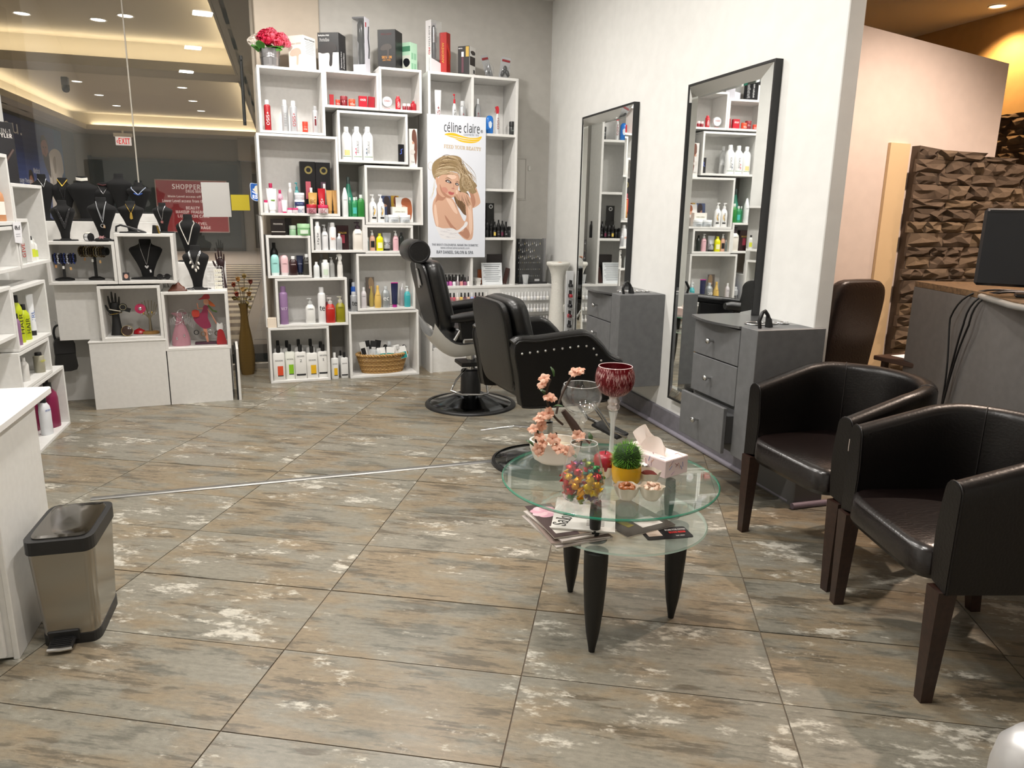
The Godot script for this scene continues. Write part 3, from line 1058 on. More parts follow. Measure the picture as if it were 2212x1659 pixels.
# left shelving unit, seen edge on
func left_shelf() -> void:
	var wm := mat("e6e5e2", 0.42, 0.0, {"noise": [4.0, 0.01, 0.03]})
	# frame: +z of the boxes faces the room (+x of the side frame); box x runs towards -z of the side frame
	var turn := SIDE_TURN + 90.0
	var g := "white cube boxes of the left shelf"
	# [z far, z near, y0, y1, depth] in the side frame
	var c := [
		[-1.87, -1.30, 1.32, 1.70, "white shelf box at the left edge with boxes on top"],
		[-2.43, -1.88, 1.075, 1.55, "large empty white shelf box beside the black busts"],
		[-1.86, -1.30, 1.072, 1.315, "white shelf box with folded discount sign taped in front"],
		[-2.26, -1.66, 0.632, 0.98, "white shelf box holding two lime green bottles"],
		[-1.65, -1.2, 0.72, 1.0, "white shelf box at left edge with slim purple bottle"],
		[-2.19, -1.63, 0.405, 0.63, "white shelf box holding a small grey bottle with black cap"],
		[-2.42, -1.45, 0.0, 0.403, "white shelf box on floor with magenta pump bottle"],
	]
	for a in c:
		var o := thing("cube_box", a[4], "shelf", fr(-3.9, 0, (a[0] + a[1]) * 0.5), turn, g)
		var hw: float = (a[1] - a[0]) * 0.5
		cube(o, -hw, hw, a[2] + 0.0005, a[3] - 0.0005, 0.32, wm)
	var o := thing("cube_divider", "thin white upright board inside the large empty shelf box", "board", fr(-3.9, 0, -2.15), turn)
	part(o, "board", slab(v3(0.02, 0.235, 0.28), 0.001), wm, v3(0, 1.2135, -0.16))
	part(o, "board", slab(v3(0.26, 0.02, 0.28), 0.001), wm, v3(-0.13, 1.341, -0.16))

# ---------------------------------------------------------------- jewellery display cubes
func jf(x: float, y: float, z: float) -> Vector3:
	return fb(x - 1.253, y, z + 0.491)

func jewellery_cubes() -> void:
	var wm := mat("e2e0dc", 0.45, 0.0, {"noise": [4.0, 0.01, 0.03]})
	var g := "white jewellery display cubes"
	var o := thing("display_cube", "closed white floor cube under the black hand display", "plinth", jf(0, 0, 0), BACK_TURN, g)
	part(o, "body", slab(v3(0.488, 0.485, 0.36), 0.002), wm, v3(0.245, 0.2425, -0.18))
	part(o, "lid", slab(v3(0.50, 0.012, 0.37), 0.002), wm, v3(0.247, 0.4915, -0.18))
	o = thing("display_cube", "closed white floor cube under the pink bag and doll", "plinth", jf(0, 0, 0), BACK_TURN, g)
	part(o, "body", slab(v3(0.43, 0.405, 0.36), 0.002), wm, v3(0.711, 0.2025, -0.181))
	o = thing("display_cube", "white open cube with the black hand and red jewellery", "shelf", jf(0, 0, 0), BACK_TURN, g)
	cube(o, 0.088, 0.487, 0.498, 0.886, 0.34, wm)
	o = thing("display_cube", "white open cube with pink satin bag and paper doll", "shelf", jf(0, 0, 0), BACK_TURN, g)
	cube(o, 0.489, 0.935, 0.4055, 0.836, 0.36, wm)
	o = thing("display_cube", "white open cube with bracelet stands", "shelf", jf(0, 0, 0), BACK_TURN, g)
	cube(o, -0.195, 0.226, 0.899, 1.191, 0.36, wm)
	o = thing("display_cube", "white open cube with single black necklace bust", "shelf", jf(0, 0, 0), BACK_TURN, g)
	cube(o, 0.229, 0.602, 0.899, 1.247, 0.36, wm)
	o = thing("display_cube", "closed white box under the bracelet cube", "plinth", jf(0, 0, -0.10), BACK_TURN, g)
	part(o, "body", slab(v3(0.27, 0.40, 0.25), 0.002), wm, v3(-0.055, 0.697, -0.13))
	part(o, "foot_panel", slab(v3(0.60, 0.494, 0.02), 0.002), mat("c9c7c3", 0.5), v3(-0.22, 0.247, -0.26))
	o = thing("display_ledge", "long white ledge behind the cubes carrying tall black busts", "ledge", jf(0, 0, -0.36), BACK_TURN)
	part(o, "ledge_box", slab(v3(1.15, 1.32, 0.26), 0.003), wm, v3(-0.06, 0.66, -0.135))
	part(o, "step_box", slab(v3(0.36, 0.06, 0.20), 0.003), wm, v3(0.34, 1.35, -0.11))
	o = thing("display_ledge", "low white ledge behind the doll cube carrying two busts", "ledge", jf(0, 0, -0.365), BACK_TURN)
	part(o, "ledge_box", slab(v3(0.42, 1.02, 0.22), 0.003), wm, v3(0.73, 0.51, -0.115))
	o = thing("leaning_panel", "white panel with black edge leaning beside the floor cube", "panel", jf(0.965, 0, 0.0), BACK_TURN)
	part(o, "board", slab(v3(0.018, 0.40, 0.34), 0.001), wm, v3(0.012, 0.2, -0.17))
	part(o, "dark_edge", slab(v3(0.010, 0.39, 0.33), 0.001), mat("1a1a1a", 0.6), v3(-0.004, 0.197, -0.17))

# ---------------------------------------------------------------- mirrors and drawer stations on the right wall
func mirrors_and_stations() -> void:
	var glass := mat("f2f4f3", 0.015, 1.0)
	var black := mat("191a1b", 0.35)
	for k in 2:
		var z0: float = [-3.01, -1.29][k]
		var z1: float = [-2.06, -0.455][k]
		var y0: float = [0.27, 0.255][k]
		var y1 := 2.205
		var w := z1 - z0
		var h := y1 - y0
		var o := thing("wall_mirror", ["tall black framed mirror, farther one near the room corner", "tall black framed mirror, nearer one by the wall end"][k], "mirror", fr(0, (y0 + y1) * 0.5, (z0 + z1) * 0.5), SIDE_TURN, "tall wall mirrors")
		var f := 0.075
		part(o, "backing", slab(v3(0.036, h, w), 0.002), black, v3(-0.019, 0, 0))
		part(o, "mirror_glass", slab(v3(0.006, h - 2 * f, w - 2 * f)), glass, v3(-0.039, 0, 0))
		# slanted mirror strips round the glass
		var ho := h * 0.5
		var wo := w * 0.5
		var hi := ho - f
		var wi := wo - f
		var xo := -0.041
		var xi := -0.062
		for q in 4:
			var b := MB.new()
			var a0 := [v2(-wo, ho), v2(wo, ho), v2(wo, -ho), v2(-wo, -ho)]
			var a1 := [v2(-wi, hi), v2(wi, hi), v2(wi, -hi), v2(-wi, -hi)]
			var e := (q + 1) % 4
			b.face([v3(xo, a0[q].y, a0[q].x), v3(xo, a0[e].y, a0[e].x), v3(xi, a1[e].y, a1[e].x), v3(xi, a1[q].y, a1[q].x)], v3(1, 0, 0))
			b.face([v3(xi, a1[q].y, a1[q].x), v3(xi, a1[e].y, a1[e].x), v3(-0.03, a1[e].y, a1[e].x), v3(-0.03, a1[q].y, a1[q].x)], v3(xi, (a1[q].y + a1[e].y) * 0.75, (a1[q].x + a1[e].x) * 0.75))
			part(o, "bevel_strip", b, glass)
		part(o, "edge_frame", MB.new().box(v3(-0.022, ho + 0.006, 0), v3(0.044, 0.012, w + 0.024)).box(v3(-0.022, -ho - 0.006, 0), v3(0.044, 0.012, w + 0.024)).box(v3(-0.022, 0, wo + 0.006), v3(0.044, h, 0.012)).box(v3(-0.022, 0, -wo - 0.006), v3(0.044, h, 0.012)), black)
	for k in 2:
		var zb: float = [-1.495, 0.03][k]
		var y0 := 0.255 + (0.022 if k == 0 else 0.0)
		var body := mat("6c6d6e", 0.5, 0.0, {"noise": [2.5, 0.01, 0.1]})
		var o := thing("drawer_station", ["grey wall-hung drawer cabinet under the farther mirror", "grey wall-hung drawer cabinet with lowest drawer pulled open"][k], "cabinet", fr(0, 0, zb), SIDE_TURN, "styling station cabinets")
		part(o, "carcass", slab(v3(0.31, 0.90 - y0, 0.425), 0.002), body, v3(-0.157, (0.90 + y0) * 0.5, -0.355))
		part(o, "tool_box", slab(v3(0.335 + (0.052 if k == 1 else 0.0), 0.914 - y0, 0.135), 0.002), body, v3(-0.168 + (0.026 if k == 1 else 0.0), (0.914 + y0) * 0.5, -0.0695))
		# metal worktop with a bowed front edge
		var top := PackedVector2Array([v2(-0.001, 0.137), v2(-0.315, 0.137)])
		for i in 9:
			var u := i / 8.0
			top.append(v2(-0.335 - 0.045 * sin(PI * u) - 0.01, 0.14 + 0.45 * u))
		top.append(v2(-0.001, 0.59))
		part(o, "worktop", MB.new().at(v3(0, 0.908, 0), v3(-90, 0, 0)).prism(top, 0.012), mat("8c8d8e", 0.28, 0.8))
		var ys := [[0.712, 0.893], [0.505, 0.706], [0.262, 0.499]]
		for i in 3:
			var pull := 0.0
			if k == 1 and i == 2:
				pull = 0.055
			if k == 0 and i == 2:
				pull = 0.03
			var h: float = ys[i][1] - ys[i][0]
			var fy: float = (ys[i][1] + ys[i][0]) * 0.5
			var dr := part(o, "drawer", slab(v3(0.02, h, 0.42), 0.002), body, v3(-0.326 - pull, fy, -0.352))
			if pull > 0.0:
				part(dr, "drawer_box", MB.new().box(v3(0.06, 0, 0.19), v3(0.12, h * 0.6, 0.012)).box(v3(0.06, 0, -0.19), v3(0.12, h * 0.6, 0.012)).box(v3(0.06, -h * 0.3, 0), v3(0.12, 0.01, 0.38)), mat("4a4a4a", 0.6))
			part(dr, "knob", MB.new().at(v3(-0.01, 0, -0.02), v3(0, 0, 90)).lathe([v2(0.006, 0), v2(0.006, 0.018), v2(0.014, 0.026), v2(0.0165, 0.034), v2(0.012, 0.042), v2(0.0, 0.045)], 14), mat("c9c9c8", 0.2, 1.0))

# ---------------------------------------------------------------- white counter at the left edge
func front_counter() -> void:
	var wm := mat("e6e5e1", 0.35, 0.0, {"noise": [4.0, 0.01, 0.03]})
	var o := thing("reception_counter", "glossy white counter with drawers beside the steel bin", "counter", fr(-3.34, 0, 0.5), SIDE_TURN)
	part(o, "body", slab(v3(0.60, 0.735, 0.445), 0.003), wm, v3(-0.301, 0.375, -0.226))
	part(o, "worktop", slab(v3(0.66, 0.028, 0.60), 0.004), mat("efeeec", 0.12), v3(-0.31, 0.758, -0.29))
	for i in 2:
		part(o, "drawer", slab(v3(0.56, 0.34, 0.018), 0.004), wm, v3(-0.31, 0.19 + 0.355 * i, 0.009))
	part(o, "side_panel", slab(v3(0.018, 0.742, 0.45), 0.003), wm, v3(-0.008, 0.371, -0.226))

# a straight tapered square post from a (top) to b (bottom)
func post(a: Vector3, sa: Vector2, b: Vector3, sb: Vector2) -> MB:
	var m := MB.new()
	var t := []
	var u := []
	for k in [[-1, -1], [1, -1], [1, 1], [-1, 1]]:
		t.append(a + v3(k[0] * sa.x * 0.5, 0, k[1] * sa.y * 0.5))
		u.append(b + v3(k[0] * sb.x * 0.5, 0, k[1] * sb.y * 0.5))
	var c := (a + b) * 0.5
	m.face(t, c)
	m.face(u, c)
	for i in 4:
		m.face([t[i], t[(i + 1) % 4], u[(i + 1) % 4], u[i]], c)
	return m

# ---------------------------------------------------------------- brown leather tub chairs
func tub_path(t: float) -> Vector2:
	# left arm front -> round the back -> right arm front
	var hw := 0.285
	var zf := 0.25
	var zb := -0.02
	if t < 0.28:
		return v2(-hw - 0.0 * t, lerpf(zf, zb, t / 0.28))
	if t > 0.72:
		return v2(hw, lerpf(zb, zf, (t - 0.72) / 0.28))
	var a := PI * (t - 0.28) / 0.44
	return v2(-cos(a) * hw, zb - sin(a) * 0.27)

func tub_top(t: float) -> float:
	var s := 1.0 - absf(t - 0.5) * 2.0
	return 0.712 + 0.092 * minf(s / 0.66, 1.0)

func tub_shell(t: float, v: float) -> Vector3:
	var p := tub_path(t)
	var d := (tub_path(minf(t + 0.004, 1.0)) - tub_path(maxf(t - 0.004, 0.0))).normalized()
	var out := v2(d.y, -d.x)
	if out.dot(p - v2(0, 0.1)) < 0.0:
		out = -out
	var h := tub_top(t)
	var r := 0.036
	var q: Vector2
	if v < 0.3:
		q = v2(r, lerpf(0.372, h - r, v / 0.3))
	elif v < 0.7:
		var a := PI * (v - 0.3) / 0.4
		q = v2(cos(a) * r, h - r + sin(a) * r * 0.9)
	else:
		q = v2(-r - 0.012 * sin(PI * (v - 0.7) / 0.3), lerpf(h - r, 0.39, (v - 0.7) / 0.3))
	return v3(p.x + out.x * q.x, q.y, p.y + out.y * q.x)

func tub_chairs() -> void:
	var leather := mat("0f0b0a", 0.36, 0.0, {"noise": [14.0, 0.05, 0.25], "spec": 0.45})
	var seatm := mat("150d0c", 0.27, 0.0, {"noise": [10.0, 0.05, 0.25], "spec": 0.6})
	var wood := mat("35211a", 0.35, 0.0, {"noise": [6.0, 0.0, 0.3]})
	var proto: Node3D
	for k in 2:
		var at: Vector3 = [v3(1.186, 0, -2.923) + v3(0.956, 0, -0.292) * 0.235, v3(1.275, 0, -2.262) + v3(0.999, 0, -0.037) * 0.235][k]
		var turn: float = [-73.0, -87.9][k]
		var lab: String = ["dark brown leather tub chair farther back beside the drawer cabinet", "dark brown leather tub chair with scuffed arm, nearest to the camera"][k]
		var o: Node3D
		if k == 0:
			o = thing("tub_chair", lab, "chair", at, turn, "brown leather tub chairs")
			proto = o
			var b := MB.new().surf(tub_shell_uv, 56, 22)
			for e in [0.0, 1.0]:
				var ring := []
				for i in 23:
					ring.append(tub_shell(e, i / 22.0))
				b.face(ring, tub_shell(0.5, 0.5))
			part(o, "shell", b, leather)
			part(o, "seat", MB.new().lathe([v2(0, 0.374), v2(0.97, 0.376), v2(1.0, 0.392), v2(1.0, 0.458), v2(0.985, 0.476), v2(0.94, 0.487), v2(0.6, 0.494), v2(0.0, 0.497)], 40, 0.246, 0.272, 7.0), seatm, v3(0, 0, 0.015))
			for s in [-1.0, 1.0]:
				part(o, "leg", post(v3(s * 0.284, 0.375, 0.235), v2(0.062, 0.056), v3(s * 0.287, 0, 0.240), v2(0.036, 0.036)), wood)
				part(o, "leg", post(v3(s * 0.215, 0.375, -0.205), v2(0.055, 0.055), v3(s * 0.235, 0, -0.262), v2(0.036, 0.036)), wood)
			# stitched seams inside the back, piping round the arm fronts
			for t in [0.37, 0.63]:
				var pts := []
				for i in 14:
					var p := tub_shell(t, 0.34 + 0.64 * i / 13.0)
					pts.append(p + (tub_shell(t, 0.5) - p).normalized() * 0.0 + v3(-tub_path(t).x, 0, -tub_path(t).y - 0.1).normalized() * 0.001)
				part(o, "seam", MB.new().tube(pts, 0.0028, 6), mat("120d0b", 0.5))
			for e in [0.006, 0.994]:
				var pts := []
				for i in 23:
					pts.append(tub_shell(e, i / 22.0))
				part(o, "piping", MB.new().tube(pts, 0.004, 6), leather)
		else:
			o = proto.duplicate()
			o.name = numbered("tub_chair")
			add_child(o)
			o.position = at
			o.rotation_degrees.y = turn
			o.set_meta("label", lab)
			# bare scuffed edge on the near arm
			var pts := []
			for i in 16:
				pts.append(tub_shell(0.008 + 0.16 * i / 15.0, 0.27) + v3(-0.001, 0, 0))
			var sc := part(o, "scuffed_edge", MB.new().tube(pts, 0.0022, 6), mat("b4a79d", 0.8))
			sc.set_meta("label", "pale scuffed leather edge")
			pts = []
			for i in 6:
				pts.append(tub_shell(0.002, 0.27 - 0.045 * i / 5.0) + v3(-0.001, 0, 0.001))
			part(o, "scuffed_edge", MB.new().tube(pts, 0.0022, 6), mat("b4a79d", 0.8))
		if k == 0:
			var pts := []
			for i in 20:
				pts.append(tub_shell(0.03 + 0.22 * i / 19.0, 0.26) + v3(-0.001, 0, 0))
			part(o, "piping", MB.new().tube(pts, 0.0016, 6), mat("8d8077", 0.8))

func tub_shell_uv(u: float, v: float) -> Vector3:
	return tub_shell(u, v)

# ---------------------------------------------------------------- black styling chair with studs
func salon_chair() -> void:
	var vinyl := mat("0b0b0b", 0.36, 0.0, {"noise": [20.0, 0.05, 0.2], "spec": 0.55})
	var side := mat("0a0909", 0.42, 0.0, {"noise": [20.0, 0.05, 0.2]})
	var chrome := mat("d3d4d5", 0.12, 1.0)
	var o := thing("styling_chair", "black studded styling chair turned towards the mirrors", "chair", v3(0.2, 0, -4.12), 114.0)
	# side panels: outline in (forward, height)
	var prof := smooth([v2(-0.335, 0.775), v2(-0.2, 0.785), v2(0.0, 0.80), v2(0.09, 0.797), v2(0.165, 0.74), v2(0.23, 0.67), v2(0.31, 0.635), v2(0.325, 0.60), v2(0.30, 0.52), v2(0.26, 0.44), v2(0.1, 0.425), v2(-0.1, 0.425), v2(-0.265, 0.435), v2(-0.295, 0.46), v2(-0.315, 0.6)], 5)
	for s in [-1.0, 1.0]:
		# local z is forward: turn the outline's x into z
		part(o, "side_panel", MB.new().at(v3(s * 0.27, 0, 0), v3(0, -90, 0)).prism(prof, 0.065), side)
		var rim := []
		for p in prof:
			rim.append(v3(s * 0.302, p.y, p.x))
		rim.append(rim[0])
		part(o, "piping", MB.new().tube(rim, 0.006, 6), vinyl)
		var ap := []
		for i in range(0, 31):
			var p: Vector2 = prof[i]
			ap.append(v3(s * 0.27, p.y - 0.004, p.x))
		part(o, "arm_pad", MB.new().tube(ap, 0.034, 10), vinyl)
	# studs on the outer sides
	var st := [[-0.30, 0.726], [-0.255, 0.729], [-0.21, 0.731], [-0.165, 0.734], [-0.115, 0.738], [-0.065, 0.74], [-0.018, 0.743], [0.03, 0.746], [0.08, 0.745], [0.125, 0.728], [0.145, 0.693], [0.175, 0.66], [0.208, 0.636], [0.245, 0.62]]
	for s in [-1.0, 1.0]:
		for p in st:
			part(o, "stud", mb_cached("stud", func(): return MB.new().lathe([v2(0.008, 0), v2(0.007, 0.004), v2(0.004, 0.0065), v2(0, 0.0075)], 10)), chrome, v3(s * 0.303, p[1], p[0]), v3(0, 0, -90.0 * s))
	# reclined back cushion, rounded
	part(o, "back_cushion", back_pad(0.44, 0.40, 0.12, v3(0, 0.795, -0.245), -14.0), vinyl)
	part(o, "back_panel", back_pad(0.46, 0.50, 0.05, v3(0, 0.735, -0.325), -10.0), vinyl)
	part(o, "seat_cushion", back_pad(0.47, 0.50, 0.12, v3(0, 0.56, 0.03), -90.0), vinyl)
	part(o, "seat_frame", slab(v3(0.47, 0.05, 0.5), 0.01), side, v3(0, 0.46, 0.02))
	part(o, "rear_roll", MB.new().tube([v3(-0.22, 0.56, -0.26), v3(0, 0.56, -0.27), v3(0.22, 0.56, -0.26)], 0.05, 12), vinyl)
	part(o, "hydraulic_column", MB.new().lathe([v2(0, 0.06), v2(0.045, 0.06), v2(0.045, 0.25), v2(0.03, 0.255), v2(0.03, 0.44), v2(0, 0.44)], 20), chrome)
	part(o, "base_disc", MB.new().lathe([v2(0, 0.085), v2(0.05, 0.083), v2(0.10, 0.055), v2(0.22, 0.028), v2(0.29, 0.02), v2(0.305, 0.010), v2(0.305, 0.0)], 48), mat("9fa3a6", 0.1, 1.0))
	part(o, "base_rim", MB.new().lathe([v2(0.295, 0.021), v2(0.312, 0.016), v2(0.316, 0.0)], 48), mat("1c1c1d", 0.4))
	part(o, "pump_lever", MB.new().tube([v3(0.03, 0.2, 0), v3(0.16, 0.19, -0.12), v3(0.27, 0.15, -0.3)], 0.007, 8), chrome)
	part(o, "footrest", MB.new().tube([v3(-0.13, 0.42, 0.2), v3(-0.14, 0.2, 0.36), v3(-0.15, 0.15, 0.46), v3(0, 0.14, 0.49), v3(0.15, 0.15, 0.46), v3(0.14, 0.2, 0.36), v3(0.13, 0.42, 0.2)], 0.012, 8), chrome)
	part(o, "foot_tread", slab(v3(0.30, 0.02, 0.09), 0.006), mat("2b2b2c", 0.4), v3(0, 0.155, 0.44), v3(-14, 0, 0))

# a padded slab, w wide, h high, d thick, leaned by rx degrees
func back_pad(w: float, h: float, d: float, at: Vector3, rx: float) -> MB:
	return MB.new().at(at, v3(rx + 90.0, 0, 0)).lathe([v2(0, -d * 0.5), v2(0.88, -d * 0.5), v2(0.97, -d * 0.4), v2(1.0, -d * 0.2), v2(1.0, d * 0.2), v2(0.97, d * 0.4), v2(0.88, d * 0.5), v2(0.5, d * 0.55), v2(0, d * 0.57)], 36, w * 0.5, h * 0.5, 6.0)

# ---------------------------------------------------------------- barber chair
func barber_chair() -> void:
	var vinyl := mat("0b0b0c", 0.35, 0.0, {"noise": [20.0, 0.05, 0.2], "spec": 0.55})
	var chrome := mat("d3d4d5", 0.12, 1.0)
	var dark := mat("161617", 0.4)
	var o := thing("barber_chair", "black reclining barber chair with round headrest and chrome lever", "chair", v3(-0.315, 0, -5.42), 110.0)
	# local z is forward, x to the sitter's left; the camera is on the -x side ... the near side is x < 0
	part(o, "base_disc", MB.new().lathe([v2(0, 0.10), v2(0.085, 0.10), v2(0.14, 0.075), v2(0.25, 0.035), v2(0.315, 0.02), v2(0.325, 0.012)], 48), mat("55585b", 0.12, 1.0))
	part(o, "base_rim", MB.new().lathe([v2(0.312, 0.022), v2(0.335, 0.022), v2(0.347, 0.012), v2(0.347, 0.0), v2(0.3, 0.0)], 48), dark)
	part(o, "column_sleeve", MB.new().lathe([v2(0, 0.09), v2(0.078, 0.09), v2(0.074, 0.27), v2(0.07, 0.276), v2(0, 0.276)], 24), dark)
	part(o, "column", MB.new().lathe([v2(0, 0.27), v2(0.035, 0.27), v2(0.035, 0.45), v2(0, 0.45)], 16), chrome)
	part(o, "mount_plate", slab(v3(0.2, 0.03, 0.24), 0.006), dark, v3(0, 0.33, 0.02))
	# moulded pale seat shell under the upholstery
	part(o, "seat_shell", MB.new().surf(barber_shell, 20, 16), mat("cfcfcd", 0.3))
	part(o, "seat_cushion", back_pad(0.48, 0.50, 0.12, v3(0, 0.565, 0.04), -86.0), vinyl)
	part(o, "backrest", back_pad(0.50, 0.50, 0.13, v3(0, 0.85, -0.285), -13.0), vinyl)
	part(o, "back_plate", back_pad(0.47, 0.47, 0.03, v3(0, 0.85, -0.352), -13.0), dark)
	for s in [-1.0, 1.0]:
		var arm := part(o, "armrest", MB.new().tube([v3(s * 0.285, 0.705, -0.235), v3(s * 0.285, 0.712, -0.15), v3(s * 0.285, 0.735, 0.06), v3(s * 0.285, 0.752, 0.19), v3(s * 0.285, 0.752, 0.24)], [0.026, 0.036, 0.038, 0.036, 0.026], 14), vinyl)
		part(arm, "arm_side", slab(v3(0.03, 0.14, 0.34), 0.012), vinyl, v3(s * 0.275, 0.635, 0.0), v3(-6, 0, 0))
		part(o, "arm_bracket", MB.new().tube([v3(s * 0.28, 0.69, -0.12), v3(s * 0.265, 0.55, -0.2)], 0.012, 8), chrome)
	# headrest
	var hr := part(o, "headrest", MB.new().at(v3(0, 1.16, -0.42), v3(0, 0, 90)).lathe([v2(0, -0.15), v2(0.079, -0.15), v2(0.081, -0.146), v2(0.081, 0.146), v2(0.079, 0.15), v2(0, 0.15)], 28), vinyl)
	part(hr, "end_ring", MB.new().at(v3(-0.15, 1.16, -0.42), v3(0, 0, 90)).lathe([v2(0.064, 0), v2(0.070, 0.003), v2(0.076, 0)], 28), dark)
	part(o, "headrest_bar", MB.new().tube([v3(0, 1.10, -0.41), v3(0, 0.9, -0.385)], 0.012, 8), chrome)
	part(o, "lock_plate", slab(v3(0.05, 0.12, 0.012), 0.003), chrome, v3(-0.06, 0.98, -0.405), v3(-13, 0, 0))
	# recline lever with grip on the near side
	part(o, "recline_arm", MB.new().box(v3(-0.29, 0.545, -0.06), v3(0.03, 0.035, 0.17), 0.008), chrome)
	part(o, "lever_rod", MB.new().tube([v3(-0.30, 0.53, 0.0), v3(-0.30, 0.40, 0.055)], 0.011, 8), chrome)
	part(o, "lever_grip", MB.new().tube([v3(-0.30, 0.40, 0.055), v3(-0.30, 0.27, 0.115)], 0.021, 12), mat("8b8d8f", 0.25, 0.9))
	part(o, "pump_pedal", MB.new().tube([v3(-0.07, 0.30, 0.05), v3(-0.1, 0.28, 0.13)], 0.016, 8), dark)
	part(o, "foot_loop", MB.new().tube([v3(-0.06, 0.29, -0.06), v3(-0.17, 0.24, -0.16), v3(-0.24, 0.18, -0.22), v3(-0.26, 0.15, -0.14), v3(-0.26, 0.14, 0.0), v3(-0.24, 0.14, 0.06), v3(-0.15, 0.25, 0.07), v3(-0.07, 0.29, 0.04)], 0.008, 8), chrome)
	part(o, "footrest_frame", MB.new().tube([v3(-0.2, 0.5, 0.24), v3(-0.2, 0.22, 0.42), v3(0.2, 0.22, 0.42), v3(0.2, 0.5, 0.24)], 0.014, 8), chrome)
	part(o, "footrest_tread", slab(v3(0.36, 0.02, 0.14), 0.006), dark, v3(0, 0.22, 0.44))

func barber_shell(u: float, v: float) -> Vector3:
	# a tray curving up at the back: u across, v from back to front
	var x := (u - 0.5) * 0.52
	var side := pow(absf(u - 0.5) * 2.0, 4.0)
	var z := lerpf(-0.34, 0.26, v)
	var y := 0.375 + 0.18 * pow(clampf((0.35 - v) / 0.35, 0.0, 1.0), 2.0) + 0.12 * side + 0.05 * v
	return v3(x, y, z)

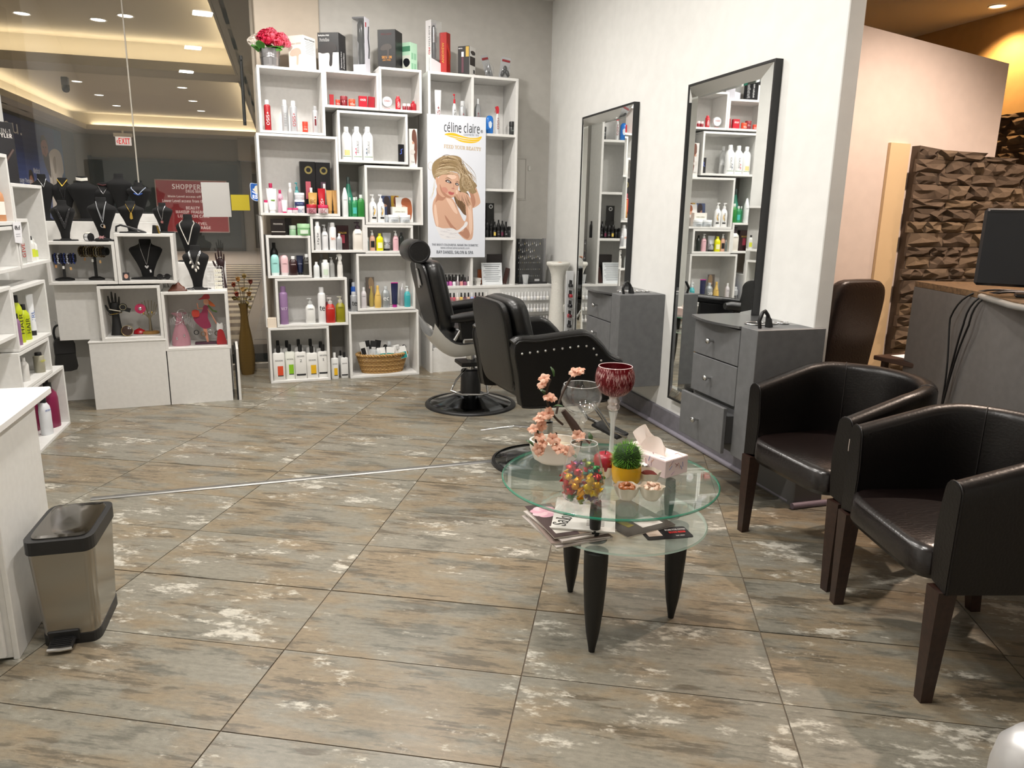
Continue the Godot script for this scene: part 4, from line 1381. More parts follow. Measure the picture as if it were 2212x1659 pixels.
# ---------------------------------------------------------------- reception desk at the far right
func reception() -> void:
	var grey := mat("6a6866", 0.5, 0.0, {"noise": [3.0, 0.01, 0.08]})
	var o := thing("reception_desk", "grey reception desk front behind the tub chairs", "desk", v3(2.145, 0, -3.42), 0.0)
	part(o, "front_panel", slab(v3(0.04, 1.09, 1.05), 0.003), grey, v3(0.02, 0.545, 0.0))
	part(o, "side_panel", slab(v3(0.55, 1.09, 0.04), 0.003), grey, v3(0.3, 0.545, -0.50))
	part(o, "side_panel", slab(v3(0.55, 1.09, 0.04), 0.003), grey, v3(0.3, 0.545, 0.50))
	var top := part(o, "counter_top", MB.new().at(v3(0, 1.105, 0), v3(-90, 0, 0)).prism(PackedVector2Array([v2(0.0, 0.52), v2(0.62, 0.52), v2(0.62, -1.2), v2(-0.10, -1.2), v2(-0.10, -0.42), v2(0.0, -0.05)]), 0.028), mat("8a6f52", 0.35, 0.0, {"noise": [6.0, 0.0, 0.45]}))
	part(top, "edge_band", MB.new().tube([v3(0.0, 1.1, 0.05), v3(-0.10, 1.1, 0.42), v3(-0.10, 1.1, 1.2)], 0.014, 8), mat("8b8a86", 0.4))
	var m := thing("computer_monitor", "black computer monitor on the reception desk seen from behind", "monitor", v3(2.30, 1.1195, -3.18), -32.0)
	part(m, "back_cover", slab(v3(0.54, 0.335, 0.035), 0.012), mat("1a1b1f", 0.35), v3(0, 0.205, 0))
	part(m, "vent_strip", slab(v3(0.50, 0.012, 0.004)), mat("0e0e10", 0.6), v3(0, 0.36, 0.0175))
	part(m, "stand_neck", slab(v3(0.10, 0.16, 0.03), 0.006), mat("101113", 0.4), v3(0, 0.08, 0.03))
	part(m, "stand_foot", slab(v3(0.22, 0.012, 0.16), 0.004), mat("101113", 0.4), v3(0, 0.006, 0.02))
	for k in 3:
		var c := thing("cable", ["thin black cable looping over the desk edge, outermost", "thin black cable hanging down the grey desk front, middle one", "thin black cable hanging down the grey desk front, innermost"][k], "cable", Vector3.ZERO, 0.0, "cables over the desk")
		var dz: float = [-0.07, 0.0, 0.025][k]
		part(c, "wire", MB.new().tube(bend3(v3(2.42, 1.124, -3.2 + dz), v3(2.22, 1.13, -3.3 + dz), v3(2.10, 1.17, -3.36 + dz), v3(2.105, 0.98, -3.40 + dz * 1.6), 14) + bend3(v3(2.105, 0.97, -3.40 + dz * 1.6), v3(2.108, 0.85, -3.44 + dz), v3(2.11, 0.75, -3.45), v3(2.112, 0.4, -3.50), 10), 0.0045, 6), mat("0d0d0e", 0.4))
	# high-back chair and side table with the discount sheet, before the partition
	var brown := mat("2a1c17", 0.4, 0.0, {"noise": [14.0, 0.1, 0.25]})
	o = thing("high_back_chair", "dark brown leather high-back chair beyond the wall end", "chair", v3(1.89, 0, -4.32), 24.0)
	part(o, "backrest", back_pad(0.38, 0.68, 0.10, v3(0.0, 0.765, 0.12), 8.0), brown)
	part(o, "seat", back_pad(0.46, 0.46, 0.10, v3(0, 0.44, -0.12), -90.0), brown)
	for s in [-1.0, 1.0]:
		part(o, "leg", post(v3(s * 0.19, 0.4, 0.08), v2(0.04, 0.04), v3(s * 0.2, 0, 0.11), v2(0.03, 0.03)), mat("35211a", 0.35))
		part(o, "leg", post(v3(s * 0.19, 0.4, -0.31), v2(0.04, 0.04), v3(s * 0.2, 0, -0.33), v2(0.03, 0.03)), mat("35211a", 0.35))
	o = thing("side_table", "small dark side table holding the discount sheet", "table", v3(2.34, 0, -4.02), 23.0)
	part(o, "tabletop", slab(v3(0.50, 0.025, 0.34), 0.004), mat("3a271f", 0.4), v3(0, 0.675, 0))
	for k in [[-1, -1], [1, -1], [1, 1], [-1, 1]]:
		part(o, "leg", slab(v3(0.03, 0.662, 0.03), 0.002), mat("35211a", 0.4), v3(k[0] * 0.2, 0.331, k[1] * 0.13))
	var s := thing("discount_sheet", "white paper sheet with handwritten percentages lying on side table", "paper", v3(2.34, 0.6885, -4.02), 23.0)
	part(s, "paper", slab(v3(0.34, 0.002, 0.24)), mat("f1ebe6", 0.7), v3(0, 0.001, 0))
	letters(s, "30%", 0.11, 0.0, mat("4a2a38", 0.6), v3(-0.09, 0.003, 0.03), v3(-90, 160, 0))
	letters(s, "40%", 0.11, 0.0, mat("4a2a38", 0.6), v3(0.08, 0.003, -0.02), v3(-90, 165, 0))

# ---------------------------------------------------------------- two-tier glass coffee table
var top_c := v3(0.352, 0.53, -2.465)
var low_c := v3(0.398, 0.38, -2.455)

func glass_disc(r: float, th: float) -> MB:
	return MB.new().lathe([v2(0, 0), v2(r - 0.004, 0), v2(r, -th * 0.3), v2(r, -th * 0.7), v2(r - 0.004, -th), v2(0, -th)], 96)

func coffee_table() -> void:
	var glass := mat("6fa58e", 0.0, 0.0, {"pane": 0.05})
	var edge := mat("1f8f72", 0.08, 0.0, {"alpha": 0.72})
	var black := mat("131312", 0.5, 0.0, {"noise": [30.0, 0.02, 0.25]})
	var o := thing("coffee_table", "round two-tier glass coffee table on three black tapered legs", "table", v3(0.375, 0, -2.415))
	var t0 := o.position
	var top := part(o, "glass_top", MB.new().lathe([v2(0, 0), v2(0.379, 0)], 96), glass, top_c - t0)
	part(top, "underside", MB.new().lathe([v2(0.379, -0.010), v2(0, -0.010)], 96), glass)
	part(top, "green_edge", MB.new().lathe([v2(0.3795, -0.010), v2(0.383, -0.007), v2(0.383, -0.003), v2(0.3795, 0)], 96), edge)
	var low := part(o, "glass_shelf", MB.new().lathe([v2(0, 0), v2(0.302, 0)], 96), mat("c3d2c6", 0.25, 0.0, {"alpha": 0.24}), low_c - t0)
	part(low, "bevel_edge", MB.new().lathe([v2(0.297, -0.010), v2(0.306, -0.006), v2(0.3025, 0)], 96), mat("a9bfb2", 0.06, 0.0, {"alpha": 0.7}))
	part(low, "underside", MB.new().lathe([v2(0.297, -0.010), v2(0, -0.010)], 96), mat("6fa58e", 0.0, 0.0, {"pane": 0.04}))
	var feet := [v3(0.285, 0, -2.200), v3(0.242, 0, -2.597), v3(0.598, 0, -2.421)]
	for f in feet:
		part(o, "leg", MB.new().lathe([v2(0, 0), v2(0.0105, 0), v2(0.012, 0.012), v2(0.023, 0.075), v2(0.032, 0.16), v2(0.0375, 0.25), v2(0.040, 0.33), v2(0.040, 0.368), v2(0, 0.369)], 28), black, f - t0)
	for p in [v3(0.285, 0.380, -2.262), v3(0.30, 0.380, -2.62), v3(0.575, 0.380, -2.475)]:
		var q := part(o, "post", MB.new().lathe([v2(0, 0), v2(0.013, 0.0), v2(0.019, 0.05), v2(0.0205, 0.09), v2(0.017, 0.136), v2(0.012, 0.1395), v2(0, 0.1395)], 20), black, p - t0)
		part(q, "pad", MB.new().lathe([v2(0.0, 0.0005), v2(0.042, 0.0005), v2(0.042, 0.002), v2(0.0, 0.002)], 28), mat("6f7672", 0.35))

# ---------------------------------------------------------------- pedal bin
func waste_bin() -> void:
	var steel := mat("a7a39c", 0.2, 1.0)
	var black := mat("1b1b1c", 0.45)
	var o := thing("pedal_bin", "slim brushed steel pedal bin with black rim beside white counter", "bin", v3(-1.50, 0, -2.32), 16.0)
	var hw := 0.098
	var hd := 0.158
	# a body that widens upwards, rounded corners
	var sec := rounded(2.0, 2.0, 0.3, 5)
	var rings := [[0.0, 0.86, 0.88], [0.035, 0.86, 0.88]]
	var b := MB.new()
	var lev := [[0.02, 0.86, 0.86], [0.36, 1.0, 1.0]]
	for i in sec.size():
		var p := sec[i]
		var q := sec[(i + 1) % sec.size()]
		var a0 := v3(p.x * hw * 0.86, 0.02, p.y * hd * 0.86)
		var a1 := v3(q.x * hw * 0.86, 0.02, q.y * hd * 0.86)
		var b0 := v3(p.x * hw, 0.345, p.y * hd)
		var b1 := v3(q.x * hw, 0.345, q.y * hd)
		var base := b.v.size()
		var n0 := v3(p.x, 0, p.y * 0.7).normalized()
		var n1 := v3(q.x, 0, q.y * 0.7).normalized()
		if absf(p.x) > 0.72 and absf(p.y) < 0.72 or absf(p.x - q.x) < 0.01:
			pass
		var pn := corner_normal(p)
		var qn := corner_normal(q)
		b.put(a0, pn)
		b.put(a1, qn)
		b.put(b1, qn)
		b.put(b0, pn)
		b.ix.append_array([base, base + 1, base + 2, base, base + 2, base + 3])
	part(o, "steel_body", b, steel)
	part(o, "foot_band", MB.new().at(v3(0, 0.0175, 0), v3(-90, 0, 0)).prism(scaled_poly(sec, hw * 0.89, hd * 0.89), 0.035), black)
	part(o, "rim_band", MB.new().at(v3(0, 0.362, 0), v3(-90, 0, 0)).prism(scaled_poly(sec, hw * 1.05, hd * 1.03), 0.045), black)
	var lid := part(o, "lid", MB.new().at(v3(0, 0.381, 0)).lathe([v2(1.0, 0), v2(1.0, 0.008), v2(0.95, 0.0145), v2(0.7, 0.018), v2(0, 0.02)], 40, hw * 0.88, hd * 0.9, 7.0), mat("8d8a86", 0.09, 1.0))
	var ped := part(o, "pedal", slab(v3(0.075, 0.016, 0.07), 0.005), mat("3a3a3b", 0.25, 0.6), v3(-0.02, 0.022, hd + 0.0), v3(8, 0, 0))
	for i in 6:
		part(ped, "tread_rib", slab(v3(0.06, 0.003, 0.003)), black, v3(0, 0.009, -0.02 + 0.009 * i))
	part(ped, "chrome_lip", MB.new().tube([v3(-0.036, 0, 0.034), v3(0, 0, 0.038), v3(0.036, 0, 0.034)], 0.007, 8), mat("d8d8d8", 0.1, 1.0))
	part(o, "pedal_notch", slab(v3(0.095, 0.04, 0.012), 0.004), black, v3(-0.02, 0.035, hd * 0.875))

func corner_normal(p: Vector2) -> Vector3:
	var d := v2(signf(p.x) * maxf(absf(p.x) - 0.7, 0.0), signf(p.y) * maxf(absf(p.y) - 0.7, 0.0))
	return v3(d.x, 0, d.y).normalized()

func scaled_poly(a: PackedVector2Array, sx: float, sy: float) -> PackedVector2Array:
	var o := PackedVector2Array()
	for p in a:
		o.append(v2(p.x * sx, p.y * sy))
	return o

# ---------------------------------------------------------------- one bottle, can, tube, jar, carton or card
const KINDS := {"can": ["spray_can", "can"], "pump": ["pump_bottle", "bottle"], "trigger": ["trigger_bottle", "bottle"], "bottle": ["product_bottle", "bottle"], "oval": ["oval_bottle", "bottle"], "oval2": ["litre_bottle", "bottle"], "tube": ["squeeze_tube", "tube"], "jar": ["cream_jar", "jar"], "box": ["product_carton", "box"], "card": ["photo_card", "card"], "cone": ["nozzle_bottle", "bottle"], "flask": ["flask_bottle", "bottle"], "disc": ["round_tin", "tin"], "polish": ["nail_polish", "bottle"]}

# a patch of a round body's front, following its curve
func arc_patch(r: float, y0: float, y1: float, half: float, kx := 1.0, kz := 1.0, pw := 2.0) -> MB:
	return MB.new().surf(func(u, v):
		var a: float = PI * 0.5 + (0.5 - u) * 2.0 * half
		var ex := 2.0 / pw
		return v3(signf(cos(a)) * pow(absf(cos(a)), ex) * r * kx, lerpf(y0, y1, v), pow(absf(sin(a)), ex) * r * kz), 8, 1)

func item(kind: String, at: Vector3, turn: float, w: float, h: float, body: String, cap: String, label: String, kw: Dictionary, group: String) -> Node3D:
	var o := thing(KINDS[kind][0], label, KINDS[kind][1], at, turn + kw.get("turn", 0.0), group)
	var r := w * 0.5
	var bc := Color.html(body)
	var shine: float = 0.3 if (bc.s < 0.12 and bc.v < 0.8 and bc.v > 0.5 and kind in ["can", "bottle", "tube"]) else 0.0
	var bm := mat(body, 0.32, shine)
	var cm := mat(cap, 0.38)
	var zf := r
	var pk := [1.0, 1.0, 2.0]
	if kind == "can":
		part(o, "body", MB.new().lathe([v2(0, 0), v2(r * 0.95, 0), v2(r, h * 0.02), v2(r, h * 0.79), v2(r * 0.9, h * 0.825), v2(r * 0.66, h * 0.845)], 20), bm)
		part(o, "cap", MB.new().lathe([v2(r * 0.66, h * 0.835), v2(r * 0.64, h * 0.96), v2(r * 0.56, h * 0.995), v2(0, h)], 18), cm)
	elif kind == "bottle":
		part(o, "body", MB.new().lathe([v2(0, 0), v2(r * 0.94, 0), v2(r, h * 0.02), v2(r, h * 0.66), v2(r * 0.9, h * 0.74), v2(r * 0.5, h * 0.835), v2(r * 0.42, h * 0.86)], 22, 1.0, 0.8, 2.6), bm)
		part(o, "cap", MB.new().lathe([v2(r * 0.46, h * 0.845), v2(r * 0.46, h * 0.985), v2(r * 0.42, h), v2(0, h)], 16), cm)
		zf = r * 0.8
		pk = [1.0, 0.8, 2.6]
	elif kind == "flask":
		part(o, "body", MB.new().lathe([v2(0, 0), v2(r * 0.8, 0), v2(r * 0.95, h * 0.08), v2(r, h * 0.28), v2(r * 0.86, h * 0.52), v2(r * 0.5, h * 0.7), v2(r * 0.33, h * 0.84)], 22), bm)
		part(o, "cap", MB.new().lathe([v2(r * 0.36, h * 0.83), v2(r * 0.36, h * 0.985), v2(r * 0.3, h), v2(0, h)], 14), cm)
	elif kind == "cone":
		part(o, "body", MB.new().lathe([v2(0, 0), v2(r * 0.95, 0), v2(r, h * 0.02), v2(r, h * 0.68), v2(r * 0.85, h * 0.76)], 20), bm)
		part(o, "nozzle_cap", MB.new().lathe([v2(r * 0.86, h * 0.75), v2(r * 0.62, h * 0.86), v2(r * 0.4, h * 0.96), v2(r * 0.2, h), v2(0, h)], 18), cm)
	elif kind == "pump":
		part(o, "body", MB.new().lathe([v2(0, 0), v2(r * 0.94, 0), v2(r, h * 0.02), v2(r, h * 0.56), v2(r * 0.88, h * 0.66), v2(r * 0.42, h * 0.76)], 22, 1.0, 0.82, 2.6), bm)
		var p := part(o, "pump_head", MB.new().lathe([v2(r * 0.46, h * 0.75), v2(r * 0.46, h * 0.86), v2(r * 0.16, h * 0.87), v2(r * 0.16, h * 0.95), v2(0, h * 0.95)], 14), cm)
		part(p, "spout", MB.new().box(v3(-r * 0.18, h * 0.975, 0), v3(r * 0.95, h * 0.045, r * 0.42), h * 0.01), cm)
		zf = r * 0.82
		pk = [1.0, 0.82, 2.6]
	elif kind == "trigger":
		part(o, "body", MB.new().lathe([v2(0, 0), v2(r * 0.8, 0), v2(r * 0.85, h * 0.02), v2(r * 0.82, h * 0.5), v2(r * 0.6, h * 0.66), v2(r * 0.34, h * 0.74)], 20), bm)
		var p := part(o, "trigger_head", MB.new().prism(smooth([v2(-r * 0.4, h * 0.74), v2(r * 0.42, h * 0.74), v2(r * 0.6, h * 0.9), v2(r * 0.2, h), v2(-r * 0.7, h * 0.985), v2(-r * 0.95, h * 0.93), v2(-r * 0.5, h * 0.89)], 4), r * 0.5), cm)
		part(p, "trigger", MB.new().tube([v3(-r * 0.6, h * 0.92, 0), v3(-r * 0.85, h * 0.84, 0), v3(-r * 1.0, h * 0.77, 0)], r * 0.12, 6), cm)
		zf = r * 0.83
		pk = [0.83, 0.83, 2.0]
	elif kind == "oval":
		part(o, "cap", MB.new().lathe([v2(0, 0), v2(r * 0.86, 0), v2(r * 0.9, h * 0.02), v2(r * 0.95, h * 0.13), v2(0, h * 0.13)], 22, 1.0, 0.55), cm)
		part(o, "body", MB.new().lathe([v2(0, h * 0.13), v2(r * 0.96, h * 0.13), v2(r, h * 0.3), v2(r, h * 0.72), v2(r * 0.93, h * 0.86), v2(r * 0.7, h * 0.95), v2(r * 0.35, h * 0.993), v2(0, h)], 22, 1.0, 0.55), bm)
		zf = r * 0.55
		pk = [1.0, 0.55, 2.0]
	elif kind == "oval2":
		part(o, "body", MB.new().lathe([v2(0, 0), v2(r * 0.95, 0), v2(r, h * 0.02), v2(r, h * 0.74), v2(r * 0.92, h * 0.785), v2(r * 0.32, h * 0.81)], 24, 1.0, 0.6, 3.2), bm)
		part(o, "cap", MB.new().lathe([v2(r * 0.36, h * 0.80), v2(r * 0.36, h * 0.97), v2(r * 0.32, h), v2(0, h)], 16), cm)
		zf = r * 0.6
		pk = [1.0, 0.6, 3.2]
	elif kind == "tube":
		var up: bool = kw.has("up")
		part(o, "cap", MB.new().at(v3(0, h * 0.8 if up else 0.0, 0)).lathe([v2(0, 0), v2(r * 0.62, 0), v2(r * 0.66, h * 0.015), v2(r * 0.66, h * 0.12), v2(0, h * 0.12)] if not up else [v2(r * 0.8, 0), v2(r * 0.8, h * 0.19), v2(0, h * 0.2)], 18), cm)
		if up:
			part(o, "body", MB.new().lathe([v2(0, 0), v2(r * 0.95, 0), v2(r, h * 0.02), v2(r, h * 0.78), v2(r * 0.8, h * 0.8)], 18), bm)
		else:
			part(o, "body", MB.new().surf(func(u, v):
				var a: float = -TAU * u
				var k: float = smoothstep(0.0, 1.0, v)
				return v3(cos(a) * r * lerpf(0.8, 1.0, k), h * lerpf(0.12, 0.97, v), sin(a) * r * lerpf(0.75, 0.10, k)), 20, 8), bm)
			part(o, "crimp", slab(v3(w, h * 0.035, r * 0.16)), mat(kw.get("top", body), 0.35), v3(0, h * 0.983, 0))
		zf = r * 0.52
		pk = [0.92, 0.55, 2.0]
	elif kind == "jar":
		part(o, "body", MB.new().lathe([v2(0, 0), v2(r * 0.9, 0), v2(r * 0.97, h * 0.05), v2(r * 0.97, h * 0.6), v2(r * 0.85, h * 0.64)], 22), bm)
		part(o, "lid", MB.new().lathe([v2(r * 0.85, h * 0.62), v2(r, h * 0.64), v2(r, h * 0.95), v2(r * 0.95, h), v2(0, h)], 22), cm)
	elif kind == "polish":
		part(o, "body", MB.new().lathe([v2(0, 0), v2(r * 0.95, 0), v2(r, h * 0.03), v2(r, h * 0.38), v2(r * 0.5, h * 0.46)], 14, 1.0, 1.0, 3.0), mat(body, 0.12))
		part(o, "cap", MB.new().lathe([v2(r * 0.52, h * 0.44), v2(r * 0.44, h * 0.98), v2(0, h)], 12), cm)
	elif kind == "disc":
		part(o, "stand", MB.new().box(v3(0, h * 0.05, 0), v3(w * 0.6, h * 0.1, w * 0.3), 0.002), cm)
		part(o, "tin", MB.new().at(v3(0, h * 0.53, 0), v3(90, 0, 0)).lathe([v2(0, -0.02), v2(r * 0.94, -0.02), v2(r, -0.012), v2(r, 0.012), v2(r * 0.94, 0.02), v2(0, 0.022)], 28), bm)
		zf = 0.022
	else:
		var d: float = kw.get("d", 0.004 if kind == "card" else clampf(w * 0.55, 0.02, 0.08))
		var rx: float = kw.get("tilt", 0.0)
		var pv := o
		if kw.has("stack"):
			for i in 4:
				part(o, "booklet", slab(v3(w, h * 0.24, 0.1), 0.001), bm, v3((i % 2) * 0.003, h * (0.125 + 0.25 * i), 0), v3(0, i * 3.0, 0))
		else:
			var bx := part(o, "carton" if kind == "box" else "sheet", slab(v3(w, h, d), 0.0012), bm, v3(0, h * 0.5 * cos(deg_to_rad(rx)) + d * 0.5 * absf(sin(deg_to_rad(rx))), -h * 0.5 * sin(deg_to_rad(-rx))), v3(rx, 0, kw.get("roll", 0.0)))
			pv = bx
		if kw.has("roll"):
			pv.position.y += w * 0.5 * absf(sin(deg_to_rad(kw.roll)))
		var z := d * 0.5 + 0.0006
		if kw.has("hair"):
			part(pv, "portrait_print", MB.new().prism(scaled_poly(smooth([v2(-0.1, 0.42), v2(0.2, 0.46), v2(0.42, 0.3), v2(0.46, -0.1), v2(0.3, -0.45), v2(0.08, -0.2), v2(0.12, 0.1), v2(-0.16, 0.2)], 5), w, h), 0.001), mat(kw.hair, 0.5), v3(0, h * 0.02, z))
			part(pv, "face_print", MB.new().prism(circle(w * 0.13, 14, v2(-w * 0.02, h * 0.14), v2(1, 1.3)), 0.0008), mat("c99a80", 0.5), v3(0, 0, z))
			if kind == "box":
				part(pv, "seal_print", MB.new().prism(circle(w * 0.3, 18, v2(-w * 0.1, -h * 0.1)), 0.0014), mat("d8d4cf", 0.5), v3(0, 0, z))
				letters(pv, "hair", w * 0.5, 0.0, mat("8a8580", 0.5), v3(0, -h * 0.36, z))
		if kw.has("emblem"):
			part(pv, "emblem", MB.new().prism(circle(w * 0.26, 22, v2(w * 0.05, h * 0.34)), 0.001), mat(kw.emblem, 0.3, 0.6), v3(0, 0, z))
			part(pv, "emblem_core", MB.new().prism(circle(w * 0.15, 18, v2(w * 0.05, h * 0.34)), 0.0014), mat(body, 0.4), v3(0, 0, z))
		if kw.has("panel"):
			part(pv, "panel_print", slab(v3(w * 0.34, h * 0.34, 0.001)), mat(kw.panel, 0.5), v3(0, -h * 0.05, z))
		if kw.has("swirl"):
			part(pv, "swirl_print", MB.new().tube(bend3(v3(-w * 0.25, -h * 0.05, 0), v3(w * 0.5, h * 0.0, 0), v3(-w * 0.5, h * 0.2, 0), v3(w * 0.28, h * 0.24, 0)), 0.003, 5), mat(kw.swirl, 0.4), v3(0, 0, z))
		if kw.has("line"):
			part(pv, "line_print", slab(v3(w, h * 0.05, 0.001)), mat(kw.line, 0.4), v3(0, -h * 0.28, z))
		if kw.has("rows"):
			for i in 9:
				part(pv, "print_row", slab(v3(w * (0.84 - 0.1 * ((i * 7) % 3)), h * 0.022, 0.001)), mat("7c838a" if i != 1 else "2a2c30", 0.6), v3(0, h * (0.42 - 0.095 * i), z))
		if kw.has("text"):
			letters(pv, kw.text, w * 0.66, 0.0, mat(kw.tc, 0.45), v3(0, h * 0.2, z + 0.0008))
		return o
	if kw.has("text"):
		var tm := mat(kw.tc, 0.45)
		if kw.has("v"):
			letters(o, kw.text, h * (0.42 if kw.text.length() < 7 else 0.36), w * (0.42 if kw.text.length() < 7 else 0.2), tm, v3(0, h * 0.40, zf * 0.98 + 0.0012), v3(0, 0, 90))
		elif kw.has("big"):
			letters(o, kw.text, w * 0.16, h * 0.075, tm, v3(0, h * 0.55, zf + 0.001), Vector3.ZERO, font_serif)
			letters(o, "NIOXIN", w * 0.6, 0.0, tm, v3(0, h * 0.68, zf + 0.001))
		elif kw.text in ["te", "tec", "ec", "W7"]:
			letters(o, kw.text, w * 0.7, 0.0, tm, v3(0, h * 0.42, zf + 0.0012))
		else:
			letters(o, kw.text, w * 0.6, 0.0, tm, v3(0, h * (0.58 if kind != "jar" else 0.32), zf + 0.001))
	if kw.has("patch"):
		part(o, "label_print", arc_patch(r * 1.012, h * 0.16, h * 0.48, 0.62, pk[0], pk[1], pk[2]), mat(kw.patch, 0.45))
	if kw.has("square"):
		part(o, "label_print", arc_patch(r * 1.01, h * 0.14, h * 0.42, 0.72, pk[0] * 0.75, pk[1] * 1.02, pk[2]), mat(kw.square, 0.45), v3(r * 0.12, 0, 0))
		part(o, "label_foot", arc_patch(r * 1.012, h * 0.12, h * 0.15, 0.72, pk[0] * 0.75, pk[1] * 1.02, pk[2]), mat("4a4a48", 0.45), v3(r * 0.12, 0, 0))
	if kw.has("foot"):
		part(o, "label_foot", arc_patch(r * 1.01, h * 0.1, h * (0.115 if kind == "bottle" else 0.155), 0.75, pk[0], pk[1], pk[2]), mat(kw.foot, 0.45))
	if kw.has("patch2"):
		part(o, "label_print", arc_patch(r * 1.01, h * 0.14, h * 0.3, 0.4, pk[0], pk[1], pk[2]), mat(kw.patch2, 0.45))
	if kw.has("bar"):
		part(o, "label_bar", slab(v3(w * 0.4, h * 0.05, 0.001)), mat(kw.bar, 0.45), v3(w * 0.1, h * 0.52, r * 0.55))
	if kw.has("pill"):
		part(o, "pill_print", arc_patch(r * 1.012, h * 0.28, h * 0.52, 0.3), mat(kw.pill, 0.45))
		part(o, "dot_print", arc_patch(r * 1.012, h * 0.56, h * 0.61, 0.25), mat(kw.pill, 0.45))
	if kw.has("dots"):
		for i in 4:
			part(o, "blossom_print", MB.new().prism(circle(w * [0.07, 0.1, 0.06, 0.08][i], 8), 0.001), mat(kw.dots, 0.45), v3(-w * (0.12 + 0.03 * (i % 2)), h * (0.17 + 0.055 * i), zf * 0.97))
	if kw.has("swoosh"):
		part(o, "swoosh_print", MB.new().prism(scaled_poly(smooth([v2(0.05, -0.2), v2(0.2, -0.1), v2(0.25, 0.1), v2(0.12, 0.24), v2(0.16, 0.06), v2(0.1, -0.08)], 4), w, h * 0.6), 0.001), mat(kw.swoosh, 0.45), v3(0, h * 0.38, zf + 0.0006))
		part(o, "label_foot", slab(v3(w * 0.5, h * 0.06, 0.001)), mat("1c1c1c", 0.45), v3(w * 0.1, h * 0.16, zf + 0.0004))
	if kw.has("wlab"):
		part(o, "label_print", MB.new().prism(circle(w * 0.22, 16, Vector2.ZERO, v2(1, 2.0)), 0.001), mat(kw.wlab, 0.4), v3(0, h * 0.5, zf))
	return o

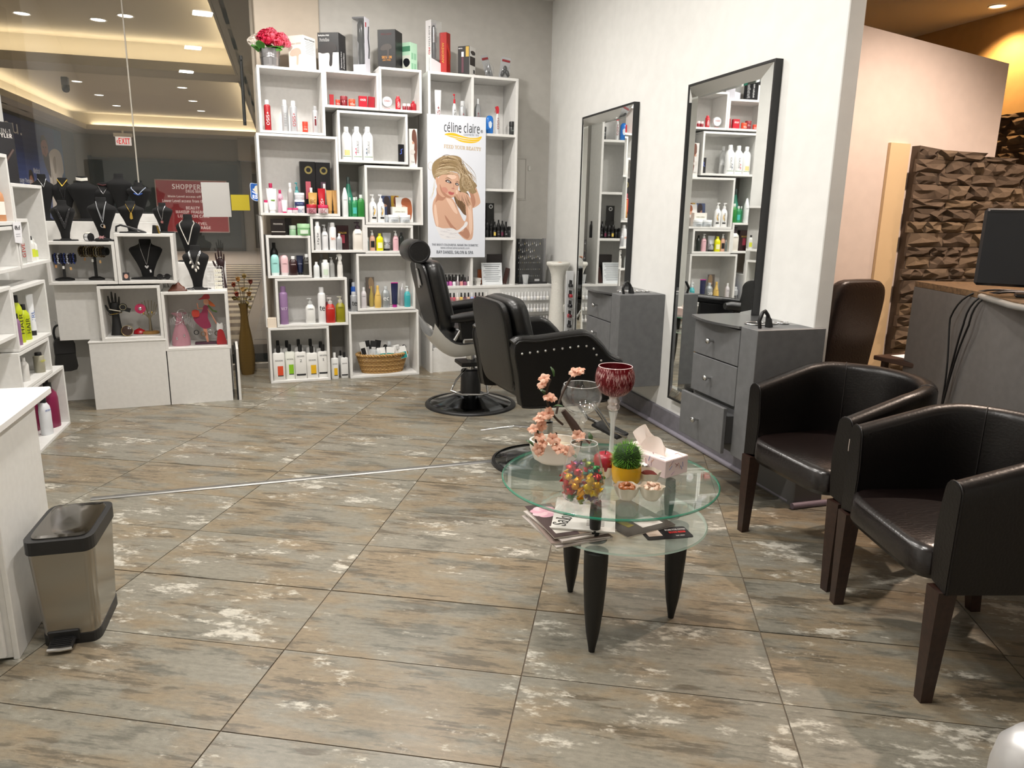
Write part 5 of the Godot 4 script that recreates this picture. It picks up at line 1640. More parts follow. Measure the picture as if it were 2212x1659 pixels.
# ---------------------------------------------------------------- goods on the shelves
# kind, along the shelf, base height, depth, width, height, body colour, cap colour, label, extras
func products() -> void:
	var rows := [
		["can",0.072,2.030,-0.070,0.051,0.233,"a3161f","c9cbcc","red hair spray can with silver cap, leftmost in top left box",{"text":"OSiS+","tc":"ffffff","v":1}],
		["can",0.207,2.030,-0.100,0.050,0.246,"b9bbbd","d5d6d8","plain silver spray can behind another, top left box",{"text":"FREEZE","tc":"8b8d90","v":1}],
		["can",0.270,2.030,-0.070,0.054,0.239,"bcbec2","dcdde0","silver spray can with red vertical lettering, top left box",{"text":"OSiS+","tc":"b3202a","v":1}],
		["jar",0.356,2.030,-0.070,0.044,0.086,"e2402c","e2402c","small orange red jar in the top left box",{"text":"OSiS","tc":"ffe3da"}],
		["can",0.436,2.030,-0.070,0.045,0.211,"bfbfc1","a9aaac","short silver can with dark red pill mark, top left box",{"pill":"6d1420"}],
		["box",0.572,2.249,-0.070,0.033,0.087,"b01c28","b01c28","tall slim red carton at left of the top middle box"],
		["jar",0.621,2.249,-0.070,0.037,0.051,"c5382c","d2452f","small orange jar beside slim red carton",{"text":"OSiS","tc":"ffe3da"}],
		["jar",0.674,2.249,-0.100,0.060,0.085,"7a1f28","8d3038","dark red jar stack behind the orange jars"],
		["jar",0.734,2.249,-0.070,0.055,0.062,"dd4a30","e25a3c","orange jar with ribbed lid in top middle box",{"text":"OSiS","tc":"ffe9e0"}],
		["box",0.822,2.249,-0.070,0.067,0.091,"b3142a","b3142a","red square box with white mark, top middle box",{"text":"osis","tc":"ffffff"}],
		["box",0.895,2.249,-0.090,0.055,0.092,"9d1626","9d1626","darker red box leaning beside the square red one",{"roll":-5}],
		["disc",1.021,2.249,-0.070,0.084,0.115,"dfe1e4","a02530","white round tin on red stand with red lettering",{"text":"OSiS+","tc":"b3202a"}],
		["can",1.115,2.249,-0.070,0.044,0.112,"b5202b","c2333c","red spray can with white lettering beside round tin",{"text":"OSiS+","tc":"ffffff","v":1}],
		["jar",1.169,2.249,-0.070,0.034,0.057,"8a2430","d9c9c9","clear capped red jar, left of a pair beside red can"],
		["jar",1.205,2.249,-0.070,0.033,0.059,"8a2430","d9c9c9","clear capped red jar, right of a pair beside red can"],
		["bottle",1.256,2.249,-0.120,0.049,0.090,"a81d2b","b92734","red cylinder bottle at right end of top right box"],
		["bottle",0.679,1.835,-0.070,0.085,0.260,"e9eaea","eceded","tall white litre bottle, left of three, green label foot",{"foot":"5f8a4a","patch2":"d9c98a"}],
		["bottle",0.765,1.835,-0.070,0.087,0.266,"e9eaea","eceded","tall white litre bottle with pink blossom print, middle of three",{"text":"BIOLAGE","tc":"6b6b70","v":1,"foot":"5f8a4a","dots":"c2375f"}],
		["bottle",0.854,1.835,-0.070,0.089,0.270,"e9eaea","eceded","tall white litre bottle with blue print, right of three",{"text":"BIOLAGE","tc":"6b6b70","v":1,"foot":"5f8a4a","dots":"4d6178"}],
		["bottle",0.760,1.835,-0.200,0.051,0.257,"dfe0e0","e4e5e5","white litre bottle hidden behind the left two of three"],
		["bottle",0.857,1.835,-0.200,0.061,0.267,"dfe0e0","e4e5e5","white litre bottle hidden behind the right two of three"],
		["box",1.131,1.835,-0.060,0.047,0.144,"0d0d12","0d0d12","slim black carton with blue swirl in litre bottle box",{"swirl":"4a63c8"}],
		["box",1.231,1.798,-0.050,0.069,0.309,"e4e2df","e4e2df","white carton with brown hair photo beside litre bottle box",{"hair":"6d4435"}],
		["tube",0.020,1.401,-0.030,0.035,0.099,"ececec","cf2f6c","small white bottle with pink cap, leftmost in crowded box",{"up":1}],
		["tube",0.068,1.401,-0.060,0.077,0.189,"ededed","e6e6e6","large white tube with green bar in the crowded box",{"bar":"6fa03a"}],
		["bottle",0.071,1.401,-0.170,0.060,0.234,"e3c3cf","b31d50","bottle with magenta cap behind large white tube"],
		["bottle",0.135,1.401,-0.080,0.046,0.181,"d3a9bb","bd1f5c","pink bottle with magenta cap beside large white tube",{"text":"BC","tc":"8a3a5a"}],
		["tube",0.162,1.401,-0.030,0.043,0.102,"eeeeee","cf2f6c","small white tube with pink foot in crowded box"],
		["bottle",0.221,1.401,-0.140,0.048,0.241,"b9b6b5","e2e2e3","tall silver bottle with white cap in crowded box"],
		["pump",0.277,1.401,-0.180,0.045,0.247,"5fa3a6","3f8d92","teal pump bottle behind the stacked jars"],
		["jar",0.287,1.401,-0.040,0.067,0.058,"e6e7ec","eef0f4","white jar at bottom of a three jar stack",{"text":"BC","tc":"7080a0"}],
		["jar",0.282,1.460,-0.045,0.080,0.047,"27427c","e9ecf2","navy jar in the middle of a three jar stack",{"text":"HYALURONIC","tc":"e9ecf2"}],
		["jar",0.284,1.508,-0.050,0.078,0.055,"dfe2e8","eceff3","white jar on top of a three jar stack"],
		["jar",0.201,1.401,-0.020,0.038,0.041,"ede3ea","cf3f7a","small white jar with pink lid, left of a pair"],
		["jar",0.244,1.401,-0.020,0.045,0.042,"ede3ea","cf3f7a","small white jar with pink lid, right of a pair"],
		["box",0.370,1.401,-0.200,0.122,0.415,"0f0e10","0f0e10","tall black carton with gold emblem and pink panel",{"emblem":"a99b62","panel":"b0525f"}],
		["box",0.493,1.401,-0.200,0.120,0.413,"111014","111014","tall black carton with gold emblem and purple panel",{"emblem":"a99b62","panel":"4a3040"}],
		["tube",0.392,1.401,-0.080,0.072,0.167,"c79d57","c79d57","gold tube left of the red tube in crowded box",{"text":"BC","tc":"6d4f20"}],
		["bottle",0.388,1.401,-0.140,0.048,0.207,"d8d0c4","eeeeee","white capped bottle behind the single gold tube"],
		["tube",0.463,1.401,-0.070,0.059,0.201,"b51323","8d0d1a","red tube with white vertical lettering between gold tubes",{"text":"OSiS+","tc":"ffffff","v":1}],
		["bottle",0.497,1.401,-0.150,0.049,0.242,"9a978f","d6d6d8","bottle with white cap behind the red tube"],
		["tube",0.522,1.401,-0.050,0.048,0.188,"c2975a","b88a4a","gold tube at right end, left of the pair"],
		["tube",0.570,1.401,-0.050,0.047,0.189,"b88d52","b08546","gold tube at right end, right of the pair"],
		["jar",0.372,1.401,-0.020,0.081,0.072,"d89aa6","b3142d","pale pink jar with red lid at front of crowded box",{"text":"BC","tc":"7a2a3a"}],
		["jar",0.464,1.401,-0.020,0.085,0.070,"e9dde0","c92a55","white jar with bright pink lid at front of crowded box",{"text":"BC","tc":"a04a5a"}],
		["cone",0.647,1.380,-0.040,0.051,0.234,"e3e6e6","eef0f0","slender white bottle with pointed top beside green bottles",{"text":"WASHED","tc":"3a4a52"}],
		["flask",0.700,1.380,-0.180,0.081,0.324,"3d9a80","4b5a58","tall teal green flask behind the green bottles"],
		["bottle",0.690,1.380,-0.060,0.031,0.157,"2c7a4d","c9d6cf","green bottle with pale cap, left of green group"],
		["bottle",0.726,1.380,-0.050,0.047,0.158,"2f8a58","d3ded8","green bottle with turquoise label in green group",{"patch":"49b3ac"}],
		["bottle",0.757,1.380,-0.130,0.030,0.163,"2c7a4d","c9d6cf","green bottle behind the largest green bottle"],
		["bottle",0.778,1.380,-0.040,0.057,0.180,"2a7d35","cfdcd3","largest clear green bottle at right of green group"],
		["pump",0.878,1.337,-0.050,0.068,0.227,"efefee","f3f3f2","white pump bottle with yellow swoosh, left of pair",{"text":"celine claire","tc":"333333","v":1,"swoosh":"e9b51e"}],
		["pump",0.947,1.337,-0.050,0.064,0.228,"efefee","f3f3f2","white pump bottle with yellow swoosh, right of pair",{"text":"celine claire","tc":"333333","v":1,"swoosh":"e9b51e"}],
		["card",1.029,1.337,-0.220,0.092,0.225,"4a5a86","4a5a86","blue hair photo card at the back of pump bottle box",{"hair":"3a2a2a","tilt":-8}],
		["card",1.116,1.337,-0.240,0.070,0.228,"d0a536","d0a536","yellow hair photo card at the back of pump bottle box",{"hair":"8a4a2a","tilt":-8}],
		["card",1.177,1.337,-0.150,0.148,0.213,"e8e6e4","e8e6e4","white card with red hair photo in pump bottle box",{"hair":"a3552a","tilt":-9}],
		["box",1.115,1.337,-0.100,0.132,0.130,"e6e2da","e6e2da","small cream carton behind two white jars",{"text":"celine claire","tc":"777a58"}],
		["jar",1.006,1.337,-0.110,0.037,0.061,"cfd6dc","e3e7ea","white jar half hidden behind the pump bottles"],
		["jar",1.053,1.337,-0.040,0.091,0.064,"dfe4e8","eef1f3","white jar, left of pair beside pump bottles",{"text":"claire","tc":"8a939c"}],
		["jar",1.152,1.337,-0.040,0.092,0.065,"dfe4e8","eef1f3","white jar, right of pair beside pump bottles",{"text":"claire","tc":"8a939c"}],
		["box",0.104,1.224,-0.050,0.108,0.130,"191210","191210","black brown carton with silver line under crowded box",{"text":"Homme","tc":"cfcac2","line":"bdb8b0"}],
		["box",0.192,1.224,-0.130,0.052,0.135,"15100f","15100f","smaller black carton beside the one with silver line"],
		["jar",0.219,1.224,-0.060,0.058,0.079,"8fb391","b7c7b7","small pale green jar beside black cartons"],
		["jar",0.304,1.224,-0.040,0.105,0.094,"8cc48a","a9d3a6","large pale green jar beside smaller green jar",{"patch":"d8e6d6"}],
		["can",0.413,1.105,-0.030,0.049,0.232,"e4e4e4","efefef","white spray can at left of cream pump box",{"text":"style","tc":"333333","v":1}],
		["pump",0.473,1.105,-0.060,0.055,0.207,"dedee0","c9cacc","slim white pump bottle second in cream pump box",{"text":"LOREAL","tc":"3a3a3a"}],
		["can",0.521,1.105,-0.130,0.032,0.224,"d6d6d8","e4e4e6","white can half hidden behind another white can"],
		["can",0.538,1.105,-0.050,0.057,0.226,"ebebec","f0f0f1","white can with orange and blue print beside red carton",{"text":"tec","tc":"d8763a"}],
		["bottle",0.588,1.105,-0.030,0.043,0.137,"b6b8bc","cfd1d4","short silver bottle before the dark red carton"],
		["box",0.623,1.105,-0.100,0.100,0.201,"2a0e12","2a0e12","dark red carton with pink panel in cream pump box",{"text":"COLOR","tc":"d8b04a","panel":"8d2a3c"}],
		["pump",0.745,1.105,-0.050,0.085,0.232,"e9e3da","3a2a33","cream pump bottle with dark pump head",{"text":"LOREAL","tc":"4a4a4a"}],
		["bottle",0.831,1.099,-0.050,0.027,0.112,"7d8a88","e4e4e4","small clear grey bottle beside tan pump bottle"],
		["pump",0.868,1.099,-0.050,0.048,0.171,"d3a58f","e8e8e8","tan pump bottle with black label beside yellow bottle",{"patch":"1a1a1a"}],
		["bottle",0.929,1.099,-0.040,0.059,0.146,"e2e000","d4d21a","bright yellow bottle with white label",{"patch":"f4f3c0"}],
		["tube",0.991,1.099,-0.050,0.074,0.150,"a5a7aa","17181a","silver tube with black letters beside yellow bottle",{"text":"tec","tc":"1a1a1a"}],
		["pump",1.069,1.099,-0.050,0.050,0.169,"e0b3bb","e9e9e9","pale pink spray bottle beside silver tube",{"text":"LOREAL","tc":"8a4a5a"}],
		["bottle",1.121,1.099,-0.060,0.042,0.154,"1d2420","101010","dark bottle at right of pale pink spray bottle"],
		["bottle",0.071,0.900,-0.180,0.061,0.259,"121212","0d0d0d","black bottle behind the aqua oval bottle"],
		["oval",0.065,0.900,-0.050,0.067,0.170,"9fd8d3","d8e6e4","aqua oval bottle standing on its flat cap",{"text":"LOREAL","tc":"2a3a3a"}],
		["oval",0.130,0.900,-0.140,0.054,0.158,"dcb6ba","d9cfd0","pink oval bottle half hidden behind another"],
		["oval",0.141,0.900,-0.050,0.060,0.164,"e3bcc0","dcd2d3","pink oval bottle in front, beside aqua one",{"text":"LOREAL","tc":"5a2a3a"}],
		["bottle",0.208,0.900,-0.050,0.066,0.155,"2e1114","e4e4e4","dark red bottle with white cap beside pink oval",{"text":"LOREAL","tc":"e8d8d8"}],
		["tube",0.265,0.900,-0.070,0.054,0.159,"1d2540","0d0d10","dark navy tube between two dark bottles",{"text":"LOREAL","tc":"c8d0e8"}],
		["bottle",0.318,0.900,-0.050,0.065,0.172,"35342f","e2e2e2","charcoal bottle with white cap at right of dark group",{"text":"LOREAL","tc":"c8c8c4"}],
		["bottle",0.393,0.877,-0.040,0.049,0.131,"e3e6e6","eef0f0","white cylinder bottle at left of white spray group"],
		["can",0.466,0.877,-0.040,0.063,0.149,"e9ecea","f0f2f0","white round shouldered can with green mark",{"patch":"d3e4d0"}],
		["pump",0.526,0.877,-0.100,0.051,0.167,"b9bab8","d6d6d6","silver grey pump bottle behind white can"],
		["trigger",0.588,0.877,-0.050,0.057,0.195,"e6e4df","e9e9e6","white trigger spray bottle at right of white group",{"text":"LOREAL","tc":"5a5a5a"}],
		["bottle",0.455,0.877,-0.180,0.053,0.188,"8d8c88","9a9996","grey bottle at the back of white spray group"],
		["can",0.116,0.494,-0.050,0.068,0.317,"93749c","8a6b94","tall purple spray can alone at the left",{"text":"W7","tc":"d8c8dc"}],
		["pump",0.330,0.494,-0.060,0.082,0.212,"e6e6e3","bfc0be","white pump bottle with blue print beside tall white can",{"text":"LOREAL","tc":"3a3a3a"}],
		["can",0.425,0.494,-0.050,0.064,0.304,"e8e8e8","dededf","tall white can with large black letters",{"text":"te","tc":"1a1a1a"}],
		["pump",0.485,0.494,-0.150,0.044,0.221,"8d1830","b9b2b2","dark red pump bottle half hidden behind bright red one"],
		["pump",0.495,0.494,-0.050,0.079,0.213,"b5241c","c9c4c2","bright red pump bottle beside yellow green one",{"text":"LOREAL","tc":"f0d8d0"}],
		["pump",0.580,0.494,-0.060,0.081,0.221,"8c8616","c2bfae","clear yellow green pump bottle at right of red one",{"text":"LOREAL","tc":"4a4a10"}],
		["can",0.713,0.586,-0.140,0.053,0.240,"2a62c0","d6dbe4","blue spray can behind silver can in narrow gap"],
		["can",0.694,0.586,-0.040,0.060,0.167,"a9abae","b9bbbe","silver can with black letters in narrow gap",{"text":"te","tc":"1a1a1a"}],
		["box",0.698,0.586,-0.200,0.027,0.262,"141416","141416","black folder standing at back of the narrow gap"],
		["bottle",0.780,0.611,-0.040,0.047,0.178,"cfcacd","e3e3e3","pale silver bottle at left of gold bottles",{"text":"LOREAL","tc":"5a5a60"}],
		["card",0.869,0.611,-0.200,0.077,0.249,"6f665f","6f665f","grey product card standing behind gold bottles",{"hair":"a58a6a","tilt":-6}],
		["flask",0.861,0.611,-0.120,0.044,0.179,"b39f55","b9a35c","smaller gold flask behind the larger gold one"],
		["flask",0.901,0.611,-0.040,0.063,0.191,"d8b563","d2ac58","large gold flask with round body",{"text":"LOREAL","tc":"6d5220"}],
		["bottle",0.972,0.611,-0.050,0.069,0.181,"9fa4a6","b4b8ba","clear silver bottle with white letters beside gold flask",{"text":"ec","tc":"f4f4f4"}],
		["tube",1.049,0.611,-0.040,0.061,0.215,"1c2244","b01f8a","black and blue tube with magenta crimped top",{"top":"c9248f"}],
		["bottle",1.132,0.611,-0.110,0.046,0.199,"b3b1b4","dcdcdc","silver bottle behind the aqua spray bottle"],
		["pump",1.162,0.611,-0.040,0.054,0.182,"3fa8ae","dfe7e7","aqua spray bottle with white pump",{"text":"LOREAL","tc":"c8f0f0"}],
		["oval2",0.051,0.021,-0.040,0.098,0.294,"e9e8e4","151515","white litre bottle with orange label, leftmost of front row",{"text":"NIOXIN","tc":"3a4048","square":"d8502e"}],
		["oval2",0.144,0.021,-0.080,0.085,0.294,"e9ebe2","151515","white litre bottle with green label, second of front row",{"text":"NIOXIN","tc":"3a4048","square":"86bf1f"}],
		["oval2",0.229,0.021,-0.050,0.096,0.291,"e9e8e4","151515","white litre bottle with large figure two, middle of front row",{"text":"2","tc":"3a4048","foot":"2a2a2c","big":1}],
		["oval2",0.324,0.021,-0.055,0.096,0.274,"e9e8e4","151515","white litre bottle with yellow label, fourth of front row",{"text":"NIOXIN","tc":"3a4048","square":"e6b41c"}],
		["oval2",0.419,0.021,-0.075,0.094,0.281,"e9e8e4","151515","white litre bottle with figure one, rightmost of front row",{"text":"1","tc":"3a4048","foot":"2a2a2c","big":1}],
		["oval2",0.060,0.021,-0.200,0.075,0.311,"dcdbd8","141414","white litre bottle in back row, first from left"],
		["oval2",0.134,0.021,-0.200,0.076,0.308,"dcdbd8","141414","white litre bottle in back row, second from left"],
		["oval2",0.231,0.021,-0.200,0.076,0.315,"dcdbd8","141414","white litre bottle in back row, third from left"],
		["oval2",0.331,0.021,-0.200,0.077,0.313,"dcdbd8","141414","white litre bottle in back row, fourth from left"],
		["oval2",0.417,0.021,-0.200,0.078,0.287,"dcdbd8","141414","white litre bottle in back row, last"],
		["oval2",0.514,0.000,-0.050,0.064,0.230,"e6e6e4","e9e9e8","small white bottle with yellow label in floor gap",{"text":"NIOXIN","tc":"3a4048","square":"e6b41c"}],
		["oval2",0.581,0.000,-0.160,0.050,0.224,"dcdcda","161616","small white bottle with black cap at back of gap"],
		["oval2",0.598,0.000,-0.060,0.066,0.228,"e4e4e2","161616","small white bottle with black cap in front of gap",{"text":"NIOXIN","tc":"3a4048","foot":"2a2a2c"}],
		["tube",1.467,2.107,-0.100,0.058,0.332,"e9e9ea","d9d9da","white tube with red vertical lettering above poster",{"text":"OSiS+","tc":"9d1626","v":1}],
		["pump",1.613,2.107,-0.100,0.039,0.311,"d8d9da","c02231","silver pump bottle with red top above poster",{"text":"OSiS+","tc":"4a4a4a","v":1}],
		["can",1.686,2.107,-0.100,0.059,0.259,"a9abad","c2c4c6","silver can with red lettering above poster",{"text":"OSiS+","tc":"8d2630","v":1}],
		["bottle",1.783,2.107,-0.120,0.027,0.282,"9a9c9e","d6d8d9","grey bottle beside divider above poster",{"text":"OSiS+","tc":"8d2630","v":1}],
		["bottle",1.824,2.107,-0.100,0.055,0.286,"9da0a2","dde0e1","grey bottle with pointed cap above poster",{"text":"OSiS+","tc":"8d2630","v":1}],
		["oval",1.936,2.107,-0.100,0.068,0.156,"1f74cc","2a80d6","bright blue rounded bottle beside red trigger spray",{"text":"OSiS+","tc":"d6e6f6","wlab":"dce8f4"}],
		["trigger",2.004,2.107,-0.090,0.044,0.235,"d3d4d4","c01f2e","silver spray bottle with red trigger head",{"text":"OSiS+","tc":"8d1626","v":1}],
		["jar",2.139,2.107,-0.080,0.050,0.114,"2a2c2c","141414","small black jar at right of upper bookcase shelf",{"text":"LOREAL","tc":"9fb0a8"}],
		["box",1.988,1.325,-0.220,0.072,0.193,"0f0f10","0f0f10","black carton with round emblem on row of cosmetics",{"emblem":"c9c9c9"}],
		["box",1.988,1.214,-0.220,0.077,0.161,"131313","131313","black carton supporting the emblem carton"],
		["bottle",1.958,1.214,-0.200,0.032,0.154,"121213","0c0c0c","tall black cosmetic tube, first of the back row"],
		["bottle",1.995,1.214,-0.200,0.032,0.146,"121213","0c0c0c","tall black cosmetic tube, second of the back row"],
		["bottle",2.032,1.214,-0.200,0.032,0.138,"121213","0c0c0c","tall black cosmetic tube, third of the back row"],
		["bottle",2.069,1.214,-0.200,0.032,0.156,"121213","0c0c0c","tall black cosmetic tube, fourth of the back row"],
		["bottle",2.106,1.214,-0.200,0.032,0.148,"121213","0c0c0c","tall black cosmetic tube, fifth of the back row"],
		["bottle",2.143,1.214,-0.200,0.033,0.140,"121213","0c0c0c","tall black cosmetic tube, sixth of the back row"],
		["bottle",2.180,1.214,-0.200,0.033,0.157,"121213","0c0c0c","tall black cosmetic tube, last of the back row"],
		["jar",1.924,1.214,-0.110,0.034,0.097,"17181a","0e0e0f","small black cosmetic jar, first of the front row"],
		["jar",1.960,1.214,-0.110,0.034,0.091,"141414","0e0e0f","small black cosmetic jar, second of the front row"],
		["jar",1.996,1.214,-0.110,0.034,0.098,"16151a","0e0e0f","small black cosmetic jar with gold square, front row",{"patch":"d8bc5a"}],
		["jar",2.033,1.214,-0.110,0.034,0.092,"1a1416","0e0e0f","small black cosmetic jar, fourth of the front row",{"text":"MAKE","tc":"cfcfcf"}],
		["jar",2.069,1.214,-0.110,0.034,0.099,"141416","0e0e0f","small black cosmetic jar with plum label, front row",{"patch":"6a2040"}],
		["jar",2.106,1.214,-0.110,0.034,0.093,"141414","0e0e0f","small black cosmetic jar, sixth of the front row",{"text":"LINE","tc":"cfcfcf"}],
		["jar",2.143,1.214,-0.110,0.035,0.099,"15181a","0e0e0f","small black cosmetic jar, last of the front row"],
		["polish",1.469,0.785,-0.080,0.028,0.089,"5a1d4a","161616","dark plum nail polish bottle in the front row under poster"],
		["polish",1.502,0.785,-0.080,0.028,0.083,"6d3a6a","e8e8e8","violet nail polish bottle in the front row under poster"],
		["polish",1.536,0.785,-0.080,0.028,0.078,"8a4a8a","161616","lilac nail polish bottle in the front row under poster"],
		["polish",1.570,0.785,-0.080,0.029,0.085,"c05aa0","161616","bright pink nail polish bottle in the front row under poster"],
		["polish",1.604,0.785,-0.080,0.029,0.079,"d9d9dc","161616","clear nail polish bottle in the front row under poster"],
		["polish",1.638,0.785,-0.080,0.029,0.086,"9a8a92","e8e8e8","smoky nail polish bottle in the front row under poster"],
		["polish",1.673,0.785,-0.080,0.029,0.080,"d08a8a","161616","rose nail polish bottle in the front row under poster"],
		["polish",1.707,0.785,-0.080,0.029,0.074,"8a4a6a","161616","mauve nail polish bottle in the front row under poster"],
		["polish",1.742,0.785,-0.080,0.029,0.081,"e6e2e0","161616","milky white nail polish bottle in the front row under poster"],
		["polish",1.483,0.785,-0.170,0.029,0.094,"2a1420","121212","first dark nail polish bottle in the back row under poster"],
		["polish",1.516,0.785,-0.170,0.029,0.094,"4a1a3a","121212","second dark nail polish bottle in the back row under poster"],
		["polish",1.549,0.785,-0.170,0.029,0.093,"301a2a","121212","third dark nail polish bottle in the back row under poster"],
		["polish",1.582,0.785,-0.170,0.029,0.093,"5a2a4a","121212","fourth dark nail polish bottle in the back row under poster"],
		["polish",1.616,0.785,-0.170,0.029,0.092,"2a1420","121212","fifth dark nail polish bottle in the back row under poster"],
		["polish",1.649,0.785,-0.170,0.029,0.092,"4a1a3a","121212","sixth dark nail polish bottle in the back row under poster"],
		["polish",1.683,0.785,-0.170,0.029,0.091,"301a2a","121212","seventh dark nail polish bottle in the back row under poster"],
		["polish",1.717,0.785,-0.170,0.029,0.091,"5a2a4a","121212","eighth dark nail polish bottle in the back row under poster"],
		["polish",1.751,0.785,-0.170,0.029,0.090,"2a1420","121212","last dark nail polish bottle in the back row under poster"],
		["box",2.033,0.785,-0.200,0.130,0.271,"2a2524","2a2524","black carton behind the white price card",{"panel":"4a4442"}],
		["card",1.976,0.785,-0.090,0.200,0.201,"dfe3e6","dfe3e6","white price card with rows of print under bookcase",{"rows":1,"tilt":-10}],
		["box",2.112,0.785,-0.100,0.037,0.148,"3a2420","3a2420","narrow brown compact leaning beside the price card",{"roll":-14}],
		["box",1.826,0.785,-0.100,0.036,0.065,"d8d6d2","d8d6d2","small stack of white booklets beside price card",{"stack":1}],
		["box",1.878,0.785,-0.160,0.046,0.135,"8a4a2a","8a4a2a","copper coloured carton behind the white price card"],
	]
	for a in rows:
		item(a[0], fb(a[1], a[2], a[3]), BACK_TURN, a[4], a[5], a[6], a[7], a[8], a[9] if a.size() > 9 else {}, "goods on the product shelves")

# ---------------------------------------------------------------- the large poster on the bookcase
func pp(x: float, y: float) -> Vector2:
	return v2((x - 172.0) * 1.012, (y - 100.0) * 0.9393)

func pps(a: Array, sub := 6) -> PackedVector2Array:
	var o := []
	for i in range(0, a.size(), 2):
		o.append(pp(a[i], a[i + 1]))
	return smooth(o, sub)

func poster_image() -> Image:
	var im := Image.create(512, 1160, false, Image.FORMAT_RGB8)
	im.fill(Color("dfe3ec"))
	var r := RandomNumberGenerator.new()
	r.seed = 3
	var skin := Color("d2a78e")
	var skin_dark := Color("b5846c")
	var skin_light := Color("e6c4ae")
	var hair := Color("97805c")
	# wave logo: three ribbons
	fill_poly(im, pps([318, 264, 350, 250, 400, 248, 470, 268, 540, 280, 600, 276, 640, 262, 630, 292, 590, 318, 530, 326, 460, 318, 400, 292, 350, 276]), Color("e9bd22"))
	stroke(im, bend(pp(322, 270), pp(400, 262), pp(500, 310), pp(632, 284), 20), 7, Color("dfe3ec"))
	stroke(im, bend(pp(345, 282), pp(420, 285), pp(500, 322), pp(610, 306), 20), 5, Color("dfe3ec"))
	# raised arm behind the head
	fill_poly(im, pps([500, 640, 560, 660, 600, 720, 632, 820, 622, 858, 560, 892, 535, 850, 545, 780, 510, 720]), skin)
	fill_poly(im, pps([520, 700, 560, 740, 590, 830, 575, 880, 548, 880, 545, 790]), skin_dark)
	# fall of hair at the back
	fill_poly(im, pps([400, 780, 450, 740, 520, 760, 548, 850, 560, 920, 540, 960, 490, 950, 450, 900, 415, 850]), Color("6d5137"))
	# back, shoulder and arm
	fill_poly(im, pps([262, 640, 250, 720, 246, 780, 218, 840, 211, 910, 222, 990, 246, 1062, 300, 1075, 380, 1080, 430, 1112, 490, 1168, 540, 1178, 566, 1150, 572, 1060, 566, 930, 560, 860, 540, 820, 505, 830, 500, 900, 508, 970, 490, 1010, 455, 950, 420, 870, 385, 812, 340, 790, 330, 740, 300, 700]), skin)
	fill_poly(im, pps([318, 958, 345, 990, 380, 1040, 420, 1085, 380, 1080, 345, 1030, 325, 990]), skin_dark)
	fill_poly(im, pps([246, 720, 262, 770, 300, 800, 330, 796, 300, 830, 258, 830, 236, 850, 248, 790]), skin_dark)
	fill_poly(im, pps([330, 812, 372, 822, 405, 870, 430, 940, 400, 930, 360, 870]), skin_light)
	fill_poly(im, pps([522, 850, 545, 850, 558, 960, 560, 1080, 540, 1130, 530, 1000]), skin_light)
	fill_poly(im, pps([500, 1060, 540, 1120, 520, 1168, 470, 1140, 440, 1108, 480, 1100]), skin_dark)
	fill_poly(im, pps([225, 880, 240, 870, 250, 940, 262, 1040, 246, 1052, 228, 970]), skin_light)
	# lace top
	fill_poly(im, pps([242, 1060, 300, 1074, 380, 1072, 430, 1090, 480, 1050, 500, 1014, 520, 1020, 510, 1055, 450, 1106, 420, 1120, 470, 1160, 440, 1172, 300, 1168, 265, 1120]), Color("e6e4e6"))
	for i in 26:
		var y := r.randf_range(1078, 1160)
		var x := r.randf_range(262, 400)
		stroke(im, bend(pp(x, y), pp(x + 14, y - 6), pp(x + 26, y + 6), pp(x + 44, y - 2), 6), 2.2, Color("c3c0c6"))
	# hair crown
	fill_poly(im, pps([212, 600, 210, 540, 232, 495, 290, 455, 350, 440, 420, 440, 462, 462, 470, 510, 500, 545, 530, 600, 560, 640, 602, 690, 585, 720, 600, 745, 560, 765, 520, 740, 490, 770, 455, 740, 444, 690, 448, 620, 430, 585, 370, 575, 310, 600, 262, 628, 236, 650]), hair)
	# face
	fill_poly(im, pps([262, 640, 300, 604, 360, 582, 425, 588, 446, 620, 443, 690, 425, 760, 398, 796, 360, 806, 318, 788, 284, 742, 266, 700]), skin)
	fill_poly(im, pps([276, 690, 300, 740, 340, 780, 380, 800, 350, 806, 312, 788, 282, 742]), skin_dark)
	fill_poly(im, pps([290, 720, 325, 715, 345, 740, 330, 765, 300, 748]), Color("c98f7c"))
	fill_poly(im, pps([340, 610, 390, 600, 420, 620, 400, 640, 360, 640]), skin_light)
	# brows, eyes, nose, mouth
	stroke(im, bend(pp(322, 640), pp(340, 626), pp(360, 632), pp(378, 650), 8), 7, Color("6d5138"))
	stroke(im, bend(pp(412, 662), pp(424, 656), pp(434, 660), pp(442, 672), 8), 6, Color("6d5138"))
	fill_poly(im, pps([322, 660, 345, 646, 372, 664, 376, 678, 350, 676]), Color("4c3a38"))
	fill_poly(im, pps([408, 680, 424, 670, 441, 684, 438, 696, 418, 694]), Color("4c3a38"))
	fill_poly(im, pps([336, 662, 348, 656, 362, 667, 350, 672], 3), Color("e8e2de"))
	fill_poly(im, circle(5, 10, pp(351, 664)), Color("54707c"))
	fill_poly(im, circle(2.4, 8, pp(351, 664)), Color("1b1414"))
	fill_poly(im, pps([418, 684, 427, 679, 436, 687, 427, 691], 3), Color("e8e2de"))
	fill_poly(im, circle(4, 10, pp(428, 685)), Color("54707c"))
	stroke(im, bend(pp(388, 672), pp(398, 700), pp(402, 712), pp(392, 722), 8), 5, skin_dark)
	fill_poly(im, pps([376, 722, 392, 716, 404, 724, 392, 730]), Color("b98070"))
	fill_poly(im, pps([348, 754, 366, 750, 380, 756, 400, 758, 392, 776, 370, 780, 354, 770]), Color("bd6460"))
	stroke(im, bend(pp(350, 760), pp(370, 764), pp(384, 764), pp(399, 760), 8), 2.6, Color("7d3836"))
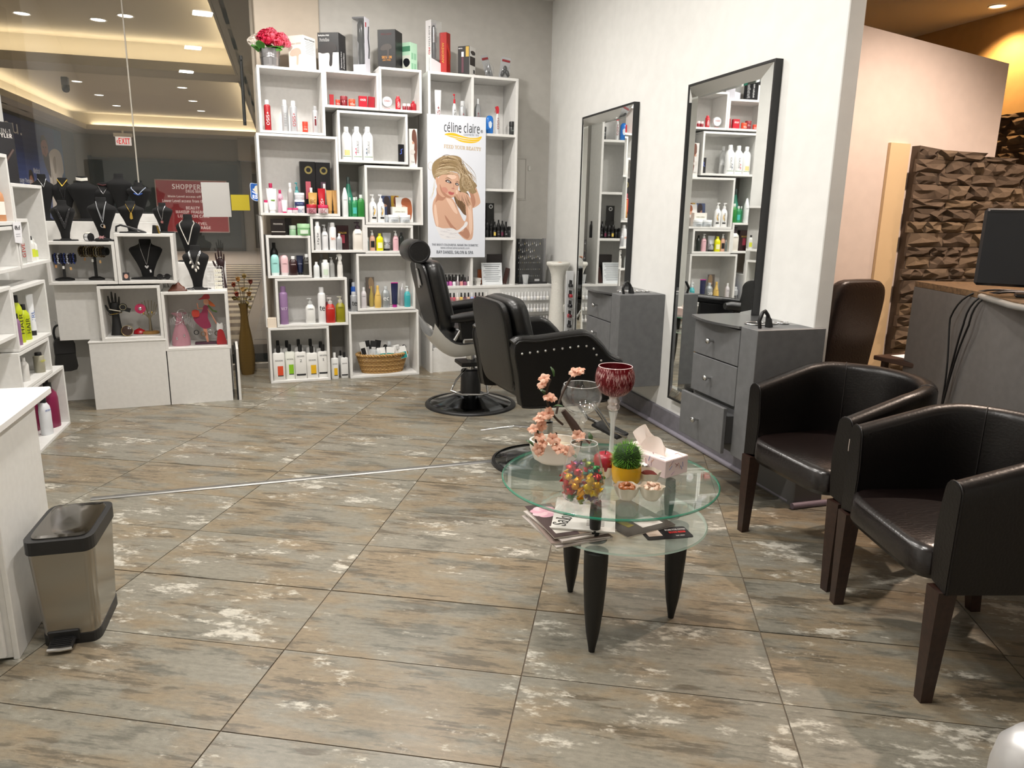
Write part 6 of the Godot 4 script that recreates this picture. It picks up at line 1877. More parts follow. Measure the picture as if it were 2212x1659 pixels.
	# ear
	fill_poly(im, pps([238, 640, 252, 628, 266, 646, 266, 690, 254, 706, 244, 680]), skin)
	stroke(im, bend(pp(246, 648), pp(258, 644), pp(260, 672), pp(252, 690), 8), 3.0, skin_dark)
	# the hand at the cheek
	fill_poly(im, pps([412, 740, 436, 734, 450, 752, 480, 752, 520, 772, 545, 808, 552, 860, 505, 868, 470, 834, 430, 820, 408, 780]), skin)
	for k in [[426, 742, 416, 768, 424, 796, 436, 812], [452, 760, 444, 780, 450, 804, 462, 822], [480, 760, 470, 784, 476, 808, 490, 832], [508, 776, 500, 796, 506, 820, 514, 838]]:
		stroke(im, bend(pp(k[0], k[1]), pp(k[2], k[3]), pp(k[4], k[5]), pp(k[6], k[7]), 8), 4.0, skin_dark)
	fill_poly(im, pps([414, 742, 428, 736, 432, 760, 420, 772]), skin_light)
	# strands
	var tones := [Color("bda685"), Color("826b4b"), Color("cdbb9c"), Color("6b5538"), Color("a88f6d")]
	for i in 90:
		var f := r.randf()
		var a := pp(lerpf(214, 300, f) + r.randf_range(-6, 6), lerpf(640, 452, f) + r.randf_range(-8, 8))
		var d := pp(lerpf(300, 452, r.randf()) + 10, lerpf(596, 460, f) + r.randf_range(-10, 24))
		stroke(im, bend(a, a.lerp(d, 0.35) + v2(-6, -22), a.lerp(d, 0.7) + v2(4, -22), d, 10), r.randf_range(2.0, 5.5), tones[i % 5])
	for i in 80:
		var a := pp(r.randf_range(400, 470), r.randf_range(455, 580))
		var d := pp(r.randf_range(448, 600), r.randf_range(640, 765))
		stroke(im, bend(a, a + v2(40, 20), d + v2(r.randf_range(-40, 30), -60), d, 12), r.randf_range(2.0, 5.0), tones[(i * 2) % 5])
	for i in 22:
		var a := pp(r.randf_range(470, 560), r.randf_range(640, 720))
		var rad := r.randf_range(8, 20)
		var pts := []
		for q in 10:
			pts.append(a + v2(cos(q * 0.6), sin(q * 0.6)) * rad)
		stroke(im, pts, 3.5, tones[i % 5])
	for i in 24:
		var a := pp(r.randf_range(400, 520), r.randf_range(770, 820))
		stroke(im, bend(a, a + v2(10, 40), a + v2(20, 60), a + v2(r.randf_range(10, 50), r.randf_range(70, 120)), 8), 3.0, [Color("4b3624"), Color("8a6c48")][i % 2])
	stroke(im, bend(pp(232, 640), pp(220, 720), pp(226, 780), pp(196, 822), 14), 5, Color("cbb68e"))
	stroke(im, bend(pp(240, 650), pp(232, 730), pp(216, 780), pp(178, 826), 14), 3, Color("cbb68e"))
	var curl := []
	for q in 16:
		curl.append(pp(198, 536) + v2(cos(q * 0.42 - 0.6), sin(q * 0.42 - 0.6)) * v2(22, 33))
	stroke(im, curl, 3.0, Color("b7a078"))
	return im

func poster() -> void:
	var u := 1.608
	var v := 1.6365
	var w := 0.524
	var h := 1.192
	var o := thing("shop_poster", "tall poster of a blonde woman with yellow wave logo on bookcase", "poster", fb(u, v, -0.0095), BACK_TURN)
	part(o, "board", slab(v3(w, h, 0.006), 0.001), mat("e3e7ef", 0.4))
	part(o, "print", sheet(w - 0.002, h - 0.002), printed(poster_image(), 0.35), v3(0, 0, 0.0034))
	var px := func(zx: float, zy: float) -> Vector3: return v3((zx - 425.0) / 506.0 * w, (717.5 - zy) / 1235.0 * h, 0.0045)
	var k := w / 506.0
	letters(o, "céline claire", 308 * k, 78 * k, mat("34353a", 0.5), px.call(468, 200))
	letters(o, "®", 22 * k, 0, mat("34353a", 0.5), px.call(640, 221))
	letters(o, "cosmetic inc", 134 * k, 20 * k, mat("8a8f99", 0.5), px.call(550, 255))
	letters(o, "FEED YOUR BEAUTY", 322 * k, 26 * k, mat("c9a24a", 0.5), px.call(474, 369), v3(0, 0, -2), font_serif)
	letters(o, "THE MOST COLOURFUL NAME IN COSMETIC", 412 * k, 18 * k, mat("6f747e", 0.5), px.call(410, 1222), v3(0, 0, -1), font_bold)
	letters(o, "www.celineclairecosmetic.com", 258 * k, 20 * k, mat("7d828b", 0.5), px.call(408, 1248), v3(0, 0, -1))
	letters(o, "RAY DANIEL SALON & SPA", 326 * k, 26 * k, mat("555a64", 0.5), px.call(408, 1288), v3(0, 0, -1), font_bold)

# ---------------------------------------------------------------- cartons along the shelf tops
# a carton turned so that two faces show: right face (+z) and left face (-x)
func carton(label: String, u: float, y: float, z: float, turn: float, a: float, b: float, h: float, c: String) -> Node3D:
	var o := thing("appliance_carton", label, "box", fb(u, y, z), BACK_TURN + turn, "cartons on the shelf tops")
	part(o, "carton", slab(v3(a, h, b), 0.0015), mat(c, 0.4), v3(0, h * 0.5, 0))
	return o

func shelf_top_boxes() -> void:
	var y1 := 2.5035
	# metal bucket of artificial peonies
	var o := thing("flower_bucket", "small galvanised bucket of pink and white flowers on shelf top", "flowers", fb(0.118, y1, -0.13), BACK_TURN)
	part(o, "bucket", MB.new().lathe([v2(0, 0), v2(0.062, 0), v2(0.064, 0.004), v2(0.073, 0.07), v2(0.076, 0.074), v2(0.0735, 0.078), v2(0.0765, 0.085), v2(0.0745, 0.09), v2(0.081, 0.135), v2(0.084, 0.14), v2(0.078, 0.14), v2(0.07, 0.02)], 28), mat("9b9a9c", 0.25, 0.85))
	var r := RandomNumberGenerator.new()
	r.seed = 9
	var petal := func(s: float) -> MB:
		return MB.new().surf(func(a, b): return v3((a - 0.5) * s * sin(PI * (0.15 + 0.8 * b)) * 1.5, b * s, (pow(absf(a - 0.5) * 2.0, 2.0) * 0.25 - sin(PI * b * 0.9) * 0.35) * s), 4, 4)
	var pm: ArrayMesh = petal.call(0.068).mesh()
	var fl := [[-0.115, 0.16, 0.02, "ece6df"], [-0.085, 0.185, -0.02, "f0eae2"], [-0.05, 0.19, 0.03, "c22a4c"], [-0.03, 0.225, -0.01, "d94468"], [0.015, 0.205, 0.05, "f08ca0"], [0.02, 0.235, 0.0, "ee7c94"], [0.06, 0.20, 0.02, "e8607c"], [0.095, 0.205, 0.03, "f291a4"], [0.125, 0.17, 0.03, "f08ea2"], [0.06, 0.165, 0.06, "ea6e88"], [-0.02, 0.17, 0.06, "cc3456"]]
	for f in fl:
		var fn := part(o, "blossom", MB.new().lathe([v2(0, -0.012), v2(0.016, 0.0), v2(0.012, 0.014), v2(0, 0.018)], 10), mat(f[3], 0.6), v3(f[0], f[1], f[2]))
		for i in 9:
			var p := part(fn, "petal", pm, mat(f[3], 0.6, 0.0, {"back": f[3]}), Vector3.ZERO, v3(r.randf_range(20, 62) if i > 3 else r.randf_range(-5, 20), i * 40.0 + r.randf_range(-12, 12), 0))
			p.scale = Vector3.ONE * r.randf_range(0.75, 1.0)
	for i in 12:
		var lf := part(o, "leaf", pm, mat("3f7a2a", 0.5, 0.0, {"back": "3f7a2a"}), v3(r.randf_range(-0.09, 0.1), r.randf_range(0.12, 0.16), r.randf_range(0.0, 0.06)), v3(r.randf_range(50, 110), r.randf_range(0, 360), 0))
		lf.scale = v3(0.7, 1.1, 0.7)
	for i in 6:
		part(o, "stem", MB.new().tube([v3(-0.04 + 0.016 * i, 0.02, 0), v3(-0.07 + 0.03 * i, 0.17, 0.02)], 0.003, 5), mat("3c6a2a", 0.6))
	# cream dryer carton
	o = carton("cream hair dryer carton with white side beside flower bucket", 0.365, y1, -0.13, 46.0, 0.155, 0.145, 0.25, "e6ddd2")
	part(o, "side_print", slab(v3(0.15, 0.245, 0.001)), mat("eeeeec", 0.45), v3(0, 0.125, 0.0735))
	letters(o, "Nano Titanium", 0.12, 0.0, mat("3a4048", 0.5), v3(0, 0.225, 0.0745), Vector3.ZERO, font_bold)
	for i in 8:
		part(o, "print_row", slab(v3(0.11 - 0.01 * (i % 3), 0.004, 0.0006)), mat("b9bcc0", 0.5), v3(0, 0.205 - 0.012 * i, 0.0742))
	dryer_print(o, v3(0.02, 0.055, 0.0745), Vector3.ZERO, 0.07, "d8d8d6")
	dryer_print(o, v3(-0.0785, 0.10, 0), v3(0, -90, 0), 0.12, "d3b2a2")
	letters(o, "Italian DRYER", 0.1, 0.0, mat("8a7a6a", 0.5), v3(-0.078, 0.19, 0), v3(0, -90, 0))
	# black dryer carton
	var y2 := 2.5135
	o = carton("black and white hair dryer carton with script lettering", 0.60, y2, -0.14, 60.0, 0.152, 0.175, 0.285, "1d1d1f")
	part(o, "white_print", slab(v3(0.001, 0.135, 0.17)), mat("dcdad7", 0.45), v3(-0.0765, 0.07, 0.0))
	dryer_print(o, v3(-0.0778, 0.13, 0.0), v3(0, -90, 0), 0.17, "241f1f")
	letters(o, "BaByliss PRO", 0.09, 0.0, mat("e8e8e8", 0.5), v3(-0.0772, 0.262, -0.035), v3(0, -90, 0), font_bold)
	letters(o, "Portofino", 0.08, 0.025, mat("c9c9c9", 0.5), v3(-0.0772, 0.232, -0.03), v3(0, -90, 0), font_serif)
	letters(o, "BaByliss PRO", 0.12, 0.0, mat("f0f0f0", 0.5), v3(-0.03, 0.09, 0.089), v3(0, 0, 90), font_bold)
	letters(o, "Portofino", 0.12, 0.03, mat("e0e0e0", 0.5), v3(0.02, 0.09, 0.089), v3(0, 0, 90), font_serif)
	# clear carton with curling iron
	o = thing("curling_iron_carton", "tall clear fronted carton with black curling iron inside", "box", fb(0.835, y2, -0.14), BACK_TURN + 56.0, "cartons on the shelf tops")
	var clear := mat("e8eef0", 0.03, 0.0, {"pane": 0.04})
	part(o, "carton_base", slab(v3(0.096, 0.075, 0.105), 0.001), mat("d6d4de", 0.4), v3(0, 0.0375, 0))
	part(o, "carton_side", slab(v3(0.096, 0.43, 0.002)), mat("dcdbe4", 0.4), v3(0, 0.215, 0.0525))
	part(o, "carton_back", slab(v3(0.002, 0.43, 0.105)), mat("c9c8d0", 0.4), v3(0.048, 0.215, 0))
	part(o, "clear_window", slab(v3(0.001, 0.35, 0.105)), clear, v3(-0.048, 0.255, 0))
	part(o, "clear_window", slab(v3(0.096, 0.35, 0.001)), clear, v3(0, 0.255, -0.0525))
	part(o, "carton_top", slab(v3(0.096, 0.012, 0.105)), mat("4a4a50", 0.4), v3(0, 0.424, 0))
	part(o, "curling_iron", MB.new().lathe([v2(0, 0.078), v2(0.02, 0.078), v2(0.024, 0.16), v2(0.02, 0.24), v2(0.03, 0.26), v2(0.028, 0.38), v2(0.015, 0.41), v2(0, 0.412)], 18), mat("17171a", 0.25))
	part(o, "red_mark", slab(v3(0.018, 0.035, 0.001)), mat("b3202a", 0.5), v3(-0.025, 0.375, 0.0542))
	part(o, "iron_print", MB.new().tube([v3(0.0, 0.13, 0), v3(0.012, 0.2, 0), v3(-0.004, 0.28, 0), v3(0.008, 0.37, 0)], 0.006, 6), mat("1c1c20", 0.4), v3(0.018, 0, 0.0545))
	# black carton
	var y3 := 2.5685
	o = carton("large matte black hair dryer carton with orange lettering", 1.075, y3, -0.15, 56.0, 0.155, 0.155, 0.30, "141416")
	dryer_print(o, v3(-0.0785, 0.14, 0), v3(0, -90, 0), 0.11, "3a332f")
	letters(o, "RED LIGHT", 0.09, 0.0, mat("6d2a2c", 0.5), v3(-0.0782, 0.265, 0), v3(0, -90, 0))
	letters(o, "SRI SALON", 0.085, 0.02, mat("c98a3a", 0.5), v3(-0.0782, 0.09, 0), v3(0, -90, 0), font_bold)
	letters(o, "DRY PRO", 0.07, 0.012, mat("c98a3a", 0.5), v3(-0.0782, 0.068, 0), v3(0, -90, 0))
	# mint carton
	o = carton("mint green carton with black device picture", 1.25, y3, -0.20, 38.0, 0.095, 0.09, 0.235, "b9e0c4")
	part(o, "band_print", slab(v3(0.001, 0.04, 0.088)), mat("4f8a6a", 0.5), v3(-0.048, 0.185, 0))
	part(o, "cream_print", slab(v3(0.001, 0.13, 0.088)), mat("d8dccf", 0.5), v3(-0.0482, 0.07, 0))
	part(o, "device_print", MB.new().at(v3(-0.049, 0.075, 0.005), v3(0, -90, 0)).prism(smooth([v2(-0.035, 0.01), v2(-0.015, 0.035), v2(0.02, 0.03), v2(0.036, 0.0), v2(0.018, -0.025), v2(-0.012, -0.03)]), 0.001), mat("1a1c20", 0.4))
	for i in 4:
		part(o, "print_block", slab(v3(0.026, 0.05, 0.0008)), mat("8fc4a2", 0.5), v3(-0.02 + 0.035 * (i % 2), 0.05 + 0.08 * (i / 2), 0.0455))
	# bookcase top
	var y4 := 2.5715
	o = thing("brush_carton", "tall white carton with thermal brush behind clear window", "box", fb(1.45, y4, -0.16), BACK_TURN + 22.0, "cartons on the shelf tops")
	part(o, "carton_side", slab(v3(0.002, 0.415, 0.075)), mat("e3e0e2", 0.4), v3(-0.055, 0.2075, 0))
	part(o, "carton_back", slab(v3(0.11, 0.415, 0.002)), mat("cfced2", 0.4), v3(0, 0.2075, -0.0375))
	part(o, "carton_base", MB.new().prism(PackedVector2Array([v2(-0.055, 0), v2(0.055, 0), v2(0.055, 0.085), v2(-0.055, 0.12)]), 0.075), mat("e0dfe3", 0.4))
	part(o, "clear_window", slab(v3(0.11, 0.30, 0.001)), clear, v3(0, 0.265, 0.0375))
	part(o, "clear_window", slab(v3(0.001, 0.30, 0.075)), clear, v3(0.055, 0.265, 0))
	part(o, "clear_top", slab(v3(0.11, 0.002, 0.075)), clear, v3(0, 0.415, 0))
	var br := part(o, "thermal_brush", MB.new().lathe([v2(0, 0.125), v2(0.018, 0.125), v2(0.022, 0.19), v2(0.016, 0.24), v2(0.014, 0.25), v2(0.014, 0.37), v2(0.008, 0.385), v2(0, 0.386)], 16), mat("3a3b40", 0.3))
	part(br, "barrel", MB.new().lathe([v2(0.0155, 0.25), v2(0.0155, 0.368)], 16), mat("b9babd", 0.25, 0.9))
	var bs := MB.new()
	for i in 12:
		for j in 9:
			var an := TAU * i / 12.0 + j * 0.2
			var d := v3(cos(an), 0, sin(an))
			bs.tube([d * 0.015 + v3(0, 0.257 + 0.0125 * j, 0), d * 0.029 + v3(0, 0.257 + 0.0125 * j, 0)], 0.0008, 3, false)
	part(br, "bristles", bs, mat("1c1c1f", 0.4)).set_meta("kind", "stuff")
	letters(o, "BaByliss", 0.16, 0.026, mat("2a2a2c", 0.5), v3(-0.0565, 0.29, 0.012), v3(0, -90, -90), font_serif)
	letters(o, "PRO", 0.055, 0.024, mat("b3202a", 0.5), v3(-0.0565, 0.175, 0.012), v3(0, -90, -90), font_bold)
	letters(o, "CERAMIX XTREME", 0.11, 0.014, mat("a9a9ad", 0.5), v3(-0.0565, 0.07, 0.012), v3(0, -90, -90))
	o = carton("slim red carton with gold vertical lettering", 1.545, y4, -0.15, 44.0, 0.068, 0.068, 0.33, "a8241f")
	letters(o, "ANDREW", 0.16, 0.02, mat("c9a03a", 0.5), v3(-0.0348, 0.17, 0.0), v3(0, -90, 90))
	part(o, "ribbon_print", MB.new().prism(PackedVector2Array([v2(-0.03, 0.22), v2(-0.02, 0.25), v2(0.033, 0.17), v2(0.033, 0.13)]), 0.001), mat("d8352a", 0.45), v3(0, 0, 0.0348))
	letters(o, "professional", 0.1, 0.014, mat("c98a3a", 0.5), v3(0.012, 0.14, 0.036), v3(0, 0, 90))
	o = carton("black and white hair clipper carton beside red carton", 1.735, y4, -0.14, 45.0, 0.112, 0.11, 0.235, "1b1a1a")
	part(o, "side_print", slab(v3(0.110, 0.232, 0.001)), mat("e4e3e0", 0.45), v3(0, 0.1175, 0.0555))
	part(o, "photo_print", slab(v3(0.100, 0.07, 0.001)), mat("2a2320", 0.45), v3(0, 0.12, 0.0563))
	part(o, "hand_print", MB.new().prism(smooth([v2(-0.04, 0.0), v2(0.0, 0.014), v2(0.042, 0.006), v2(0.04, -0.014), v2(-0.01, -0.02)]), 0.001), mat("37302e", 0.45), v3(0.004, 0.19, 0.0563))
	part(o, "gold_print", slab(v3(0.001, 0.08, 0.03)), mat("b3964a", 0.4, 0.5), v3(-0.0562, 0.19, 0.035))
	part(o, "clipper_print", slab(v3(0.0012, 0.13, 0.02), 0.0003), mat("5a2a3a", 0.35), v3(-0.0565, 0.09, -0.01))
	part(o, "clipper_head_print", slab(v3(0.0012, 0.04, 0.022), 0.0003), mat("c9c9cc", 0.3, 0.5), v3(-0.0565, 0.17, -0.01))
	letters(o, "WAHL", 0.04, 0.0, mat("e8e8e8", 0.5), v3(-0.0565, 0.218, -0.03), v3(0, -90, 0), font_bold)
	part(o, "code_print", slab(v3(0.03, 0.03, 0.001)), mat("3a3a3a", 0.5), v3(0.03, 0.04, 0.0563))
	for k in 2:
		o = thing("blister_pack", ["clear blister pack with silver clipper parts leaning left", "clear blister pack with black clipper parts at the end"][k], "package", fb([1.93, 2.085][k], y4, -0.13), BACK_TURN + [20.0, -12.0][k], "blister packs on the bookcase")
		var lean: float = [-16.0, 10.0][k]
		part(o, "card", slab(v3(0.085, 0.19, 0.003), 0.001), mat("b9bbbe", 0.2, 0.0, {"alpha": 0.55}), v3(0, 0.098, -0.02), v3(-8, 0, -lean))
		part(o, "red_strip", slab(v3(0.07, 0.018, 0.002)), mat("8a2a30", 0.4), v3(lean * 0.0012, 0.16, -0.024), v3(-8, 0, -lean))
		part(o, "blister", MB.new().at(v3(0, 0.065, 0.012), v3(0, 0, -lean)).lathe([v2(0.02, -0.06), v2(0.045, -0.03), v2(0.05, 0.02), v2(0.03, 0.055), v2(0, 0.06)], 18, 1.0, 0.6), mat("e6eaec", 0.03, 0.0, {"pane": 0.06}))
		for i in 3:
			part(o, "clipper_part", MB.new().lathe([v2(0, -0.028), v2(0.014, -0.02), v2(0.017, 0.01), v2(0.01, 0.028), v2(0, 0.03)], 12), mat(["9a9c9f", "17171a"][k], 0.3, [0.7, 0.0][k]), v3(-0.022 + 0.022 * i, 0.05 + 0.035 * (i % 2), 0.004), v3(0, 0, 20.0 * i - 20.0))

# a flat picture of a hair dryer
func dryer_print(o: Node3D, p: Vector3, rot: Vector3, s: float, c: String) -> void:
	part(o, "dryer_print", MB.new().prism(scaled_poly(smooth([v2(-0.5, 0.12), v2(-0.3, 0.38), v2(0.1, 0.48), v2(0.36, 0.36), v2(0.4, 0.12), v2(0.22, 0.04), v2(0.16, -0.5), v2(0.02, -0.5), v2(0.04, 0.0), v2(-0.3, 0.0)], 4), s, s), 0.001), mat(c, 0.4), p, rot)

# ---------------------------------------------------------------- corner by the bookcase: earring case, pedestal, polish racks
func corner_display() -> void:
	var o := thing("earring_case", "black board of hanging earrings in clear case on white counter", "display case", fb(2.385, 0.7855, -0.16), BACK_TURN)
	part(o, "board", slab(v3(0.25, 0.40, 0.03), 0.002), mat("101012", 0.7), v3(-0.02, 0.215, 0))
	part(o, "foot", slab(v3(0.29, 0.014, 0.14), 0.003), mat("1c1c1e", 0.4), v3(0, 0.007, 0))
	part(o, "side_post", slab(v3(0.022, 0.41, 0.05), 0.003), mat("6d6d6f", 0.3, 0.5), v3(0.125, 0.215, 0.01))
	part(o, "clear_door", slab(v3(0.27, 0.41, 0.003)), mat("eef2f4", 0.02, 0.0, {"pane": 0.02}), v3(0, 0.217, 0.045))
	for i in 6:
		for j in 12:
			if i == 1 and j > 8:
				continue
			var hh := 0.02 + 0.022 * float((i * 5 + j * 3) % 4) / 3.0
			if i > 2:
				hh = 0.014
			part(o, "earring", mb_cached("ear%.3f" % hh, func(): return MB.new().tube([v3(0, 0, 0), v3(0.001, -hh * 0.6, 0)], 0.0014, 4).box(v3(0.001, -hh * 0.8, 0), v3(0.008, hh * 0.45, 0.005), 0.0015)), mat(["d9d9dc", "c9b98a", "b9bcc4", "e6e6e8"][(i + j * 3) % 4], 0.2, 0.9), v3(-0.132 + 0.0195 * j, 0.39 - 0.062 * i, 0.018))
	part(o, "label_tag", slab(v3(0.05, 0.02, 0.002)), mat("d8d8da", 0.5), v3(0.06, 0.03, 0.018))
	o = thing("glass_cup", "small clear ribbed glass before the earring case", "glass", fb(2.29, 0.7855, -0.055), BACK_TURN)
	part(o, "cup", MB.new().lathe([v2(0, 0.004), v2(0.022, 0.0), v2(0.024, 0.03), v2(0.03, 0.07), v2(0.033, 0.09), v2(0.031, 0.09), v2(0.022, 0.03), v2(0, 0.008)], 20), mat("eef2f4", 0.03, 0.0, {"alpha": 0.28}))
	o = thing("picture_card", "small black and white picture card beside the earring case", "card", fb(2.52, 0.7855, -0.25), BACK_TURN)
	part(o, "card", slab(v3(0.08, 0.33, 0.004)), mat("16161a", 0.4), v3(0, 0.165, 0))
	part(o, "figure_print", MB.new().prism(smooth([v2(-0.02, 0.0), v2(0.0, 0.03), v2(0.024, 0.02), v2(0.02, -0.03), v2(-0.01, -0.035)]), 0.001), mat("c9c9cc", 0.5), v3(0, 0.28, 0.003))
	# plaster pedestal with scroll
	var pl := mat("dedcd4", 0.6, 0.0, {"noise": [16.0, 0.25, 0.08]})
	o = thing("plaster_pedestal", "white plaster column pedestal with scroll beside the corner", "pedestal", fb(2.468, 0, 0.28), BACK_TURN)
	part(o, "column", MB.new().lathe([v2(0, 0), v2(0.105, 0), v2(0.105, 0.06), v2(0.09, 0.08), v2(0.092, 0.3), v2(0.075, 0.5), v2(0.062, 0.7), v2(0.058, 0.82), v2(0.064, 0.9), v2(0.085, 0.96), v2(0.1, 0.985)], 28), pl)
	part(o, "capital", MB.new().lathe([v2(0.098, 0.98), v2(0.106, 0.99), v2(0.106, 1.008), v2(0.098, 1.015), v2(0.05, 1.005), v2(0, 1.003)], 28), pl)
	part(o, "scroll", MB.new().at(v3(0.062, 0.60, 0.03), v3(90, 0, 0)).lathe([v2(0, -0.03), v2(0.038, -0.03), v2(0.042, -0.02), v2(0.042, 0.02), v2(0.038, 0.03), v2(0.015, 0.034), v2(0, 0.03)], 20), pl)
	part(o, "scroll_stem", slab(v3(0.06, 0.30, 0.05), 0.015), pl, v3(0.066, 0.44, 0.03))
	part(o, "foot_scroll", MB.new().at(v3(0.05, 0.24, 0.06), v3(90, 0, 0)).lathe([v2(0, -0.03), v2(0.05, -0.03), v2(0.056, 0.0), v2(0.05, 0.03), v2(0, 0.034)], 20), pl)
	part(o, "shell", MB.new().lathe([v2(0, 0.012), v2(0.02, 0.008), v2(0.024, 0.0), v2(0, 0.0)], 12), mat("b98a6a", 0.5), v3(0, 1.004, 0.03))
	# clear racks with small bottles
	var clear := mat("eef3f4", 0.03, 0.0, {"pane": 0.05})
	o = thing("polish_rack", "clear rack of white capped bottles on the white counter front", "rack", fb(2.27, 0, -0.02), BACK_TURN)
	part(o, "back_sheet", slab(v3(0.50, 0.36, 0.003)), clear, v3(0, 0.575, 0.004))
	for j in 3:
		var y: float = [0.645, 0.537, 0.428][j]
		part(o, "ledge", slab(v3(0.50, 0.004, 0.045)), clear, v3(0, y - 0.003, 0.025))
		part(o, "lip", slab(v3(0.50, 0.03, 0.002)), clear, v3(0, y + 0.012, 0.047))
	for j in 3:
		var y: float = [0.645, 0.537, 0.428][j]
		for i in 15:
			var hh := 0.078 - 0.006 * float((i * 3 + j) % 3)
			var c: String = ["e4e4e4", "dcdde0", "e9e6e0"][(i + j) % 3]
			var cp := "e9e9e9"
			if j == 2:
				c = ["d8c9c0", "e4e4e4", "c9958a", "dcdcdc", "e6e2de"][(i * 2) % 5]
				if i == 12:
					c = "a01a28"
			item("polish", fb(2.045 + 0.032 * i, y, 0.005), BACK_TURN, 0.026, hh, c, cp, "small pale nail product bottle with white cap in clear counter rack", {}, "white capped bottles in the clear rack")
	o = thing("polish_rack", "clear rack of coloured nail polish behind the barber chair arm", "rack", fb(1.68, 0, -0.02), BACK_TURN)
	part(o, "back_sheet", slab(v3(0.46, 0.22, 0.003)), clear, v3(0, 0.645, 0.004))
	for j in 2:
		var y: float = [0.657, 0.575][j]
		part(o, "ledge", slab(v3(0.46, 0.004, 0.045)), clear, v3(0, y - 0.003, 0.025))
		part(o, "lip", slab(v3(0.46, 0.025, 0.002)), clear, v3(0, y + 0.01, 0.047))
		for i in 13:
			item("polish", fb(1.475 + 0.034 * i, y, 0.005), BACK_TURN, 0.028, 0.072, ["c9a08a", "d8b04a", "c04a5a", "8a9ad0", "5a2a3a", "e0c0b0", "b0405a"][(i * 3 + j * 2) % 7], "141415" if (i + j) % 4 != 0 else "e4e4e4", "small coloured nail polish bottle in the clear rack behind barber chair", {}, "coloured polish in the clear rack")
	for i in 10:
		item("polish", fb(1.45 + 0.05 * i, 0.2205, -0.075), BACK_TURN, 0.03, 0.06, ["c9b0a8", "b03a3a", "8a5a6a", "d8a0a0", "6a3a4a"][i % 5], "dcdcdc", "small nail polish bottle on the low shelf under the white counter", {}, "polish on the low counter shelf")
	# slim rack of polish on the right wall before the farther mirror
	o = thing("wall_polish_rack", "narrow upright rack of dark bottles at the edge of farther mirror", "rack", fr(-0.05, 0.24, -3.12), SIDE_TURN)
	part(o, "frame", slab(v3(0.07, 0.70, 0.02), 0.003), mat("c9cbcc", 0.3), v3(0, 0.35, -0.045))
	for j in 7:
		part(o, "ledge", slab(v3(0.07, 0.006, 0.08), 0.001), clear, v3(0, 0.09 * j + 0.02, 0))
	for j in 7:
		for i in 2:
			item("polish", fr(-0.055, 0.24 + 0.09 * j + 0.023, -3.14 + 0.036 * i), SIDE_TURN, 0.028, 0.062, ["2a2a2c", "4a1a20", "16161a", "a03038"][(i * 2 + j) % 4], "141415", "small dark polish bottle in the narrow rack by farther mirror", {}, "dark bottles in the narrow rack")
	o = thing("mirror_side_cord", "white cord hanging beside the farther mirror", "cord", fr(-0.012, 1.35, -3.06), SIDE_TURN)
	part(o, "cord", MB.new().tube([v3(0, 0, 0), v3(-0.004, -0.2, 0.01), v3(0, -0.35, -0.01), v3(-0.004, -0.42, 0.0)], 0.006, 6), mat("dcdcda", 0.5))
	part(o, "wall_plate", slab(v3(0.006, 0.02, 0.06), 0.001), mat("dcdcda", 0.5), v3(0.006, 0.0, 0))
	basket()

